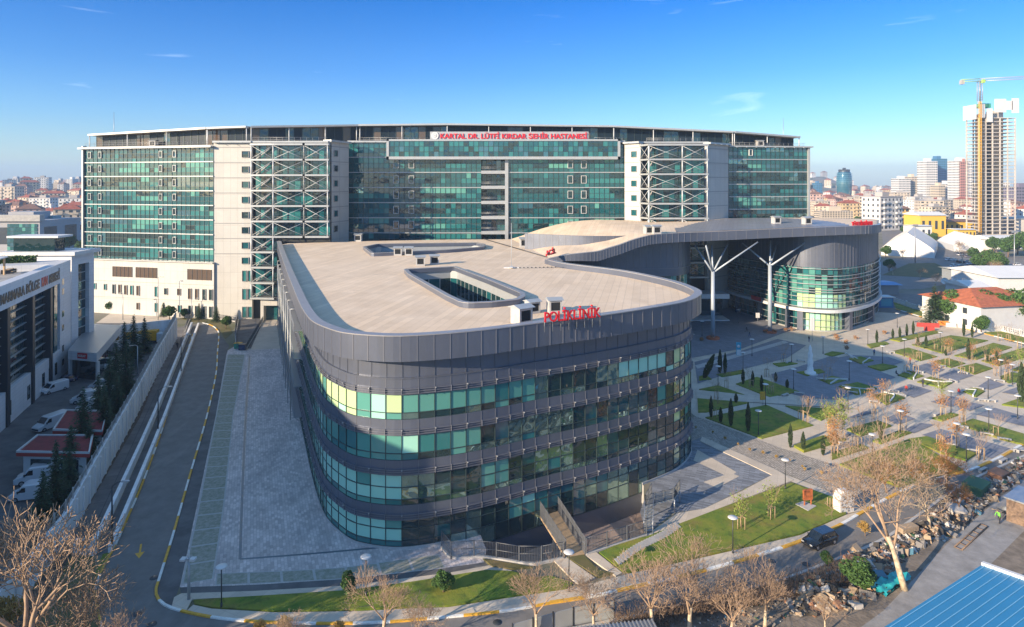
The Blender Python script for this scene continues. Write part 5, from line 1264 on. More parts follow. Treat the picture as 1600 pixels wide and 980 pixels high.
# vehicles ------------------------------------------------------------------
def loft(mb, st, mi=0, sm=True):
    """st: list of (x, [(y,z)...]) rings, closed"""
    n = len(st[0][1]); b = len(mb.v)
    for x, ring in st:
        for (y, z) in ring: mb.v.append((x, y, z))
    for i in range(len(st) - 1):
        for k in range(n):
            mb.f.append((b + i * n + k, b + i * n + (k + 1) % n, b + (i + 1) * n + (k + 1) % n, b + (i + 1) * n + k)); mb.m.append(mi); mb.s.append(sm)
    mb.f.append(tuple(b + k for k in reversed(range(n)))); mb.m.append(mi); mb.s.append(False)
    e = b + (len(st) - 1) * n; mb.f.append(tuple(e + k for k in range(n))); mb.m.append(mi); mb.s.append(False)
def wheels(t, xs, y, r, w=.22):
    for x in xs:
        for s in (-1, 1):
            mb = MB(); mb.tube([(x, s * y, r), (x, s * (y - w), r)], r, 16, 0); o = mb.build('wheel', M['tyre'], t, local=True)
            mb = MB(); mb.tube([(x, s * (y + .01), r), (x, s * (y - .02), r)], r * .6, 12, 0); mb.build('rim', M['rim'], o, local=True)
def make_car(name, L, W, Hh, kind, paint, label, group=None):
    t = thing(name, (0, 0, 0), label, {'van': 'van', 'car': 'car', 'suv': 'car', 'truck': 'truck', 'pickup': 'car'}[kind], group)
    w = W / 2; h = L / 2
    rg = lambda wf, z0, z1, ch=.08: [(-w * wf + .02, z0), (w * wf - .02, z0), (w * wf, z0 + .15), (w * wf, z1 - ch), (w * wf - ch, z1), (-w * wf + ch, z1), (-w * wf, z1 - ch), (-w * wf, z0 + .15)]
    if kind in ('car', 'suv'):
        zb = .32 * Hh / 1.5 + .3; belt = Hh * .60; mb = MB()
        loft(mb, [(-h, rg(.86, .38, belt * .88)), (-h + .12, rg(.95, .26, belt)), (-h + .6, rg(1, .22, belt + .02)), (0, rg(1, .2, belt)), (h - 1.2, rg(1, .22, belt - .02)), (h - .45, rg(.97, .24, belt - .12)), (h - .1, rg(.9, .28, belt - .22)), (h, rg(.82, .36, belt - .32))])
        mb.build('body', M[paint], t, local=True)
        tail = -h + (.15 if kind == 'suv' else .55)
        cg = lambda wf, z0, z1: [(-w * wf, z0), (w * wf, z0), (w * wf - .18, z1), (-w * wf + .18, z1)]
        mb = MB(); loft(mb, [(tail, cg(.9, belt - .02, belt + .03)), (tail + .45, cg(.93, belt - .02, Hh - .04)), (.45, cg(.94, belt - .02, Hh - .03)), (h - 1.15, cg(.92, belt - .06, belt + .0))], 0, False); mb.build('windows', M['car_glass'], t, local=True)
        mb = MB(); loft(mb, [(tail + .40, [(-w * .80, Hh - .07), (w * .80, Hh - .07), (w * .74, Hh), (-w * .74, Hh)]), (.5, [(-w * .80, Hh - .07), (w * .80, Hh - .07), (w * .74, Hh), (-w * .74, Hh)])], 0, False)
        for s in (-1, 1):
            for (xa, za, xb, zb_) in ((tail + .05, belt, tail + .45, Hh - .05), (-.15, belt, -.15, Hh - .05), (h - 1.2, belt - .04, .45, Hh - .05)): mb.tube([(xa, s * w * .92, za), (xb, s * (w * .94 - .17), zb_)], .045, 4)
        mb.build('roof', M[paint], t, local=True)
        for s in (-1, 1):
            mb = MB(); mb.obox((h - .06, s * w * .62, belt - .34), (.12, .36, .16)); mb.build('headlight', M['lamp_lens'], t, local=True)
            mb = MB(); mb.obox((-h + .03, s * w * .72, belt - .15), (.1, .3, .2)); mb.build('tail_light', M['tail_lens'], t, local=True)
            mb = MB(); mb.obox((h - 1.55, s * (w + .08), belt + .06), (.14, .18, .14)); mb.build('mirror', M[paint], t, local=True)
        mb = MB(); mb.obox((h - .02, 0, belt - .45), (.06, W * .5, .18)); mb.build('grille', M['dark_steel'], t, local=True)
        wheels(t, (-h + .85, h - .85), w + .01, .33)
    elif kind == 'van':
        belt = Hh * .52; mb = MB()
        loft(mb, [(-h, rg(.93, .35, Hh - .08, .14)), (-h + .1, rg(.99, .28, Hh, .16)), (h - 2.1, rg(1, .26, Hh, .16)), (h - 1.75, rg(.98, .26, Hh - .05, .16)), (h - .95, rg(.97, .26, belt + .06, .1)), (h - .2, rg(.93, .28, belt - .18, .1)), (h, rg(.85, .34, belt - .42, .08))], 0, False); mb.build('body', M[paint], t, local=True)
        mb = MB(); z0, z1 = belt + .10, Hh - .18; mb.face([(h - .98, -w * .84, z0 + .04), (h - .98, w * .84, z0 + .04), (h - 1.66, w * .82, z1 + .02), (h - 1.66, -w * .82, z1 + .02)]); mb.build('windscreen', M['car_glass'], t, local=True)
        for s in (-1, 1):
            mb = MB(); mb.face([(h - 1.25, s * (w * .985 + .012), belt + .12), (h - 2.2, s * (w + .012), belt + .12), (h - 2.2, s * (w + .012), Hh - .38), (h - 1.75, s * (w * .985 + .012), Hh - .38)]); mb.build('side_window', M['car_glass'], t, local=True)
            mb = MB(); mb.obox((h - .12, s * w * .7, belt - .42), (.2, .34, .22)); mb.build('headlight', M['lamp_lens'], t, local=True)
            mb = MB(); mb.obox((h - 1.3, s * (w + .12), belt + .2), (.14, .22, .3)); mb.build('mirror', M['dark_steel'], t, local=True)
            mb = MB(); mb.obox((-h, s * w * .85, belt - .1), (.06, .16, .4)); mb.build('tail_light', M['tail_lens'], t, local=True)
        mb = MB(); mb.obox((h - .02, 0, .55), (.08, W * .8, .26)); mb.build('bumper', M['dark_steel'], t, local=True)
        wheels(t, (-h + 1.0, h - .95), w + .005, .35)
    elif kind == 'truck':
        mb = MB(); mb.box(-h, -w, .95, h - 2.0, w, Hh); mb.build('cargo_box', M[paint], t, local=True)
        mb = MB(); loft(mb, [(h - 1.9, rg(.95, .5, Hh * .82, .12)), (h - .5, rg(.95, .45, Hh * .80, .12)), (h - .1, rg(.93, .45, Hh * .5, .1)), (h, rg(.9, .45, Hh * .42, .1))], 0, False); mb.build('cab', M['car_white'], t, local=True)
        mb = MB(); mb.face([(h - .08, -w * .8, Hh * .52), (h - .08, w * .8, Hh * .52), (h - .47, w * .8, Hh * .76), (h - .47, -w * .8, Hh * .76)]); mb.build('windscreen', M['car_glass'], t, local=True)
        mb = MB(); mb.box(-h + .1, -w * .8, .55, h - .3, w * .8, .93); mb.build('chassis', M['dark_steel'], t, local=True)
        wheels(t, (-h + 1.2, h - 1.1), w, .45, .3)
    return t
def put(o, px, py, rz, z=0.0): p = G(px, py, z); o.location = (p.x, p.y, z); o.rotation_euler = (0, 0, R(rz)); o.scale = (.8, .8, .8); return o
suv = make_car('parked_car', 4.7, 1.9, 1.65, 'suv', 'car_black', 'black estate car parked at the striped kerb beside the clinic lawn'); put(suv, 1281, 850, 206)
van = make_car('parked_van', 5.6, 2.05, 2.35, 'van', 'car_white', 'x', 'white vans in the blood centre yard')
vans = [(64, 752, 200, 1.05, 'big white panel van facing the street, just behind the white minivan'), (52, 778, 196, .92, 'white minivan lowest in the yard, half hidden by bare branches'), (80, 668, 250, .95, 'white van between the two red-roofed huts and the blood centre'),
        (85, 612, 248, .85, 'white van with dark front parked against the blood centre wall'), (138, 628, 200, 1.0, 'long white van parked across, just behind the worn red-roofed hut'), (146, 640, 198, .95, 'white van touching the worn red-roofed hut'),
        (176, 574, 252, 1.0, 'white van facing out beside the annex entrance'), (185, 583, 205, .8, 'small white van parked in front of the annex van'), (158, 606, 200, .78, 'small white van half hidden under the middle conifers'), (163, 618, 200, .8, 'small white van beside the middle conifers, nearer the huts')]
for i, (px, py, rz, s, lab) in enumerate(vans):
    o = van if i == 0 else dup(van, (0, 0, 0)); put(o, px, py, rz); s *= .86; o.scale = (s, s, s); o['label'] = lab
c2 = make_car('parked_car', 4.5, 1.85, 1.5, 'car', 'car_blue', 'dark blue saloon parked against the blood centre wall'); put(c2, 102, 598, 235)
tr = make_car('delivery_truck', 6.4, 2.3, 3.2, 'truck', 'car_white', 'white box truck beside the annex in the yard'); put(tr, 183, 553, 255)
M['truck_yellow'] = mat('truck_yellow', (.72, .36, .02), .45)
for (px, py, lab) in ((205, 538, 'yellow box truck by the cross wall, nearer the annex'), (238, 536, 'yellow box truck by the cross wall, behind the tallest conifer')):
    o = make_car('box_truck', 6.8, 2.5, 3.6, 'truck', 'truck_yellow', lab); put(o, px, py, 10)
o = make_car('parked_car', 4.3, 1.8, 1.45, 'car', 'car_red', 'red car half hidden between the yellow truck and the conifers'); put(o, 203, 556, 20)
# ------------------------------------------------------------ the town behind
WIN = mat('town_window', (.035, .045, .055), .25, ior=1.6)
pal = {'cream': (.54, .46, .35), 'white': (.58, .57, .55), 'pink': (.48, .33, .28), 'ochre': (.50, .38, .22), 'grey': (.34, .34, .35), 'beige': (.50, .43, .34)}
PM = {k: mat('render_' + k, v, .85, var=.08, vscale=.05, coord='obj') for k, v in pal.items()}
PR = {'red': mat('roof_red', (.30, .085, .05), .9, var=.25, vscale=.3, coord='obj'), 'flat': mat('roof_flat', (.36, .34, .32), .9), 'brown': mat('roof_brown', (.20, .11, .08), .9, var=.2, vscale=.3, coord='obj')}
def make_house(w, dp, fl, wall_, roof, fh=3.0):
    t = thing('town_house', (0, 0, 0), 'x', 'house', 'houses of the town behind the hospital'); hh = fl * fh; mb = MB()
    mb.box(-w / 2, -dp / 2, -8, w / 2, dp / 2, hh, 0)
    nw = max(2, int(w / 3.2)); nd = max(2, int(dp / 3.2))
    for f in range(fl):
        z = f * fh + 1.0
        for i in range(nw):
            x = -w / 2 + w * (i + .5) / nw; bw = rnd.choice([.55, .55, 1.0])
            for sy in (-1, 1): mb.face([(x - bw, sy * (dp / 2 + .04), z), (x + bw, sy * (dp / 2 + .04), z), (x + bw, sy * (dp / 2 + .04), z + 1.35), (x - bw, sy * (dp / 2 + .04), z + 1.35)], 1)
        for i in range(nd):
            y = -dp / 2 + dp * (i + .5) / nd
            for sx in (-1, 1): mb.face([(sx * (w / 2 + .04), y - .6, z), (sx * (w / 2 + .04), y + .6, z), (sx * (w / 2 + .04), y + .6, z + 1.35), (sx * (w / 2 + .04), y - .6, z + 1.35)], 1)
        if w > 13 and f > 0:
            for x in (-w * .28, w * .28): mb.box(x - 1.8, -dp / 2 - 1.1, f * fh - .1, x + 1.8, -dp / 2, f * fh + .9, 0)
    mb.build('walls', [PM[wall_], WIN], t, local=True)
    mb = MB(); e = .6
    if roof == 'flat':
        mb.box(-w / 2 - .3, -dp / 2 - .3, hh, w / 2 + .3, dp / 2 + .3, hh + .5); mb.box(-w * .15, -dp * .2, hh + .5, w * .15, dp * .2, hh + 2.8)
    else:
        r = min(w, dp) * .22; k = max(0, (w - dp) / 2) + w * .08
        mb.mesh([(-w / 2 - e, -dp / 2 - e, hh), (w / 2 + e, -dp / 2 - e, hh), (w / 2 + e, dp / 2 + e, hh), (-w / 2 - e, dp / 2 + e, hh), (-k, 0, hh + r), (k, 0, hh + r)], [(0, 1, 5, 4), (1, 2, 5), (2, 3, 4, 5), (3, 0, 4), (3, 2, 1, 0)])
        for _ in range(3): x = rnd.uniform(-w * .3, w * .3); mb.box(x, -.4, hh, x + .7, .3, hh + r + .8)
    mb.build('roof', PR[roof], t, local=True); return t
protos = []
spec = [(15, 12, 5, 'cream', 'red'), (17, 12, 4, 'white', 'red'), (14, 13, 5, 'pink', 'brown'), (18, 13, 6, 'beige', 'flat'), (12, 11, 3, 'white', 'red'), (20, 13, 6, 'white', 'flat'), (16, 12, 5, 'ochre', 'red'), (14, 12, 4, 'grey', 'brown'), (22, 12, 5, 'cream', 'red'), (13, 11, 3, 'cream', 'brown')]
for sp_ in spec: protos.append(make_house(*sp_))
used = set(); housesL = {i: [] for i in range(len(spec))}; housesR = {i: [] for i in range(len(spec))}
keep_out = [(1378, 1440, 300, 380), (1436, 1600, 0, 470), (1380, 1460, 0, 430)]
def place_house(px, d, side):
    i = rnd.randrange(len(spec)); x = XD(px, d)
    o = protos[i] if i not in used else dup(protos[i], (0, 0, 0)); used.add(i)
    o.location = (x, d, hill_z(x, d)); o.rotation_euler = (0, 0, R(rnd.uniform(-35, 35))); s = rnd.uniform(.85, 1.2); o.scale = (s, s, s * rnd.uniform(.9, 1.15))
    (housesL if side < 0 else housesR)[i].append(o)
# west side
for d in (470, 540, 620, 700, 790, 890, 1000, 1120, 1250, 1400, 1560, 1750):
    px = -14 + rnd.uniform(-8, 0)
    while px < 138:
        place_house(px, d + rnd.uniform(-25, 25), -1); px += rnd.uniform(19, 31) * 1000 / d * (1 if d < 1000 else 1.35)
# east side
for d in (470, 540, 610, 690, 780, 880, 990, 1120, 1280, 1460, 1700, 2000, 2300):
    px = 1250 + rnd.uniform(-5, 5) if d > 560 else 1378
    while px < 1612:
        place_house(px, d + rnd.uniform(-25, 25), 1) if not any(a < px < b and c < d < e for a, b, c, e in [(1395, 1600, 0, 500), (1378, 1425, 500, 575), (1395, 1424, 0, 640), (1280, 1336, 520, 600)]) else None
        px += rnd.uniform(20, 30) * 1000 / d * (1 if d < 1000 else 1.5)
mk = lambda px, d: (XD(px, d), d)
for i, (w, dp_, fl, wl_, rf_) in enumerate(spec):
    words = {3: 'three', 4: 'four', 5: 'five', 6: 'six'}[fl]; r_ = {'red': 'red-tiled', 'brown': 'brown', 'flat': 'flat'}[rf_]
    sz = 'wide ' if w >= 20 else ''
    extra = {9: 'small '}.get(i, '')
    label_by_distance(housesL[i], f'{extra}{sz}{wl_} {words}-storey house with {r_} roof, {{}} nearest to the dark glass office', mk(30, 330), '')
    label_by_distance(housesR[i], f'{extra}{sz}{wl_} {words}-storey house with {r_} roof, {{}} nearest to the construction tower', mk(1550, 414), '')
# tall blocks -----------------------------------------------------------------
def tower(px0, px1, ytop, ybase, d, dep, wall_, label, cols=6, fl=None, glassy=False, band=True, crown=False):
    x0, x1 = XD(px0, d), XD(px1, d); zt = ZD(ytop, d); zb = min(0, ZD(ybase, d)) - 5; w = x1 - x0; fl = fl or max(4, int((zt - max(0, zb)) / 3.3))
    cx_ = (x0 + x1) / 2; t = thing('tower_block' if not glassy else 'glass_tower', (cx_, d + dep / 2, 0), label, 'tower'); mb = MB()
    mb.box(x0, d, zb, x1, d + dep, zt); mb.box(x0 + w * .3, d + dep * .3, zt, x1 - w * .3, d + dep * .7, zt + 4)
    mb.build('walls', wall_, t)
    mb = MB(); z0 = max(0, hill_z(cx_, d)); fh = (zt - z0) / fl; cd = max(2, int(cols * dep / max(w, 1)))
    for f in range(fl):
        for i in range(cols):
            a, b = x0 + w * (i + .2) / cols, x0 + w * (i + .8) / cols; mb.face([(a, d - .15, z0 + f * fh + fh * .3), (b, d - .15, z0 + f * fh + fh * .3), (b, d - .15, z0 + f * fh + fh * .8), (a, d - .15, z0 + f * fh + fh * .8)])
        xs = x0 - .15 if cx_ > 0 else x1 + .15
        for i in range(cd):
            a, b = d + dep * (i + .2) / cd, d + dep * (i + .8) / cd; mb.face([(xs, a, z0 + f * fh + fh * .3), (xs, b, z0 + f * fh + fh * .3), (xs, b, z0 + f * fh + fh * .8), (xs, a, z0 + f * fh + fh * .8)])
    mb.build('window_rows' if cols > 3 else 'windows', WIN if not glassy else M['sky_glass'], t)
    return t
tw = lambda k: PM[k]
PM['snow'] = mat('render_snow', (.62, .61, .59), .8); PM['teal'] = mat('render_teal', (.12, .26, .30), .35); PM['blue'] = mat('render_blue', (.06, .17, .30), .35); PM['brick'] = mat('render_brick', (.42, .20, .16), .8); PM['orange'] = mat('render_orange', (.60, .40, .14), .8); PM['yellow'] = mat('render_yellow', (.66, .42, .06), .8)
PM['slate'] = mat('render_slate', (.17, .15, .20), .6)
tower(1404, 1423, 279, 322, 1000, 20, tw('snow'), 'white slab tower, widest and westernmost of the pale apartment towers', 9)
tower(1424, 1436, 276, 322, 1010, 22, tw('cream'), 'cream tower rising just behind the widest white slab', 5)
tower(1437, 1447, 279, 322, 1005, 20, tw('snow'), 'narrow white tower between the cream tower and the tallest white tower', 4)
tower(1447, 1465, 252, 324, 900, 20, tw('snow'), 'tallest white apartment tower, in front of the blue glass one', 6)
tower(1463, 1480, 248, 324, 925, 22, tw('blue'), 'tall blue glass tower rising behind the tallest white tower', 6, glassy=True)
tower(1467, 1477, 290, 326, 880, 18, tw('cream'), 'lower cream tower at the foot of the blue glass tower', 4)
tower(1478, 1488, 287, 326, 890, 18, tw('snow'), 'lower white tower second east of the blue glass tower', 4)
tower(1489, 1500, 289, 326, 885, 18, tw('beige'), 'lower beige tower third east of the blue glass tower', 4)
tower(1497, 1519, 251, 326, 820, 20, tw('snow'), 'white tower with brick band, half behind the construction tower', 8)
tower(1501, 1512, 253, 262, 818, 2, tw('brick'), 'brick red upper panel on the white tower beside the construction tower', 4)
tower(1520, 1534, 290, 326, 900, 20, tw('cream'), 'cream tower seen through the open floors of the construction tower, west part', 4)
tower(1556, 1578, 285, 326, 900, 20, tw('snow'), 'white tower seen through the open floors of the construction tower, east part', 6)
tower(1588, 1625, 292, 336, 700, 20, tw('slate'), 'dark violet office block east of the construction tower', 9)
tower(1375, 1385, 301, 326, 1100, 18, tw('grey'), 'slim grey tower standing alone between hill and white slabs', 3)
tower(1383, 1401, 309, 328, 760, 18, tw('cream'), 'cream block with overhanging brown roof behind the ochre house', 5)
t = tower(1400, 1421, 326, 354, 530, 15, tw('orange'), 'tall ochre-orange apartment house with plain walls before the white slabs', 3)
mb = MB(); x0, x1 = XD(1398, 529), XD(1423, 529); z = ZD(326, 530); mb.mesh([(x0, 528, z), (x1, 528, z), (x1, 547, z), (x0, 547, z), ((x0 + x1) / 2 - 2, 537, z + 3.4), ((x0 + x1) / 2 + 2, 537, z + 3.4)], [(0, 1, 5, 4), (1, 2, 5), (2, 3, 4, 5), (3, 0, 4)]); mb.build('roof', PR['brown'], t)
tower(1284, 1333, 330, 352, 560, 14, tw('beige'), 'long beige block with two rows of small dark windows, over the canopy roof', 12, fl=6)
tower(1258, 1266, 287, 320, 1300, 20, tw('cream'), 'cream curved-top tower touching the hospital end, west of its twin', 3)
tower(1267, 1275, 285, 320, 1310, 20, tw('beige'), 'beige tower, east twin beside the hospital end', 3)
tower(1276, 1285, 286, 318, 1290, 20, tw('blue'), 'squat blue glass tower beside the beige twin towers', 3, glassy=True)
# round teal glass tower
d = 1150; c = Vector((XD(1319, d), d, 0)); t = thing('glass_tower', tuple(c), 'barrel-shaped teal glass tower with dark open crown below the wooded hill', 'tower')
mb = MB(); mb.lathe([(9, -5), (11, 8), (12.6, 22), (13, 34), (12.4, 46), (10.6, 54)], c, 20, 0); mb.lathe([(10.6, 54), (0, 54.1)], c, 20, 0); mb.build('walls', M['sky_glass'], t)
mb = MB()
for k in range(14): 
    z = 4 + k * 3.6; r = 9.5 + 3.7 * math.sin(min(1, z / 44) * 1.6) ; mb.lathe([(r, z), (r + .3, z + .2), (r, z + .7)], c, 20, 0)
mb.build('floor_bands', PM['teal'], t)
mb = MB(); mb.lathe([(9.4, 54), (9.4, 59), (8.6, 59), (8.6, 54)], c, 16); mb.box(c.x - 2, d - 2, 54, c.x + 2, d + 2, 62); mb.build('crown', M['dark_steel'], t)
# west towers
for (a, b, yt, dd, k, lab) in ((12, 28, 279, 1300, 'grey', 'tall grey tower, west of its white twin on the town skyline'), (27, 41, 285, 1250, 'snow', 'white tower with dark stripes in front of the tall grey tower'), (83, 91, 285, 1250, 'cream', 'sunlit cream tower, first of the row beside the hospital'), (92, 103, 284, 1270, 'slate', 'dark narrow tower, second of the row beside the hospital'),
        (103, 113, 280, 1260, 'snow', 'white tower with a taller crown, third of the row beside the hospital'), (112, 124, 279, 1290, 'grey', 'grey tower, fourth of the row beside the hospital'), (124, 136, 284, 1270, 'blue', 'blue-grey tower touching the hospital edge')):
    tower(a, b, yt, 308, dd, 18, tw(k), lab, 4)
# dark office and white block
t = tower(-40, 62, 345, 400, 320, 30, tw('grey'), 'grey office block with a big dark teal glass front behind the blood centre', 1, fl=1)
mb = MB(); x0, x1 = XD(12, 320), XD(59, 320)
for r in range(8):
    for c_ in range(10): mb.face([(x0 + (x1 - x0) * c_ / 10, 319.7, r * 1.9 + .2), (x0 + (x1 - x0) * (c_ + 1) / 10, 319.7, r * 1.9 + .2), (x0 + (x1 - x0) * (c_ + 1) / 10, 319.7 + rnd.uniform(-.05, .05), r * 1.9 + 1.95), (x0 + (x1 - x0) * c_ / 10, 319.7, r * 1.9 + 1.95)], rnd.choice([0, 1, 1, 1, 2]))
mb.build('glass_front', [M['sky_glass'], M['teal_glass'], M['pale_glass']], t)
mb = MB(); mb.box(XD(-40, 319), 318.6, ZD(346, 319), XD(63, 319), 322, ZD(336, 319)); mb.build('parapet', M['concrete'], t)
t = tower(79, 121, 359, 392, 350, 14, tw('white'), 'white four-storey block with a dark red hipped roof beside the hospital', 6, fl=4)
mb = MB(); z = ZD(359, 350); x0, x1 = XD(78, 350), XD(122, 350); mb.mesh([(x0, 349, z), (x1, 349, z), (x1, 366, z), (x0, 366, z), (x0 + 5, 357, z + 2.6), (x1 - 5, 357, z + 2.6)], [(0, 1, 5, 4), (1, 2, 5), (2, 3, 4, 5), (3, 0, 4)]); mb.build('roof', PR['red'], t)
tower(60, 78, 350, 392, 335, 16, tw('teal'), 'teal glass-fronted block between the grey office and the white block', 5, fl=6, glassy=True)
tower(97, 112, 334, 352, 520, 12, tw('white'), 'white block with long blue window bands behind the hipped white block', 2, fl=5)
tower(113, 132, 336, 360, 500, 12, tw('pink'), 'pinkish block with a red roof edge touching the hospital', 4, fl=6)
tower(68, 78, 326, 350, 540, 12, tw('white'), 'narrow white apartment tower with vertical dark slots behind the teal block', 2, fl=8)

# yellow works building -------------------------------------------------------
def shed(name, pix_front, d, dep, zh, roofh, wall_m, roof_m, label, cat='building', win=0, over=1.0):
    x0, x1 = XD(pix_front[0], d), XD(pix_front[1], d); t = thing(name, ((x0 + x1) / 2, d + dep / 2, 0), label, cat)
    mb = MB(); mb.box(x0, d, 0, x1, d + dep, zh); mb.build('walls', wall_m, t)
    mb = MB(); o = over; ym = d + dep / 2
    mb.mesh([(x0 - o, d - o, zh), (x1 + o, d - o, zh), (x1 + o, d + dep + o, zh), (x0 - o, d + dep + o, zh), (x0 - o, ym, zh + roofh), (x1 + o, ym, zh + roofh)], [(0, 1, 5, 4), (2, 3, 4, 5), (0, 4, 3), (1, 2, 5), (3, 2, 1, 0)]); mb.build('roof', roof_m, t)
    if win:
        for i in range(win):
            a = x0 + (x1 - x0) * (i + .3) / win; mb = MB(); mb.box(a, d - .08, zh * .35, a + (x1 - x0) * .4 / win, d - .02, zh * .75); mb.build('window', WIN, t)
    return t
M['roof_white'] = mat('roof_white', (.70, .69, .66), .6, var=.06, vscale=.1)
shed('works_building', (1438, 1478), 425, 18, 14, 2.2, PM['yellow'], M['roof_white'], 'yellow works building with a broad white roof before the town', win=4)
shed('works_building', (1476, 1530), 440, 16, 9, 1.5, PM['yellow'], PR['brown'], 'lower yellow works wing with a brown roof beside the construction tower', win=7)
shed('works_building', (1430, 1456), 395, 12, 9, .4, PM['snow'], M['roof_white'], 'small white flat-roofed house in front of the yellow works', win=3)
shed('site_office', (1497, 1525), 405, 10, 6, .5, PM['yellow'], M['roof_white'], 'low white and yellow site office at the foot of the crane', win=5)
# big white tents -------------------------------------------------------------
def tent(pix, d, dep, zw_, rise, label, rz=0):
    x0, x1 = XD(pix[0], d), XD(pix[1], d); w = x1 - x0; t = thing('marquee_tent', ((x0 + x1) / 2, d + dep / 2, 0), label, 'tent', rz=0)
    Rm = Matrix.Translation(((x0 + x1) / 2, d + dep / 2, 0)) @ Matrix.Rotation(R(rz), 4, 'Z'); mb = MB(); n = 14; pr = []
    for i in range(n + 1):
        f = i / n; u = abs(2 * f - 1); pr.append((-w / 2 + w * f, zw_ + rise * (1 - u) ** .85))
    k = 8
    for j in range(k):
        y0, y1 = -dep / 2 + dep * j / k, -dep / 2 + dep * (j + 1) / k
        for i in range(n): mb.face([Rm @ Vector((pr[i][0], y0, pr[i][1])), Rm @ Vector((pr[i + 1][0], y0, pr[i + 1][1])), Rm @ Vector((pr[i + 1][0], y1, pr[i + 1][1])), Rm @ Vector((pr[i][0], y1, pr[i][1]))], 0, True)
    mb.build('canvas_roof', M['roof_white'], t)
    mb = MB()
    for y in (-dep / 2, dep / 2): mb.face([Rm @ Vector((x, y, z)) for x, z in pr] + [Rm @ Vector((w / 2, y, 0)), Rm @ Vector((-w / 2, y, 0))])
    for x in (-w / 2, w / 2): mb.face([Rm @ Vector((x, -dep / 2, 0)), Rm @ Vector((x, dep / 2, 0)), Rm @ Vector((x, dep / 2, zw_)), Rm @ Vector((x, -dep / 2, zw_))])
    mb.build('canvas_wall', M['white_paint'], t)
    mb = MB()
    for j in range(k + 1): mb.tube([Rm @ Vector((x, -dep / 2 + dep * j / k, z + .08)) for x, z in pr], .07, 3)
    mb.build('frame', M['kerb'], t)
tent((1440, 1512), 305, 52, 3.5, 8.0, 'largest white marquee tent with a ridged canvas roof beside the parking', rz=-35)
tent((1512, 1562), 330, 30, 3.2, 5.5, 'smaller white marquee tent east of the largest one', rz=-20)
shed('marquee_hall', (1560, 1640), 345, 26, 4.5, 2, M['white_paint'], M['roof_white'], 'long low white hall beyond the smaller marquee tent')
# construction tower ------------------------------------------------------------
dT = 414; x0, x1 = XD(1529, dT), XD(1588, dT); y0, y1 = dT, dT + 12
ct = thing('construction_tower', ((x0 + x1) / 2, dT + 13, 0), 'unfinished concrete tower with open floors and white formwork panels at its top', 'tower')
NF = 33; zt = ZD(184, dT); fh = zt / NF
M['raw_concrete'] = mat('raw_concrete', (.50, .46, .41), .9, var=.12, vscale=.1)
for k in range(1, NF + 1):
    mb = MB(); mb.box(x0, y0, k * fh - .35, x1, y1, k * fh); mb.build('floor_slab', M['raw_concrete'], ct)
for i, fx in enumerate((.02, .20, .38, .58, .78, .98)):
    for fy in (.03, .96):
        xx, yy = x0 + (x1 - x0) * fx, y0 + (y1 - y0) * fy; mb = MB(); mb.box(xx - .3, yy - .3, 0, xx + .3, yy + .3, zt); mb.build('column', M['raw_concrete'], ct)
mb = MB(); mb.box(x0 + 5, y0 + 5, 0, x0 + 9, y1 - 2, zt + 3); mb.box(x0 + 12, y0 + 4, 0, x0 + 19, y1 - 2, zt + 5); mb.build('core_wall', M['raw_concrete'], ct)
for (a, b, yt, yb) in ((1529, 1537, 163, 184), (1540, 1549, 170, 191), (1552, 1570, 155, 176), (1570, 1580, 158, 172), (1579, 1590, 154, 177)):
    mb = MB(); mb.box(XD(a, dT) , y0 - 1.2, ZD(yb, dT), XD(b, dT), y0 - .9, ZD(yt, dT)); mb.build('formwork_panel', M['white_paint'], ct)
mb = MB(); mb.box(x0 - .9, y0 + 1, ZD(186, dT), x0 - .6, y1 + 1, ZD(163, dT)); mb.build('formwork_panel', M['white_paint'], ct)
M['net_green'] = mat('net_green', (.04, .28, .18), .8)
mb = MB(); mb.box(XD(1536, dT), y0 + 2, ZD(168, dT), XD(1552, dT), y0 + 6, ZD(161, dT)); mb.build('safety_net', M['net_green'], ct)
mb = MB(); bx_, by_ = XD(1549.5, dT), y0 + 10
mb.tube([(bx_, by_, zt), (bx_, by_, ZD(150, dT))], .35, 5); mb.tube([(bx_, by_, ZD(150, dT)), (bx_ - 2, by_ - 3, ZD(139, dT))], .25, 5); mb.build('concrete_pump_arm', M['net_green'], ct)
# low podium of the site
pod = shed('site_podium', (1586, 1660), 420, 40, 12, .3, M['raw_concrete'], M['raw_concrete'], 'low concrete podium frame east of the construction tower')
# tower crane
crn = thing('tower_crane', (XD(1531, 411), 411, 0), 'yellow and grey tower crane standing against the construction tower', 'crane')
def lattice(mb, a, b, w, n, mi=0, r=.16, up=Vector((0, 1, 0))):
    a, b = Vector(a), Vector(b); t_ = (b - a).normalized(); s_ = t_.cross(up).normalized() * w / 2; v_ = t_.cross(s_).normalized() * w / 2
    cs = [s_ + v_, s_ - v_, -s_ - v_, -s_ + v_]
    for c_ in cs: mb.tube([a + c_, b + c_], r, 4, mi)
    for i in range(n):
        p, q = a.lerp(b, i / n), a.lerp(b, (i + 1) / n)
        for k in range(4): mb.tube([p + cs[k], q + cs[(k + 1) % 4]], r * .6, 3, mi, cap=False)
cxm = XD(1531, 411); mb = MB(); lattice(mb, (cxm, 411, 0), (cxm, 411, ZD(158, 411)), 1.3, 50, r=.13); mb.build('mast', mat('crane_yellow', (.74, .40, .03), .5), crn)
mb = MB(); lattice(mb, (cxm, 411, ZD(158, 411)), (cxm, 411, ZD(126, 411)), 2.0, 8, r=.2); mb.build('upper_mast', M['light_metal'], crn)
zj = ZD(125, 411); u = Vector((.97, -.16, .03)).normalized()
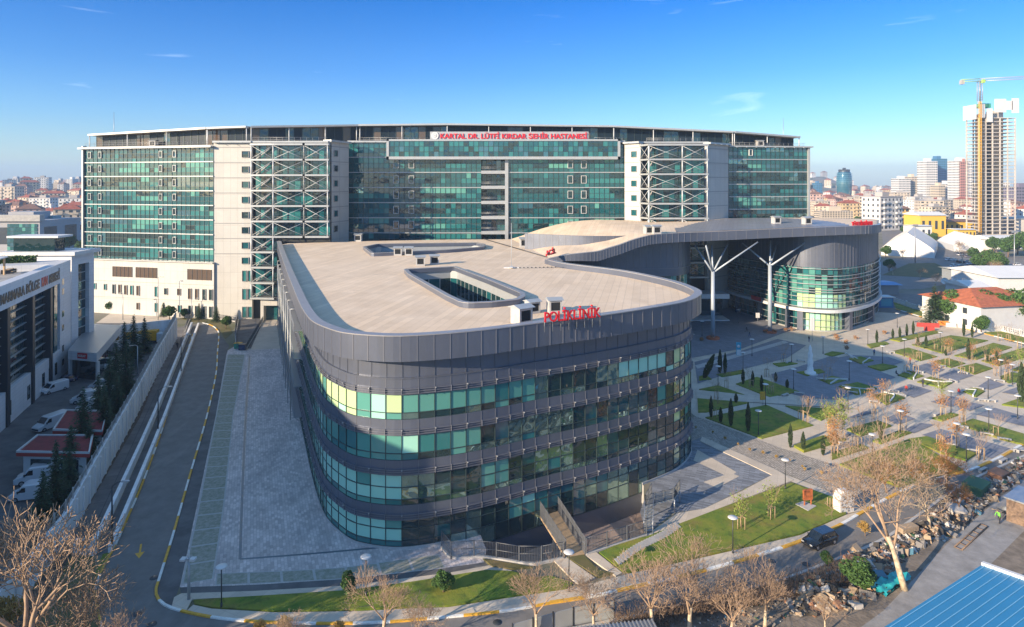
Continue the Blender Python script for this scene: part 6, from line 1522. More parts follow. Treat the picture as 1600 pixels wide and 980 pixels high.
mb = MB(); lattice(mb, Vector((cxm, 411, zj)), Vector((cxm, 411, zj)) + u * 48, 1.6, 34, r=.16, up=Vector((0, 0, 1))); mb.build('jib', M['light_metal'], crn)
M['crane_green'] = mat('crane_green', (.35, .55, .12), .5)
mb = MB(); lattice(mb, Vector((cxm, 411, zj)), Vector((cxm, 411, zj)) - u * 11, 1.6, 8, r=.18, up=Vector((0, 0, 1))); mb.build('counter_jib', M['crane_green'], crn)
mb = MB(); q = Vector((cxm, 411, zj)) - u * 10.4; mb.obox((q.x, q.y, q.z - 1.0), (2.2, 2.0, 2.6)); mb.build('counterweight', M['concrete'], crn)
mb = MB(); mb.obox((cxm + 1.4, 410, zj - 1), (1.8, 1.8, 2.2)); mb.build('cab', M['crane_green'], crn)
# wires and street masts
for (px, yb, yt, lab) in ((1430, 411, 352, 'tall grey floodlight mast beside the triangular verge'), (1585, 427, 362, 'tall grey floodlight mast beside the pines on the east side')):
    b = G(px, yb); mb = MB(); mb.tube([b, (b.x, b.y, ZD(yt, b.y))], [.25, .12], 6); mb.obox((b.x, b.y - .2, ZD(yt, b.y)), (2.2, .5, .8)); mb.build('floodlight_mast', M['steel'], label=lab, cat='light mast', origin=tuple(b))
# red-tiled house and its neighbours
hx = [G(1441, 498), G(1508, 515)]
t = thing('villa', tuple(G(1480, 490)), 'white villa with a long red tiled roof behind the white fence', 'house')
u2 = (hx[1] - hx[0]).xy.normalized(); v2 = Vector((-u2.y, u2.x)); 
if v2.y < 0: v2 = -v2
o_ = G(1441, 497).xy; Wd, Dd, Hh_ = 17.0, 20, 6.2
c4 = [o_, o_ + u2 * Wd, o_ + u2 * Wd + v2 * Dd, o_ + v2 * Dd]
mb = MB(); mb.prism(c4, 0, Hh_); mb.build('walls', M['white_paint'], t)
e4 = [o_ - u2 * .8 - v2 * .8, o_ + u2 * (Wd + .8) - v2 * .8, o_ + u2 * (Wd + .8) + v2 * (Dd + .8), o_ - u2 * .8 + v2 * (Dd + .8)]
r0, r1 = o_ + u2 * (Wd / 2) + v2 * 6, o_ + u2 * (Wd / 2) + v2 * (Dd - 6)
mb = MB(); V = [(p.x, p.y, Hh_) for p in e4] + [(r0.x, r0.y, Hh_ + 3), (r1.x, r1.y, Hh_ + 3)]; mb.mesh(V, [(0, 1, 4), (1, 2, 5, 4), (2, 3, 5), (3, 0, 4, 5), (3, 2, 1, 0)]); mb.build('roof', M['tile_roof'], t)
Fv = Flat(c4[0], c4[1]); Fw = Flat(c4[3], c4[0])
for Fq, ks in ((Fv, (.15, .45, .75)), (Fw, (.2, .5, .8))):
    for k in ks:
        for z in (1.0, 3.8): mb = MB(); mb.fb(Fq, Fq.L * k - .6, Fq.L * k + .6, z, z + 1.4, 0, .05); mb.build('window', WIN, t)
shed('storage_shed', (1560, 1640), 205, 22, 5.5, 2.4, M['white_paint'], M['roof_white'], 'long white-roofed storage shed behind the pines')
shed('storage_shed', (1520, 1548), 190, 12, 4.6, 1.5, M['white_paint'], M['roof_white'], 'small white gabled shed between the villa and the pines')
M['shed_grey'] = mat('shed_grey', (.34, .36, .36), .5, .3)
shed('storage_shed', (1508, 1566), 222, 12, 5.0, .8, M['shed_grey'], M['shed_grey'], 'grey metal shed cluttered with ducts behind the villa')
shed('garage', (1376, 1404), 205, 8, 3.2, .3, M['grey_panel'], mat('roof_blue', (.03, .14, .35), .4), 'low grey garage with a bright blue roof beside the round building')
# satellite dishes
for i, (px, py) in enumerate(((1476, 438), (1492, 437), (1494, 441), (1508, 438), (1507, 448))):
    b = G(px, py + 14, 0); t = thing('satellite_dish', tuple(b), f'white satellite dish on a pole behind the villa, {ordw(i + 1)} from its chimney end', 'satellite dish', 'satellite dishes behind the villa')
    mb = MB(); mb.tube([b, b + Vector((0, 0, 2.6))], .08, 5); mb.build('pole', M['steel'], t)
    mb = MB(); mb.lathe([(0, 0), (.6, .1), (1.0, .35), (1.15, .6)], (0, 0, 0), 14); Rm = Matrix.Translation(b + Vector((0, 0, 2.6))) @ Euler((R(65), 0, R(-30))).to_matrix().to_4x4(); mb.v = [tuple(Rm @ Vector(v)) for v in mb.v]; mb.build('dish', M['white_paint'], t)
# white street fence
wf = thing('picket_fence', tuple(G(1400, 476)), 'long white picket fence along the street behind the plaza', 'fence')
Pf = Path(GP([(1398, 473), (1440, 487), (1500, 502), (1560, 517), (1640, 536)]), 2, smooth=False)
mb = MB(); mb.fb(Pf, 0, Pf.L, 0, .5, -.15, .15); mb.build('plinth', M['white_paint'], wf)
mb = MB(); s = 0
while s < Pf.L: p = Pf.pt(s, 0); mb.obox((p.x, p.y, .95), (.16, .16, .95)); s += .55
for zz in (.75, 1.3): mb.fb(Pf, 0, Pf.L, zz, zz + .1, -.05, .05)
mb.build('pickets', M['white_paint'], wf)
mb = MB(); s = 0
while s < Pf.L: p = Pf.pt(s, 0); mb.obox((p.x, p.y, .85), (.4, .4, 1.7)); s += 6
mb.build('piers', M['white_paint'], wf)
# blue kiosk
b = G(1385, 481); t = thing('ticket_kiosk', tuple(b), 'small blue glass kiosk with white frame beside the round glass building', 'kiosk')
mb = MB(); mb.box(b.x - 2, b.y, 0, b.x + 2, b.y + 3, 2.9); mb.build('body', mat('kiosk_blue', (.03, .20, .42), .3), t)
mb = MB(); mb.box(b.x - 1.5, b.y - .06, .5, b.x + 1.5, b.y - .01, 2.5); mb.build('window', M['screen_blue'], t)
mb = MB(); mb.box(b.x - 2.3, b.y - .4, 2.9, b.x + 2.3, b.y + 3.3, 3.15); mb.build('roof', M['white_paint'], t)
# traffic barriers
for i, (px, py, c_, lab) in enumerate(((1450, 511, 'cloth_red', 'long red plastic barrier nearest the plaza lawn'), (1452, 517, 'cloth_red', 'short red barrier stub in front of the long red one'), (1474, 508, 'orange_paint', 'orange barrier block on the street edge'), (1464, 506, 'white_paint', 'white barrier block beside the orange one'), (1486, 511, 'white_paint', 'white barrier block, east of the orange one'))):
    b = G(px, py); mb = MB(); w = 5 if i == 0 else 2.2; rz = R(-12)
    Rm = Matrix.Translation(b) @ Matrix.Rotation(rz, 4, 'Z')
    mb.hexa([Rm @ Vector(v) for v in [(-w / 2, -.3, 0), (w / 2, -.3, 0), (w / 2, .3, 0), (-w / 2, .3, 0), (-w / 2, -.12, 1.0), (w / 2, -.12, 1.0), (w / 2, .12, 1.0), (-w / 2, .12, 1.0)]]); mb.build('traffic_barrier', M[c_], label=lab, cat='barrier', origin=tuple(b))
# parked cars
prc = {k: make_car('parked_car', 4.3, 1.8, 1.5, 'car', k, 'x', 'cars parked by the marquee tents and along the street') for k in ('car_white', 'car_grey', 'car_black')}
cu_ = set(); carlist = {k: [] for k in prc}
spots = [(1482 + i * 8.5, 407 + i * 1.6 - (i % 2), 25) for i in range(7)] + [(1490 + i * 9, 417 + i * 1.4, 25) for i in range(6)] + [(1392 + i * 9, 398 + (i % 3), 5) for i in range(6)] + [(1500, 399, 20), (1512, 402, 20), (1524, 404, 15), (1395, 382, 40), (1407, 374, 60), (1385, 391, 80), (1421, 378, 10), (1590, 415, 0), (1560, 408, 10)]
for i, (px, py, rz) in enumerate(spots):
    k = rnd.choice(['car_white', 'car_white', 'car_grey', 'car_black']); o = prc[k] if k not in cu_ else dup(prc[k], (0, 0, 0)); cu_.add(k); put(o, px, py, rz + rnd.uniform(-8, 8)); carlist[k].append(o)
for k, l in carlist.items():
    if k not in cu_: continue
    label_by_distance(l, {'car_white': 'white', 'car_grey': 'silver', 'car_black': 'black'}[k] + ' parked car, {} nearest to the big marquee tent of its colour', mk(1475, 320), '')
# houses and trees on the camera's own side of the street (seen in the windows' reflections)
bh = []
for i, (x, y) in enumerate([(-20, -70), (8, -78), (36, -66), (62, -84), (95, -60), (120, -95), (-46, -95), (20, -120), (70, -130), (150, -60), (-10, -150), (45, -165), (100, -160), (180, -110), (140, -20), (175, 5)]):
    o = dup(protos[i % len(protos)], (x, y, 0), R(i * 23)); o.scale = (1, 1, 1.1); bh.append(o)
label_by_distance(bh, 'town house behind the viewpoint, {} nearest to the blue corrugated roof', (35, 45), '')
# ------------------------------------------------------------ trees and planting
def rv(): return Vector((rnd.gauss(0, 1), rnd.gauss(0, 1), rnd.gauss(0, 1))).normalized()
def grow(mt, mbr, p, d, L, r, lvl, maxl, kids, spread, up=.12, shr=.74, twig=.012, wig=.12, rshr=.62):
    n = 4 if lvl < 2 else 3 if lvl < maxl - 1 else 2; pts = [p.copy()]; rr = [r]; q = p.copy(); dd = d.copy(); r1 = max(twig, r * (.62 if lvl else .6))
    for i in range(n):
        dd = (dd + rv() * wig + Vector((0, 0, up * .3))).normalized(); q = q + dd * (L / n); pts.append(q.copy()); rr.append(r + (r1 - r) * (i + 1) / n)
    (mt if lvl == 0 else mbr).tube(pts, rr, 8 if lvl == 0 else 5 if lvl < 3 else 3, cap=lvl < 2)
    if lvl >= maxl: return
    k = kids[min(lvl, len(kids) - 1)]; base = rnd.random() * 6.28
    for i in range(k):
        f = 1.0 if i < 2 and lvl > 0 else rnd.uniform(.45, 1.0) if lvl > 0 else rnd.uniform(.72, 1.0); j = min(n, max(1, int(f * n + .5))); o = pts[j]
        ax = dd.orthogonal().normalized(); ax.rotate(Matrix.Rotation(base + i * 2.4 + rnd.uniform(-.3, .3), 3, dd)); a = R(rnd.uniform(*spread)); nd = (dd * math.cos(a) + ax * math.sin(a) + Vector((0, 0, up))).normalized()
        grow(mt, mbr, o, nd, L * shr * rnd.uniform(.75, 1.15), rr[j] * (rshr if i else .8), lvl + 1, maxl, kids, spread, up, shr, twig, wig, rshr)
def bare_tree(name, seed, h, rad, label, group, maxl=5, kids=(4, 4, 3, 3, 3), spread=(22, 50), trunk=.33, mt_='bark_pale', mb_='bark_pale', twig=.014, shr=.74, lean=(0, 0), up=.12):
    st = rnd.getstate(); rnd.seed(seed); t = thing(name, (0, 0, 0), label, 'tree', group); a, b = MB(), MB()
    grow(a, b, Vector((0, 0, 0)), Vector((lean[0], lean[1], 1)).normalized(), h * trunk, rad, 0, maxl, kids, spread, up, shr, twig)
    a.build('trunk', M[mt_], t, local=True); b.build('branches', M[mb_], t, local=True); rnd.setstate(st); return t
def setp(o, p, rz=0, s=1, z=None):
    o.location = (p.x, p.y, p.z if z is None else z); o.rotation_euler = (0, 0, R(rz)); o.scale = (s, s, s) if not hasattr(s, '__len__') else s; return o
# the big plane tree beside the rubble
big = bare_tree('plane_tree', 11, 12.6, .30, 'tall bare plane tree with a pale leaning trunk, rooted beside the turquoise tarpaulin', None, maxl=7, kids=(4, 4, 3, 3, 3, 3, 2), trunk=.36, mt_='bark_pale', mb_='bark_pink', lean=(-.10, .25), twig=.017, spread=(20, 52), shr=.70)
setp(big, G(1414, 922), 10)
o = bare_tree('bare_tree', 12, 9, .17, 'bare grey-branched tree behind the plane tree, over the street', None, maxl=6, kids=(4, 4, 3, 3, 3, 2), trunk=.22, mt_='bark_pale', spread=(25, 60), twig=.018, shr=.76); setp(o, G(1452, 822), 60)
o = bare_tree('bare_tree', 13, 7, .14, 'bare tree with rust-tinged twigs behind the plane tree, next to the planted slope', None, maxl=6, kids=(5, 4, 3, 3, 3, 2), trunk=.2, mt_='bark_brown', mb_='leaf_rust', spread=(22, 55), twig=.013, shr=.78); setp(o, G(1440, 776), 160)
for (px_, py_, rz_, s_, lb_) in ((1385, 770, 40, .9, 'rust-twigged bare tree on the planted corner nearest the cobbled slope'), (1478, 765, 250, 1.0, 'rust-twigged bare tree on the planted corner nearest the dark paving'), (1500, 800, 10, .7, 'small rust-twigged bare tree at the street edge beside the rubble')):
    q_ = dup(o, (0, 0, 0), 0, lb_); setp(q_, G(px_, py_), rz_, s_)
# shared kinds for the bottom edge and west corner
kA = bare_tree('bare_tree', 21, 9.5, .2, 'x', 'bare pale trees along the street', maxl=6, kids=(4, 4, 3, 3, 3, 2), trunk=.25, mb_='bark_pink', spread=(20, 48), twig=.014)
kB = bare_tree('bare_tree', 25, 8.5, .18, 'x', 'bare pale trees along the street', maxl=6, kids=(5, 4, 3, 3, 3, 2), trunk=.2, mb_='bark_pink', spread=(22, 55), twig=.014)
lst = [(kA, 600, 1012, 40, .85, 'bare pale tree in front of the lower lawn, second from the road bend'), (kB, 660, 1010, 100, .7, 'small bare pale tree touching its taller neighbour before the lower lawn'), (kA, 838, 998, 200, .88, 'bare pale tree crossing the striped kerb below the footbridge'), (kB, 930, 992, 20, .85, 'bare pinkish tree beside the grey fence panels at the street edge'),
       (kB, 1018, 985, 140, 1.15, 'tall bare tree over the corrugated roof below the lawn'), (kA, 1075, 1000, 290, 1.1, 'bare tree between the corrugated roof and the rubble, west one of three'), (kB, 1140, 1003, 250, .95, 'bare tree between the corrugated roof and the rubble, middle of three'), (kA, 1195, 985, 330, .85, 'bare tree between the corrugated roof and the rubble, nearest the rubble'),
       (kA, 40, 1125, 70, 2.25, 'large bare tree filling the corner below the white vans'), (kB, -60, 1060, 150, 2.2, 'largest bare tree beside the boundary wall, at the very corner of the view'), (kB, 115, 1065, 200, 1.45, 'bare tree on the dry bank at the foot of the lane wall'), (kA, 175, 1090, 10, .95, 'bare tree overhanging the road bend'), (kB, 455, 1030, 66, .6, 'low bare tree with golden twigs below the round lamp'), (kA, 1290, 990, 130, .45, 'small bare bush-like tree on the rubble edge')]
uA = set()
for (k, px, py, rz, s, lab) in lst:
    o = k if k not in uA else dup(k, (0, 0, 0)); uA.add(k); setp(o, G(px, py), rz, s); o['label'] = lab
M['twig_gold'] = mat('twig_gold', (.50, .33, .10), .9, var=.3, vscale=3, coord='obj')
gb = bare_tree('golden_shrub', 31, 3.2, .05, 'x', 'golden twiggy shrubs by the road', maxl=5, kids=(7, 4, 4, 3, 3), trunk=.12, mt_='bark_brown', mb_='twig_gold', spread=(15, 45), twig=.022, up=.2, shr=.82)
for i, (px, py, s, lab) in enumerate(((400, 1000, 1.0, 'golden twiggy shrub, first after the road bend'), (440, 1003, 1.2, 'golden twiggy shrub, second after the road bend'), (530, 1000, .9, 'golden twiggy shrub, third after the road bend'), (15, 1000, 2.2, 'golden yellow shrub on the bank beside the boundary wall'), (1352, 838, 1.1, 'brown dry shrub leaning over the black estate car'))):
    o = gb if i == 0 else dup(gb, (0, 0, 0)); setp(o, G(px, py), i * 50, s); o['label'] = lab

# leafy things
def conifer(seed, h, w, n, leaf='leaf_dark', base=.1):
    st = rnd.getstate(); rnd.seed(seed); t = thing('conifer_tree', (0, 0, 0), 'x', 'tree'); mb = MB(); mb.tube([(0, 0, 0), (0, 0, h * .55), (0, 0, h * .97)], [h * .022, h * .014, .02], 6); mb.build('trunk', M['bark_brown'], t, local=True)
    mb = MB(); tiers = int(h * 2.6)
    for k in range(tiers):
        f = base + (1 - base) * k / tiers; z = h * f; rr = w * (1 - f) ** .85 + .12; nb = max(5, int(9 * (1 - f) + 5)); ph = rnd.random() * 6.3
        for b in range(nb):
            a = ph + 6.283 * b / nb + rnd.uniform(-.25, .25); L = rr * rnd.uniform(.65, 1.15); m = max(3, int(L * n))
            for j in range(m):
                g = (j + .6) / m; c = Vector((math.cos(a) * L * g, math.sin(a) * L * g, z - L * g * .28 + rnd.uniform(-.1, .1))); dd = Vector((math.cos(a + rnd.uniform(-.7, .7)), math.sin(a + rnd.uniform(-.7, .7)), rnd.uniform(-.3, .35))).normalized(); sd_ = dd.cross(Vector((0, 0, 1))).normalized(); s = .42 * rnd.uniform(.6, 1.3) * (1.15 - g * .4)
                mb.face([c - dd * s * .6, c + sd_ * s * .42 + Vector((0, 0, rnd.uniform(-.1, .1))), c + dd * s, c - sd_ * s * .42])
    leaf_faces(mb, [Vector((rnd.gauss(0, .12), rnd.gauss(0, .12), h * rnd.uniform(.85, 1.02))) for _ in range(30)], .16)
    mb.build('crown', M[leaf], t, local=True); rnd.setstate(st); return t
cA = conifer(41, 10, 3.3, 7.5); cB = conifer(42, 8.5, 3.0, 7.5)
row = [(222, 566, 1.0, 'A'), (238, 552, .95, 'B'), (208, 580, 1.0, 'A'), (196, 606, 1.0, 'B'), (213, 620, .95, 'A'), (188, 640, .95, 'A'), (200, 650, .8, 'B'), (172, 668, 1.0, 'B'), (182, 690, .85, 'A'), (150, 712, .95, 'A'), (160, 725, .7, 'B'), (133, 750, .85, 'B'), (112, 795, .8, 'A'), (132, 775, .6, 'A'), (92, 815, .7, 'B'), (75, 850, .5, 'B')]
uC = set(); l_ = []
for i, (px, py, s, k) in enumerate(row):
    k = cA if k == 'A' else cB; o = k if k not in uC else dup(k, (0, 0, 0)); uC.add(k); setp(o, G(px, py) + Vector((-1.5, -.3, 0)), i * 67, (s * .74, s * .74, s * .95)); o['group'] = 'dark conifers along the boundary wall'; l_.append(o)
label_by_distance(l_, 'dark green conifer by the boundary wall, {} nearest to the yellow trucks', G(238, 536).xy, '')
def round_tree(seed, h, w, leaf, n, name='pine_tree', lobes=9, squash=.6, cz=.72):
    st = rnd.getstate(); rnd.seed(seed); t = thing(name, (0, 0, 0), 'x', 'tree'); mb = MB(); top = h * .62
    mb.tube([(0, 0, 0), (.15, .1, top * .5), (0, .1, top)], [h * .035, h * .026, h * .015], 6)
    for k in range(6): a = rnd.random() * 6.3; mb.tube([(0, .1, top * rnd.uniform(.6, .95)), (math.cos(a) * w * .5, math.sin(a) * w * .5, h * rnd.uniform(.65, .85))], [.1, .03], 4)
    mb.build('trunk', M['bark_brown'], t, local=True); mb = MB()
    for k in range(lobes):
        a = rnd.random() * 6.3; r0 = w * rnd.uniform(0, .62); c = Vector((math.cos(a) * r0, math.sin(a) * r0, h * cz + rnd.uniform(-.12, .16) * h * (1 - r0 / w) * (1 if cz > .6 else 2.2))); lr = w * rnd.uniform(.32, .5)
        pts = []
        for _ in range(n // lobes):
            v = rv() * lr * rnd.uniform(.6, 1.05) ** .5; v.z *= squash; pts.append(c + v)
        leaf_faces(mb, pts, .24 * (w / 3) ** .5, 0, .8)
    mb.build('crown', M[leaf], t, local=True); rnd.setstate(st); return t
rA = round_tree(51, 7.6, 3.9, 'leaf_green', 7000, lobes=18, squash=.85, cz=.60); rB = round_tree(52, 7.0, 3.5, 'leaf_green', 6000, lobes=15, squash=.9, cz=.58)
pl = [(1488, 506, 1.1), (1524, 512, 1.1), (1541, 508, 1.15), (1560, 512, 1.2), (1575, 507, 1.15), (1594, 513, 1.2), (1612, 512, 1.2), (1533, 520, .6), (1630, 505, 1.2), (1552, 498, 1.0)]
u = set(); l_ = []
for i, (px, py, s) in enumerate(pl):
    k = rA if i % 2 == 0 else rB; o = k if k not in u else dup(k, (0, 0, 0)); u.add(k); setp(o, G(px, py), i * 77, s); o['group'] = 'round green pines beside the villa'; l_.append(o)
label_by_distance(l_, 'round-crowned green pine behind the white fence, {} nearest to the red-roofed villa', G(1470, 480).xy, '')
o = dup(cB, (0, 0, 0), 0); setp(o, G(1460, 505), 30, (1.2, 1.2, 1.15)); o['label'] = 'ragged dark conifer in front of the red tiled villa roof'; o['group'] = 'trees round the villa'
# scrubby trees in the town fringe
rC = round_tree(53, 7, 3.0, 'leaf_green', 5000, name='bushy_tree', lobes=16, squash=.95, cz=.52); ucount = 0
u = []
for i, (px, py, s) in enumerate([(1404, 388, .8), (1413, 366, .9), (1428, 352, 1.0), (1436, 383, 1.1), (1448, 384, 1.1), (1458, 380, 1.0), (1384, 402, .9), (1389, 424, .8), (1532, 425, 1.2), (1545, 421, 1.3), (1562, 427, 1.3), (1575, 402, 1.5), (1590, 398, 1.6), (1600, 392, 1.6), (1553, 395, 1.3), (1520, 408, 1.0), (1612, 405, 1.5), (70, 378, 1.2), (84, 392, 1.4), (95, 396, 1.5), (108, 391, 1.3), (60, 366, 1.2), (127, 380, 1.4), (128, 399, 1.2), (1468, 346, 1.4), (1520, 345, 1.3), (1340, 352, 1.2), (175, 489, .55), (265, 500, .6)]):
    o = rC if i == 0 else dup(rC, (0, 0, 0)); setp(o, G(px, py), i * 31, s); o['group'] = 'bushy trees among the town houses'; o.name = 'bushy_tree'; u.append(o)
west = [o for o in u if o.location.x < 0]; east = [o for o in u if o.location.x >= 0]
label_by_distance(west, 'bushy green tree west of the hospital, {} nearest to the blood centre roof', (-85, 110), ''); label_by_distance(east, 'bushy green tree beyond the plaza, {} nearest to the big marquee tent', (215, 320), '')
wt_ = []
for i, (px, py, s) in enumerate([(1548, 420, 1.5), (1504, 412, 1.0), (1556, 432, 1.1), (1438, 436, .6), (1462, 445, .7), (1410, 405, .7), (1500, 395, 1.1), (1395, 430, .6), (1570, 448, .9)]):
    o = dup(kA if i % 2 else kB, (0, 0, 0)); setp(o, G(px, py), i * 51, s); o['group'] = 'bare trees round the parking'; wt_.append(o)
label_by_distance(wt_, 'bare tree round the parking and verge, {} nearest to the big marquee tent', (215, 320), '')
# shrubs by the hospital foot
sh = []
for i, (px, py, s) in enumerate([(288, 498, .42), (311, 499, .5), (338, 503, .5), (353, 514, .5), (243, 492, .5), (255, 495, .45), (216, 484, .55), (230, 487, .4), (167, 483, .55), (280, 492, .35)]):
    o = dup(cB if i % 3 else rC, (0, 0, 0)); setp(o, G(px, py), i * 77, s); o.name = 'garden_tree'; o['group'] = 'small trees at the hospital foot'; sh.append(o)
label_by_distance(sh, 'small dark tree at the hospital foot, {} nearest to the glazed entrance', G(420, 500).xy, '')
# cypresses of the plaza
def cypress(seed, n=900):
    st = rnd.getstate(); rnd.seed(seed); t = thing('cypress_tree', (0, 0, 0), 'x', 'tree', 'cypresses on the plaza lawns'); mb = MB(); mb.tube([(0, 0, 0), (0, 0, .9)], .05, 5); mb.build('trunk', M['bark_brown'], t, local=True)
    mb = MB(); pts = []
    for _ in range(n):
        f = rnd.random(); r = .36 * (math.sin(math.pi * min(1, (f * .86 + .12))) ** .8) * rnd.uniform(.5, 1.1); a = rnd.random() * 6.28; pts.append(Vector((math.cos(a) * r, math.sin(a) * r, .25 + 3.3 * f)))
    for p in pts: 
        dd = Vector((p.x * .5, p.y * .5, 1)).normalized(); s_ = dd.orthogonal().normalized(); s_.rotate(Matrix.Rotation(rnd.random() * 6, 3, dd)); s = .16 * rnd.uniform(.6, 1.3); mb.face([p - dd * s, p + s_ * s * .35, p + dd * s, p - s_ * s * .35])
    mb.build('crown', M['leaf_cypress'], t, local=True); rnd.setstate(st); return t
cy = cypress(61); cyl = []
ll = [(1111, 653, 33), (1126, 661, 24), (1142, 667, 43), (1169, 675, 45), (1125, 584, 37), (1133, 585, 33), (1161, 601, 24), (1176, 604, 24), (1190, 612, 25), (1212, 597, 15), (1150, 630, 15), (1230, 607, 14), (1235, 700, 37), (1255, 705, 30), (1286, 712, 30), (1370, 537, 21), (1395, 530, 16), (1406, 529, 18), (1417, 526, 20), (1427, 524, 22), (1506, 526, 25), (1519, 528, 20), (1447, 542, 18), (1376, 689, 30), (1596, 630, 62), (1434, 541, 14), (1513, 562, 32), (1544, 566, 16), (1557, 571, 22), (1478, 556, 10)]
for i, (px, py, hp) in enumerate(ll):
    o = cy if i == 0 else dup(cy, (0, 0, 0)); p = G(px, py); hm = hp * p.y / 1000; setp(o, p, i * 40, (max(.8, hm / 4.2), max(.8, hm / 4.2), hm / 3.55)); cyl.append(o)
label_by_distance(cyl, 'narrow dark cypress on the plaza lawns, {} nearest to the clinic east corner', (27, 88), '')
o = dup(cy, (0, 0, 0), 0, 'leaning dark cypress right against the clinic east corner, tilted like a sail', 'cypresses on the plaza lawns', (1.6, 1.6, 1.35)); p = G(1099, 592); o.location = p; o.rotation_euler = (0, R(24), 0)
# staked saplings
def sapling(seed, h, leaf=None, n=70):
    t = bare_tree('young_tree', seed, h, .035, 'x', 'staked young trees', maxl=3, kids=(5, 3, 3), trunk=.40, mt_='bark_brown', mb_='bark_pink', twig=.012, spread=(18, 45), up=.25)
    if leaf:
        st = rnd.getstate(); rnd.seed(seed); mb = MB(); leaf_faces(mb, [Vector((rnd.gauss(0, h * .11), rnd.gauss(0, h * .11), h * .68 + rnd.gauss(0, h * .13))) for _ in range(n)], .10, 0, 1); mb.build('leaves', M[leaf], t, local=True); rnd.setstate(st)
    for a in (0, 1, 2):
        mb = MB(); x, y = .42 * math.cos(a * 2.1 + .4), .42 * math.sin(a * 2.1 + .4); mb.tube([(x, y, 0), (x, y, 1.5)], .045, 4); mb.build('stake', M['wood'], t, local=True)
    mb = MB(); q = [(.42 * math.cos(a * 2.1 + .4), .42 * math.sin(a * 2.1 + .4), 1.4) for a in (0, 1, 2)]
    for i in range(3): mb.tube([q[i], q[(i + 1) % 3]], .03, 3)
    mb.build('crossbar', M['wood'], t, local=True); return t
sb, sr_, sy = sapling(71, 4.0), sapling(72, 3.6, 'leaf_rust', 260), sapling(73, 4.2, 'leaf_lime', 420)
bare = [c6(660, 345), c6(515, 388), c6(610, 330), c6(683, 425), c6(440, 470), c6(495, 470), c6(825, 470), c6(770, 470), c6(1040, 280), c6(985, 275), c6(910, 400), c6(1030, 512), c6(320, 645), c6(650, 885), c6(775, 762), c6(318, 780), c6(250, 740), c6(155, 900), c6(875, 972), c6(970, 835), c6(180, 785), c6(410, 820), c5(145, 790), c5(165, 670), c5(228, 600), c5(510, 640), c5(700, 800), c5(735, 820), c5(590, 430), c5(855, 560), c5(885, 515), c5(960, 730), c5(380, 600), c5(480, 530), c6(1100, 320), c6(505, 295), c8(700, 110), c8(890, 180), c8(300, 120)]
rust = [c6(690, 348), c6(610, 505), c6(300, 610), c6(965, 480), c6(770, 745), c6(650, 720), c6(15, 940), c6(415, 790), c6(245, 700), c6(820, 385), c6(1035, 480), c6(730, 900), c8(195, 160), c8(720, 190), c5(910, 950), c6(970, 415)]
lime = [c6(645, 640), c5(885, 880), c5(965, 840), (1158, 828), (1205, 812), c8(175, 70), c8(230, 80), c6(1115, 455)]
def place_set(k, pts, text, mark, s0=1.0):
    l = []
    for i, (px, py) in enumerate(pts):
        o = k if i == 0 else dup(k, (0, 0, 0)); setp(o, G(px, py), rnd.uniform(0, 360), s0 * rnd.uniform(.85, 1.15)); l.append(o)
    label_by_distance(l, text, mark, ''); return l
RB = G(1290, 517).xy
place_set(sb, bare, 'bare staked young tree, {} nearest to the round glass building', RB)
place_set(sr_, rust, 'staked young tree with rust-coloured leaves, {} nearest to the round glass building', RB)
place_set(sy, lime, 'staked young tree with lime-yellow leaves, {} nearest to the round glass building', RB)
o = dup(rB, (0, 0, 0)); setp(o, G(545, 938), 0, (.22, .22, .36)); o['label'] = 'small dark round-headed tree on the lower lawn beside a disc lamp'; o['group'] = 'small trees on the lower lawn'
o = dup(rB, (0, 0, 0)); setp(o, G(693, 928), 90, (.3, .3, .3)); o['label'] = 'dark bush on the lower lawn behind the bare trees'; o['group'] = 'small trees on the lower lawn'
# shrubs on the cobbled slope and rubble edge
shr = dup(gb, (0, 0, 0)); ls = []
for i, (x, y) in enumerate([c5(135, 890), c5(215, 935), c5(30, 860), c7(830, 55), c7(890, 85), c7(955, 100), c7(1020, 120), c7(1085, 140), c7(1165, 185), c7(1255, 205), c7(1100, 60), c8(45, 220), c8(135, 250), c8(220, 280)]):
    o = shr if i == 0 else dup(shr, (0, 0, 0)); setp(o, G(x, y), i * 47, rnd.uniform(.28, .42)); o['group'] = 'low russet shrubs on the cobbled slope'; ls.append(o)
label_by_distance(ls, 'low russet shrub on the cobbled slope, {} from the clinic corner', (27, 88), '')
o = dup(rA, (0, 0, 0)); setp(o, G(1345, 925), 0, (.42, .42, .36)); o['label'] = 'evergreen bush growing out of the rubble beside the plane tree'; o['group'] = 'bushes'
o = dup(rB, (0, 0, 0)); setp(o, G(1292, 885), 0, (.2, .2, .2)); o['label'] = 'small green bush at the street edge of the rubble'; o['group'] = 'bushes'

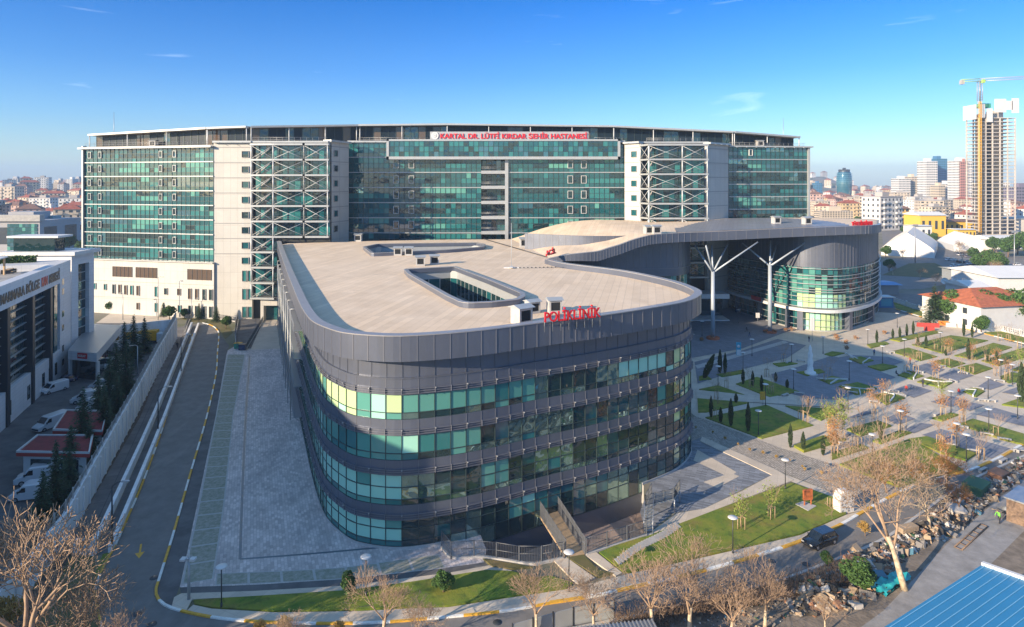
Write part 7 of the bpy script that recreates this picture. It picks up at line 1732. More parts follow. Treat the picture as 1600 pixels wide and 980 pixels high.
# ------------------------------------------------------------ lamps
def disc_lamp():
    t = thing('street_lamp', (0, 0, 0), 'x', 'lamp post', 'disc-topped lamp posts'); mb = MB(); mb.tube([(0, 0, 0), (0, 0, .5)], .09, 8); mb.tube([(0, 0, .5), (0, 0, 3.45)], [.055, .05], 8); mb.build('pole', M['dark_steel'], t, local=True)
    mb = MB(); mb.lathe([(0.06, 3.3), (.16, 3.45), (.1, 3.5)], n=10); mb.build('collar', M['dark_steel'], t, local=True)
    mb = MB(); mb.lathe([(0, 3.52), (.42, 3.52), (.48, 3.56), (.38, 3.62), (0, 3.65)], n=20); mb.build('disc_head', M['white_paint'], t, local=True); return t
dl = disc_lamp(); L_ = []
lamps = [(346, 951), (572, 934), (889, 926), (1145, 866), (1227, 766), (1122, 604), (1161, 580), (1175, 557), (1237, 566), (1240, 609), (1196, 635), (1185, 681), (1327, 595), (1325, 641), (1286, 553), (1154, 506), (1097, 526), (1402, 512), (1356, 540), (1413, 557), (1379, 569), (1564, 593), (1544, 623), (1486, 647), (1582, 601), (1545, 678), (1495, 703), (1510, 722), (1407, 681), (1363, 722), (1469, 545), (1590, 655)]
for i, (px, py) in enumerate(lamps):
    o = dl if i == 0 else dup(dl, (0, 0, 0)); setp(o, G(px, py)); L_.append(o)
label_by_distance(L_[:4], 'dark lamp post with white disc head on the lower lawns, {} nearest the road bend', G(241, 926).xy, ''); label_by_distance(L_[4:], 'lamp post with white disc head, on the plaza, {} nearest the round glass building', RB, '')
def arm_lamp(px, yb, yt, ax, ay, m, lab, r=.09):
    b = G(px, yb); zt_ = ZD(yt, b.y); t = thing('street_lamp', tuple(b), lab, 'lamp post', 'tall road lamps'); mb = MB(); mb.tube([b, (b.x, b.y, zt_)], [r * 1.2, r * .7], 8); mb.build('pole', M[m], t)
    q = D(ax, ay, b.y); mb = MB(); mb.tube([(b.x, b.y, zt_), tuple((Vector((b.x, b.y, zt_)) + q) / 2 + Vector((0, 0, .15))), tuple(q)], r * .5, 6); mb.build('arm', M[m], t)
    s = 1 if q.x > b.x else -1; mb = MB(); mb.obox((q.x + .25 * s, q.y, q.z), (.75, .28, .12)); mb.build('lamp_head', M['light_metal'], t)
arm_lamp(175, 862, 760, 192, 752, 'dark_steel', 'tall dark lamp post by the low lane walls, nearest the street'); arm_lamp(247, 678, 610, 262, 604, 'dark_steel', 'tall dark lamp post by the low lane walls, halfway up the lane'); arm_lamp(283, 586, 528, 293, 523, 'dark_steel', 'tall dark lamp post by the low lane walls, farthest up the lane')
arm_lamp(215, 585, 541, 207, 540, 'white_steel', 'short white lamp post among the conifers above the yard'); arm_lamp(192, 500, 458, 189, 458, 'steel', 'grey lamp post behind the annex roof'); arm_lamp(247, 500, 433, 252, 433, 'steel', 'grey lamp post before the hospital base windows'); arm_lamp(299, 500, 468, 308, 466, 'steel', 'grey lamp post at the head of the road')
b = G(295, 938); t = thing('camera_mast', tuple(b), 'pale grey camera mast with a cross arm and floodlights at the road bend', 'mast'); mb = MB(); mb.tube([b, (b.x, b.y, ZD(872, b.y))], [.14, .10], 8); mb.build('pole', M['light_metal'], t)
z = ZD(873, b.y); mb = MB(); mb.obox((b.x, b.y, z), (1.1, .35, .12)); mb.build('cross_arm', M['light_metal'], t)
for s in (-1, 1): mb = MB(); mb.obox((b.x + s * .42, b.y - .1, z + .02), (.42, .5, .16)); mb.build('floodlight', M['white_paint'], t)
mb = MB(); mb.tube([(b.x, b.y, z), (b.x, b.y, z + .75)], .06, 6); mb.build('camera', M['white_paint'], t)
# banner, ring bench, monument, pillar signs
b = G(1154, 556); t = thing('banner_sign', tuple(b), 'tall turquoise and white banner standing on the paving by the clinic east corner', 'banner'); q0, q1 = ZD(555, b.y), ZD(535, b.y); x0, x1 = XD(1150.5, b.y), XD(1158, b.y)
mb = MB(); mb.box(x0, b.y, .05, x1, b.y + .12, q1); mb.build('panel', M['screen_blue'], t); mb = MB(); mb.box(x0 + .08, b.y - .03, .15, x1 - .08, b.y - .005, q1 * .45); mb.build('white_field', M['white_paint'], t)
mb = MB(); mb.lathe([(0, 0), (.3, 0), (.3, .03), (0, .03)], n=14); mb.v = [(x + b.x, b.y - .03 - z_, q1 * .7 + y) for x, y, z_ in mb.v]; mb.build('round_mark', M['white_paint'], t)
b = G(1266, 585); t = thing('white_monument', tuple(b), 'slim white sculpted monument on the plaza lawn in the clinic shadow', 'monument'); mb = MB(); mb.lathe([(1.0, .1), (1.0, .5), (.62, .55), (.5, 1.4), (.42, 1.5), (.56, 2.3), (.40, 3.1), (.46, 3.8), (.26, 4.4), (.3, 4.9), (.1, 5.4), (0, 5.6)], b, 14); mb.build('figure', M['marble'], t); mb = MB(); mb.lathe([(1.35, 0), (1.35, .14), (0, .16)], b, 14); mb.build('base', M['kerb'], t)
for (px, yb, yt, lab) in ((1269, 533, 497, 'tall white flag banner in front of the round glass building'), (1184, 503, 489, 'small white pillar sign by the entrance of the round glass building')):
    b = G(px, yb); zz = ZD(yt, b.y); t = thing('pillar_sign', tuple(b), lab, 'sign'); mb = MB(); mb.tube([b, b + Vector((0, 0, zz))], .06, 6); mb.build('pole', M['steel'], t); mb = MB(); mb.box(b.x - .5, b.y - .05, zz * .45, b.x + .5, b.y + .05, zz); mb.build('panel', M['white_paint'], t)
# white lamp buckets / glass bins on paving
bl = []
for i, (x, y) in enumerate([c5(247, 460), c5(405, 470), c5(475, 458), c5(603, 388), c5(662, 377), c5(940, 330), c5(1050, 335), c6(38, 300), c6(88, 320), c6(142, 310), c6(142, 275), c6(88, 285)]):
    p = G(x, y + 1); mb = MB(); mb.lathe([(.30, 0), (.38, .1), (.26, .95), (.12, 1.0), (0, 1.0)], (0, 0, 0), 12); o = mb.build('planter_cone', M['white_paint'], label='x', cat='planter', group='white cone planters on the plaza', origin=tuple(p)); bl.append(o)
label_by_distance(bl, 'small white cone planter on the paving, {} nearest to the round glass building', RB, '')
# flower tubs in front of the round building
tl = []
for i, (px, py) in enumerate([(1112, 531), (1096, 533), (1196, 521), (1210, 521), (1228, 518), (1237, 517), (1306, 527), (1322, 537), (1323, 546), (1308, 531), (1337, 530), (1382, 522)]):
    p = G(px, py); t = thing('flower_tub', tuple(p), 'x', 'planter', 'terracotta planters by the canopy columns'); mb = MB(); mb.lathe([(.32, 0), (.44, .42), (.38, .42), (.36, .36), (0, .36)], p, 10); mb.build('tub', M['bark_brown'], t); mb = MB(); leaf_faces(mb, [p + Vector((rnd.gauss(0, .26), rnd.gauss(0, .26), .6 + rnd.gauss(0, .14))) for _ in range(70)], .12, 0, 1); mb.build('plant', M['leaf_rust'], t); tl.append(t)
label_by_distance(tl, 'terracotta tub with russet plants, {} nearest to the white flag banner', G(1269, 533).xy, '')
# benches
def bench():
    t = thing('park_bench', (0, 0, 0), 'x', 'bench', 'concrete benches on the plaza'); mb = MB(); mb.box(-1.0, -.24, .38, 1.0, .24, .48); mb.build('seat', M['kerb'], t, local=True)
    for x in (-.85, .85): mb = MB(); mb.box(x - .14, -.22, 0, x + .14, .22, .38); mb.build('leg', M['concrete'], t, local=True)
    return t
bn = bench(); L_ = []
for i, (x, y, rz) in enumerate([(*c6(440, 470), 120), (*c6(470, 460), -35), (*c6(510, 462), -35), (*c6(650, 432), 20), (*c6(770, 468), -35), (*c6(365, 575), -35), (*c6(405, 600), -35), (*c6(345, 345), -30), (*c6(320, 350), -30), (*c6(770, 578), 30), (*c6(860, 560), -25), (*c6(890, 630), -20), (*c6(930, 632), -25), (*c6(765, 788), -30), (*c6(910, 832), -30), (*c6(1015, 862), -30), (*c6(1105, 930), -20), (*c6(620, 715), 30), (*c6(120, 585), -30), (*c6(75, 890), -40), (*c6(90, 835), 40), (*c6(985, 515), -30), (*c6(715, 515), 100), (*c6(250, 640), -30), (*c6(835, 930), -25), (*c6(700, 895), -25), (*c5(600, 650), 35), (*c5(690, 640), -30), (*c5(620, 440), 40), (*c5(700, 430), -35), (*c5(830, 550), -30), (*c8(905, 235), 30), (*c8(1003, 190), 30), (*c8(1085, 140), 30)]):
    o = bn if i == 0 else dup(bn, (0, 0, 0)); setp(o, G(x, y), rz, .8); L_.append(o)
label_by_distance(L_, 'low white concrete bench on the plaza, {} nearest to the round glass building', RB, '')
# low V-shaped border walls at the lawn edges
L_ = []
for i, pts in enumerate([[c6(60, 548), c6(163, 568), c6(250, 566)], [c6(545, 508), c6(625, 525), c6(705, 522)], [c6(440, 455), c6(505, 462), c6(480, 503)], [c6(305, 585), c6(375, 600), c6(340, 643)], [c6(785, 568), c6(850, 570), c6(830, 605)], [c5(820, 548), c5(940, 548), c5(1000, 552)], [c5(990, 385), c5(1062, 420)], [c6(80, 350), c6(125, 385)], [c6(225, 380), c6(180, 412)], [c6(625, 525), c6(628, 550)], [c6(160, 570), c6(168, 595)], [c5(940, 548), c5(890, 578)]]):
    P_ = Path(GP(pts), 2, smooth=False); q = P_.pt(0, 0); mb = MB(); mb.fb(P_, 0, P_.L, 0, .40, -.09, .09); L_.append(mb.build('border_wall', M['white_paint'], label='x', cat='low wall', group='low white border walls of the plaza lawns', origin=tuple(q)))
label_by_distance(L_, 'low white border wall at a plaza lawn edge, {} nearest to the round glass building', RB, '')
# rust-red info box and graffiti block, manhole lid
b = G(*c7(1183, 365)); t = thing('info_board', tuple(b), 'rust-orange steel information box on a stone bed in the clinic lawn', 'information board')
mb = MB(); mb.obox((b.x, b.y, 1.35), (1.1, .25, 1.15), R(12)); mb.build('box', M['corten'], t)
for s in (-.4, .4): mb = MB(); mb.obox((b.x + s, b.y + s * .2, .45), (.1, .1, .9)); mb.build('leg', M['corten'], t)
mb = MB(); mb.prism(GP([c7(1120, 360), c7(1160, 345), c7(1228, 370), c7(1185, 395)]), .15, .20); mb.build('gravel_bed', M['kerb'], t)
b = G(1318, 798); t = thing('transformer_box', tuple(b), 'white arched cabinet covered in faint black scribbles at the end of the lawn', 'cabinet')
mb = MB(); pr = [(-.95, 0), (.95, 0), (.95, 1.6), (.75, 2.1), (.35, 2.3), (-.35, 2.3), (-.75, 2.1), (-.95, 1.6)]; Rm = Matrix.Translation(b) @ Matrix.Rotation(R(18), 4, 'Z')
n = len(pr); mb.mesh([Rm @ Vector((x, -.5, z)) for x, z in pr] + [Rm @ Vector((x, .5, z)) for x, z in pr], [tuple(range(n)), tuple(reversed(range(n, 2 * n)))] + [(i + n, i + n - 0 if False else (i + 1) % n + n, (i + 1) % n, i) for i in range(n)]); mb.build('body', M['white_paint'], t)
mb = MB(); rnd.seed(5)
for k in range(26): x, z = rnd.uniform(-.75, .7), rnd.uniform(.2, 1.9); a = rnd.uniform(-1, 1); mb.tube([Rm @ Vector((x + .09 * j * math.cos(a), -.52, z + .12 * math.sin(j * 2.1 + k))) for j in range(4)], .018, 3)
mb.build('scribbles', M['dark_steel'], t); rnd.seed(99)
# stakes beside it
mb = MB()
for i in range(5): p = G(1293 + i * 4, 793 + i * .8); mb.tube([p, p + Vector((0, 0, 1.1))], .05, 4)
mb.build('stake_fence', M['wood'], label='short row of pale wooden stakes between lawn and scribbled cabinet', cat='fence')
mb = MB(); p = G(*cb(465, 372)); mb.lathe([(.55, 0), (.6, .55), (.35, .75), (0, .8)], (0, 0, 0), 12); mb.build('round_bin', M['concrete'], label='squat round grey container on the lane beside the boundary wall', cat='container', origin=tuple(p))
b = G(1192, 633); t = thing('notice_board', tuple(b), 'small orange-yellow notice board on the plaza lawn', 'sign'); mb = MB(); mb.obox((b.x, b.y, 1.5), (1.0, .12, 1.3), R(10)); mb.build('panel', M['yellow_line'], t); mb = MB(); mb.tube([b, b + Vector((0, 0, .9))], .05, 4); mb.build('post', M['steel'], t)
for i, (px, py, c_, lab) in enumerate(((372, 545, 'net_green', 'green wheeled waste container at the head of the road, west one'), (379, 547, 'car_blue', 'dark wheeled waste container at the head of the road, east one'))):
    b = G(px, py); t = thing('waste_container', tuple(b), lab, 'container'); mb = MB(); mb.obox((b.x, b.y, .65), (1.4, 1.0, 1.1)); mb.build('bin', M[c_], t); mb = MB(); mb.obox((b.x, b.y + .05, 1.25), (1.5, 1.1, .1)); mb.build('lid', M['yellow_line' if i == 0 else 'dark_steel'], t)
# ramp trench beside the hospital entrance
mb = MB(); mb.sheet(GP([(372, 545), (392, 545), (413, 498), (378, 498), (366, 515)]), .025); mb.build('ramp_surface', M['dark_asphalt'], kind='structure')
mesh_fence(GP([(384, 547), (400, 520), (414, 497)]), h=1.3, label='grey railing along the dark ramp, hospital entrance side')
mesh_fence(GP([(370, 546), (368, 525), (372, 500)]), h=2.6, label='tall grey mesh screen along the dark ramp, road side')
mesh_fence(GP([(275, 497), (310, 496), (350, 500), (368, 503)]), h=1.3, label='thin railing in front of the hospital base windows')
mesh_fence(GP([(288, 520), (296, 500)]), h=1.5, label='short grey railing at the head of the lane')

# ------------------------------------------------------------ rubble, corrugated roofs, ladder, worker
blk = thing('blue_roof_building', (40, 40, 0), 'low building with a bright blue corrugated roof and white flashing', 'building')
cR = G(1535, 882, 5.5); uR = (G(1378, 982, 5.5) - cR).normalized(); vR = Vector((uR.y, -uR.x, 0)); 
if vR.x < 0: vR = -vR
vR = (G(1600, 905, 5.5) - cR).normalized()
M['blue_metal'] = mat('blue_metal', (.035, .22, .40), .45, .1, var=.06, vscale=.3)
LU, LV = 34, 26; q = [cR, cR + uR * LU, cR + uR * LU + vR * LV, cR + vR * LV]
mb = MB(); sl_ = -.03; mb.face([q[3], q[2], q[1], q[0]])
k = 0; s = .25
while s < LV:
    a, b = cR + vR * s + Vector((0, 0, .02)), cR + vR * s + uR * LU + Vector((0, 0, .02)); w = vR * .022; up_ = Vector((0, 0, .05)); mb.hexa([a - w, a + w, b + w, b - w, a - w * .5 + up_, a + w * .5 + up_, b + w * .5 + up_, b - w * .5 + up_], 1); s += .55
mb.build('roof', [M['blue_metal'], mat('blue_rib', (.22, .50, .68), .4)], blk)
mb = MB(); a, b = cR - uR * .15, cR - uR * .15 + vR * LV; mb.hexa([a, b, b + uR * .35, a + uR * .35, *[p + Vector((0, 0, .22)) for p in (a, b, b + uR * .35, a + uR * .35)]]); mb.build('flashing', M['white_paint'], blk)
inn = [q[0] + uR * .5 + vR * .5, q[1] + vR * .5, q[2], q[3] + uR * .5]; mb = MB(); mb.prism([p.xy for p in inn], 0, 5.3); mb.build('walls', M['concrete'], blk)
# brown cabin at the frame edge
b = G(1612, 815); t = thing('rusty_cabin', tuple(b), 'brown rusty-framed cabin behind the blue roof', 'cabin'); mb = MB(); mb.obox((b.x, b.y, 1.2), (4.0, 3.2, 2.4), R(35)); mb.build('walls', M['bark_brown'], t); mb = MB(); mb.obox((b.x, b.y, 2.5), (4.4, 3.6, .15), R(35)); mb.build('roof', M['steel'], t)
# corrugated shelter at the lower edge with its fence panels
b = G(955, 1000, 2.6); t = thing('corrugated_shelter', tuple(b), 'low shelter with a dark ribbed roof at the street edge below the bare trees', 'shelter'); Rm = Matrix.Translation((b.x, b.y, 2.6)) @ Matrix.Rotation(R(8), 4, 'Z')
mb = MB(); mb.obox(None, (7.5, 3.2, .08), M=Rm)
for i in range(25): mb.obox(None, (.10, 3.2, .10), M=Rm @ Matrix.Translation((-3.65 + i * .305, 0, .09)))
mb.build('roof', M['steel'], t)
for sx in (-3.4, 3.4):
    for sy in (-1.4, 1.4): q_ = Rm @ Vector((sx, sy, 0)); mb = MB(); mb.tube([(q_.x, q_.y, 0), (q_.x, q_.y, 2.56)], .06, 6); mb.build('post', M['dark_steel'], t)
P_ = Path(GP([(800, 1006), (872, 985), (905, 976), (960, 968)]), 2, smooth=False); t = thing('panel_fence', tuple(P_.pt(0, 0)), 'grey panel fence below the striped kerb, beside the ribbed shelter', 'fence'); k = 5
for i in range(k): mb = MB(); mb.fb(P_, P_.L * (i + .04) / k, P_.L * (i + .96) / k, .1, 1.5, -.03, .03); mb.build('panel', M['light_metal'], t)
for i in range(k + 1): mb = MB(); mb.fb(P_, max(0, P_.L * i / k - .05), P_.L * i / k + .05, 0, 1.6, -.06, .06); mb.build('post', M['dark_steel'], t)
# rubble heaps (nobody could count the scraps)
rubM = [mat('scrap_' + n, c, .85) for n, c in (('white', (.52, .49, .45)), ('tan', (.36, .27, .18)), ('grey', (.22, .205, .19)), ('dark', (.05, .045, .04)), ('blue', (.08, .20, .28)), ('rust', (.26, .13, .075)), ('green', (.05, .13, .07)))]
def rubble(name, poly, n, smax, label, hz0=.6):
    P_ = GP(poly); xs = [p.x for p in P_]; ys = [p.y for p in P_]; mb = MB(); c = 0
    def inside(x, y):
        r_ = False; j = len(P_) - 1
        for i in range(len(P_)):
            if (P_[i].y > y) != (P_[j].y > y) and x < (P_[j].x - P_[i].x) * (y - P_[i].y) / (P_[j].y - P_[i].y) + P_[i].x: r_ = not r_
            j = i
        return r_
    while c < n:
        x, y = rnd.uniform(min(xs), max(xs)), rnd.uniform(min(ys), max(ys))
        if not inside(x, y): continue
        c += 1; hb = max(0, mnoise.noise(Vector((x * .35, y * .35, 1)))) * hz0 * 2; s = smax * rnd.random() ** 3.6 * .65 + .08
        Mx = Matrix.Translation((x, y, hb + rnd.uniform(0, .12))) @ Euler((rnd.uniform(-.7, .7), rnd.uniform(-.7, .7), rnd.uniform(0, 6.3))).to_matrix().to_4x4()
        mb.obox(None, (s * rnd.uniform(.5, 1.6), s * rnd.uniform(.3, 1), s * rnd.uniform(.05, .5)), mi=rnd.choice([0, 0, 1, 1, 1, 2, 2, 2, 2, 3, 3, 3, 5, 5] + ([4, 6] if rnd.random() < .35 else [2, 1])), M=Mx)
    # earth mound under the scraps
    k = 26; g = []
    for i in range(k):
        for j in range(k):
            x, y = min(xs) + (max(xs) - min(xs)) * i / (k - 1), min(ys) + (max(ys) - min(ys)) * j / (k - 1); g.append((x, y, max(0, mnoise.noise(Vector((x * .35, y * .35, 1)))) * hz0 * 1.9 - .03 if inside(x, y) else -.3))
    mb.mesh(g, [(i * k + j, (i + 1) * k + j, (i + 1) * k + j + 1, i * k + j + 1) for i in range(k - 1) for j in range(k - 1)], 7, True)
    mb.build(name, rubM + [M['soil']], kind='stuff', label=label)
rubble('rubble', [(1225, 925), (1300, 884), (1377, 850), (1425, 830), (1450, 850), (1400, 880), (1380, 925), (1330, 950), (1240, 965)], 1700, 1.3, 'heaps of mixed rubble and scrap boards west of the plane tree')
rubble('rubble', [(1440, 815), (1501, 765), (1600, 720), (1600, 745), (1545, 790), (1480, 845), (1440, 850)], 1500, 1.2, 'heaps of mixed rubble and scrap along the street east of the plane tree')
rubble('leaf_litter', [(960, 968), (1145, 932), (1220, 915), (1240, 960), (1200, 990), (1000, 1000)], 500, .4, 'loose litter and dry leaves under the bare street trees', .3)
bush = MB(); 
for _ in range(2600):
    x, y = rnd.uniform(960, 1330), 0; p = G(x, 985 - (x - 960) * .22 + rnd.uniform(-8, 14)); p.z = abs(rnd.gauss(0, .55)); 
    d_ = rv(); d_.z = abs(d_.z) + .4; d_.normalize(); bush.tube([p, p + d_ * rnd.uniform(.5, 1.3)], [.02, .01], 3, cap=False)
bush.build('dry_undergrowth', M['bark_brown'], kind='stuff', label='tangled dry brown undergrowth along the lower street edge')
# bigger scrap pieces that can be told apart
def board(px, py, sx, sy, sz, rz, tilt, m, nm, lab, z=.3): b = G(px, py); Mx = Matrix.Translation((b.x, b.y, z)) @ Euler((R(tilt), R(tilt * .4), R(rz))).to_matrix().to_4x4(); mb = MB(); mb.obox(None, (sx, sy, sz), M=Mx); o = mb.build(nm, m, label=lab, cat='scrap', origin=tuple(b)); return o
board(1312, 905, 2.6, 1.3, .08, 30, 14, rubM[0], 'scrap_board', 'large pale board lying on the west rubble heap'); board(1290, 915, 1.8, 1.0, .4, 60, 5, rubM[1], 'scrap_crate', 'tan broken crate on the west rubble heap'); board(1335, 882, 1.6, 1.2, .5, 10, 8, rubM[5], 'scrap_crate', 'rust-brown box on the west rubble heap near the street')
board(1525, 768, 3.4, 2.0, 1.0, 40, 5, rubM[6], 'skip_container', 'dark green skip full of scrap along the street, east rubble heap', .6); board(1560, 745, 2.6, 1.5, .7, 35, 8, rubM[5], 'scrap_crate', 'brown box on the east rubble heap beyond the green skip'); board(1494, 800, 1.6, 1.3, .5, 0, 10, rubM[0], 'scrap_board', 'white panel on the east rubble heap near the plane tree crown')
board(1418, 833, 2.2, .8, .5, 20, 3, rubM[1], 'wood_pile', 'tan pile of timber right behind the plane tree trunk', .5); board(1375, 905, .9, .9, .5, 0, 5, rubM[4], 'scrap_crate', 'blue crate beside the evergreen bush in the rubble')
for i, (px, py) in enumerate([c8(430, 395), c8(460, 400), c8(510, 412), c8(535, 400)]):
    b = G(px, py); mb = MB(); mb.lathe([(.5, 0), (.62, .25), (.55, .6), (.2, .8), (0, .82)], (0, 0, 0), 10); mb.build('rubble_sack', M['white_paint'], label=f'bulging white sack across the street behind the plane tree, {ordw(i + 1)} from the scribbled cabinet', cat='sack', group='white sacks by the street', origin=tuple(b))
M['turquoise'] = mat('turquoise', (.03, .42, .44), .5, var=.2, vscale=2)
a, b = G(1372, 928), G(1412, 900); t_ = (b - a).normalized(); w = Vector((-t_.y, t_.x, 0)); mb = MB(); k = 12
vv = []; 
for i in range(k + 1):
    for j in range(7): p = a.lerp(b, i / k) + w * (j / 6 - .5) * 1.3; vv.append((p.x, p.y, .35 + .16 * math.sin(j * 2.1 + i * .4) + .08 * math.sin(i * 1.7)))
mb.mesh(vv, [(i * 7 + j, (i + 1) * 7 + j, (i + 1) * 7 + j + 1, i * 7 + j + 1) for i in range(k) for j in range(6)], 0, True); mb.mesh([(x, y, z - .28) for x, y, z in vv], [(i * 7 + j, i * 7 + j + 1, (i + 1) * 7 + j + 1, (i + 1) * 7 + j) for i in range(k) for j in range(6)]); mb.build('tarpaulin', M['turquoise'], label='crumpled turquoise tarpaulin lying against the plane tree foot', cat='tarpaulin', origin=tuple(a))
a0, a1, b0 = G(*c8(770, 600)), G(*c8(805, 615)), G(*c8(895, 490)); dl_ = b0 - a0; t = thing('ladder', tuple(a0), 'long rusty ladder lying on the back lane beside the blue roof shadow', 'ladder')
a0, a1 = a0 + Vector((0, 0, .1)), a1 + Vector((0, 0, .1))
for q_ in (a0, a1): mb = MB(); mb.tube([q_, q_ + dl_], .07, 4); mb.build('rail', M['bark_brown'], t)
mb = MB()
for i in range(7): mb.tube([a0 + dl_ * (i / 6), a1 + dl_ * (i / 6)], .05, 4)
mb.build('rungs', M['bark_brown'], t)
b = G(1558, 812); t = thing('wheelbarrow', tuple(b + Vector((1.2, .6, 0))), 'grey wheelbarrow tipped up beside the worker in the green vest', 'wheelbarrow'); c = b + Vector((1.3, .8, 0)); mb = MB(); mb.mesh([tuple(c + Vector(v)) for v in [(-.3, -.25, .35), (.3, -.25, .35), (.3, .25, .35), (-.3, .25, .35), (-.6, -.4, .75), (.5, -.4, .8), (.5, .4, .8), (-.6, .4, .75)]], [(3, 2, 1, 0), (0, 1, 5, 4), (1, 2, 6, 5), (2, 3, 7, 6), (3, 0, 4, 7)]); mb.build('tray', M['steel'], t)
mb = MB(); mb.tube([c + Vector((.65, -.05, .2)), c + Vector((.65, .05, .2))], .2, 12); mb.build('wheel', M['tyre'], t)
for s in (-.28, .28): mb = MB(); mb.tube([c + Vector((.65, s * .2, .2)), c + Vector((-.2, s, .4)), c + Vector((-1.1, s, .6))], .03, 4); mb.build('handle', M['wood'], t)

# ------------------------------------------------------------ people
def person(label, top, bot, pose='walk', seed=0, hairc='hair'):
    """one continuous skinned body with clothing colours by region"""
    a = {'walk': .32, 'stand': .06, 'bend': .15, 'sit': .1}[pose]; V = []; E = []; Rr = []
    def add(p, r, parent=None):
        V.append(Vector(p)); Rr.append(r)
        if parent is not None: E.append((parent, len(V) - 1))
        return len(V) - 1
    hipz = .92 if pose != 'sit' else .50; lean = {'bend': .55, 'walk': .06, 'stand': 0, 'sit': .05}[pose]
    pel = add((0, 0, hipz), .15); ch1 = add((lean * .25, 0, hipz + .22), .145, pel); ch = add((lean * .5, 0, hipz + .43), .165, ch1); nk = add((lean * .66, 0, hipz + .56), .065, ch); hd0 = add((lean * .74, 0, hipz + .64), .085, nk); hd = add((lean * .78 + .01, 0, hipz + .72), .105, hd0); add((lean * .8, 0, hipz + .80), .085, hd)
    for s in (-1, 1):
        sw = a * s
        if pose == 'sit': k = add((.42, s * .1, hipz - .02), .075, add((0.06, s * .1, hipz - .02), .1, pel)); f = add((.45, s * .1, .10), .05, k); add((.6, s * .1, .04), .045, f)
        else: k = add((sw * .55 + .03, s * .1, .50), .07, add((sw * .1, s * .1, .82), .095, pel)); f = add((sw * 1.0 - .02, s * .1, .09), .048, k); add((sw * 1.0 + .15, s * .1, .04), .045, f)
        sh_ = add((lean * .5, s * .19, hipz + .46), .065, ch); el = add((lean * .5 - sw * .35 + (.12 if pose == 'bend' else 0), s * .25, hipz + .20), .048, sh_); wr = add((lean * .5 - sw * .5 + .12, s * .24, hipz - .02), .035, el); add((lean * .5 - sw * .5 + .16, s * .23, hipz - .10), .042, wr)
    me = bpy.data.meshes.new('person'); me.from_pydata([tuple(v) for v in V], E, []); o = bpy.data.objects.new('tmp', me); COL.objects.link(o)
    o.modifiers.new('s', 'SKIN'); 
    for i, sv in enumerate(me.skin_vertices[0].data): sv.radius = (Rr[i], Rr[i]); sv.use_root = (i == 0)
    su = o.modifiers.new('u', 'SUBSURF'); su.levels = 1; su.render_levels = 1
    bpy.context.view_layer.update(); dg = bpy.context.evaluated_depsgraph_get(); m2 = bpy.data.meshes.new_from_object(o.evaluated_get(dg)); bpy.data.objects.remove(o)
    m2.materials.clear(); [m2.materials.append(M[x]) for x in ('skin', top, bot, hairc, 'dark_steel')]
    for p in m2.polygons:
        c = p.center; p.use_smooth = True
        if c.z > hipz + .60: p.material_index = 3 if (c.z > hipz + .76 or c.x < lean * .78 - .04) else 0
        elif c.z > hipz + .02: p.material_index = 1 if abs(c.y) < .3 else 1
        elif c.z < .08: p.material_index = 4
        elif abs(c.y) > .2 and c.z < hipz - .03 and pose != 'sit': p.material_index = 0
        else: p.material_index = 2
    ob = bpy.data.objects.new('person', m2); COL.objects.link(ob); return tag(ob, label, 'person')
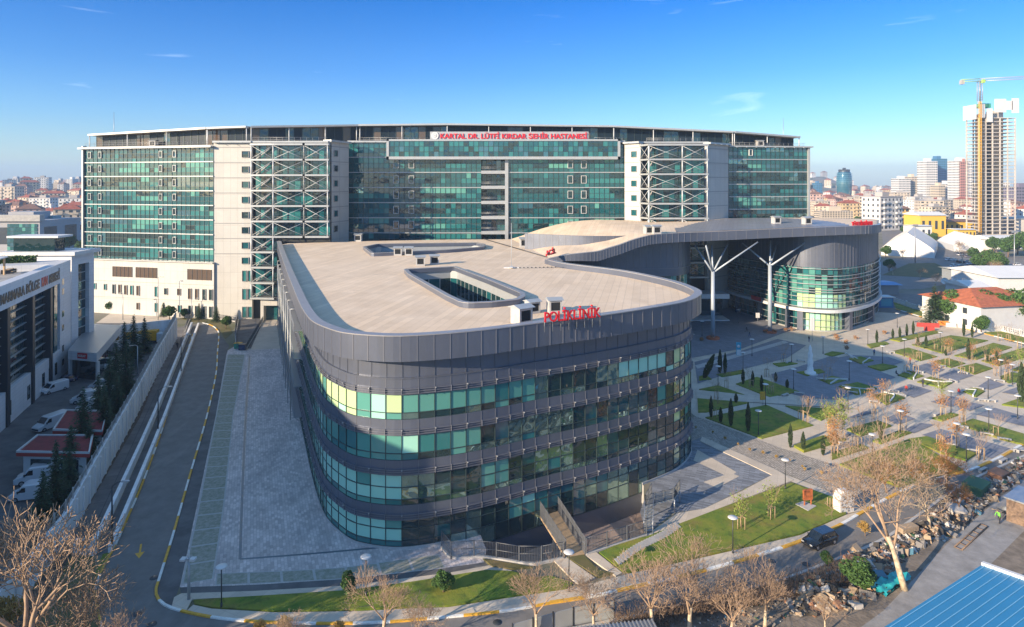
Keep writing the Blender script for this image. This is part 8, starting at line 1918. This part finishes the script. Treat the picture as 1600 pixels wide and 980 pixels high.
ppl = [(1562, 818, 'bend', 'vest_green', 'cloth_dark', 200, 'person in a bright green vest bending over the rubble beside a wheelbarrow'), (1167, 519, 'walk', 'cloth_dark', 'cloth_dark', 160, 'person in black walking under the canopy, ahead of a companion'), (1171, 527, 'walk', 'cloth_dark', 'cloth_blue', 150, 'person in black and dark blue walking just behind a companion under the canopy'), (1263, 635, 'walk', 'cloth_dark', 'cloth_dark', 60, 'person in black walking along the pale path in the clinic shadow'),
       (1264, 535, 'stand', 'cloth_dark', 'cloth_blue', 20, 'person in dark clothes standing beside the white flag banner'), (1366, 556, 'stand', 'cloth_blue', 'cloth_dark', 100, 'person in a blue jacket standing at the sunlit shadow edge'), (1400, 587, 'sit', 'cloth_dark', 'cloth_dark', -60, 'person in black sitting on a bench at the lawn corner'), (1416, 611, 'sit', 'cloth_red', 'cloth_dark', -120, 'person in a red top sitting near a bicycle'), (1442, 605, 'stand', 'cloth_dark', 'cloth_dark', 40, 'person in black standing at the tip of a white border wall'),
       (1498, 616, 'sit', 'cloth_red', 'cloth_blue', -100, 'person in red sitting at the small lawn with the white V wall'), (1422, 569, 'stand', 'cloth_red', 'cloth_dark', 10, 'person in a red top among the group by the striped lawn'), (1188, 672 , 'walk', 'cloth_blue', 'cloth_dark', 10, None), (277, 545, 'walk', 'cloth_dark', 'cloth_dark', 100, 'person in black walking up the lane beside the boundary wall')]
for px, py, pose, a, b_, rz, lab in ppl:
    if lab: o = person(lab, a, b_, pose); p = G(px, py); o.location = (p.x, p.y, .02); o.rotation_euler = (0, 0, R(rz)); o.scale = (.84, .84, .84)
# bicycle
b = G(1425, 611); t = thing('bicycle', tuple(b), 'dark bicycle leaning at the paving beside the person in red', 'bicycle')
for x in (-.52, .52):
    mb = MB(); mb.tube([(b.x + x + .34 * math.cos(R(k * 30)), b.y, .34 + .34 * math.sin(R(k * 30))) for k in range(13)], .025, 4); mb.build('wheel', M['tyre'], t)
mb = MB()
for q in ([(-.52, .34), (-.12, .8), (.36, .82), (.52, .34)], [(-.52, .34), (0, .3), (-.12, .9)], [(0, .3), (.36, .82), (.33, 1.0)]): mb.tube([(b.x + x, b.y, z) for x, z in q], .025, 4)
mb.build('frame', M['car_blue'], t); mb = MB(); mb.obox((b.x - .14, b.y, .93), (.26, .14, .06)); mb.build('saddle', M['dark_steel'], t); mb = MB(); mb.tube([(b.x + .33, b.y - .28, 1.0), (b.x + .33, b.y + .28, 1.0)], .02, 4); mb.build('handlebar', M['steel'], t)
HAZE = 0.0002
hzv = bpy.data.materials.new('air_haze'); hzv.use_nodes = True
for n in list(hzv.node_tree.nodes): hzv.node_tree.nodes.remove(n)
pv = hzv.node_tree.nodes.new('ShaderNodeVolumePrincipled'); oo = hzv.node_tree.nodes.new('ShaderNodeOutputMaterial')
pv.inputs['Color'].default_value = (.50, .70, .98, 1); pv.inputs['Density'].default_value = HAZE; pv.inputs['Anisotropy'].default_value = 0.0
hzv.node_tree.links.new(pv.outputs[0], oo.inputs['Volume'])
if HAZE > 0:
    mb = MB(); mb.box(-5400, -1600, -5, 5400, 5400, 170); mb.build('haze', hzv, kind='stuff')
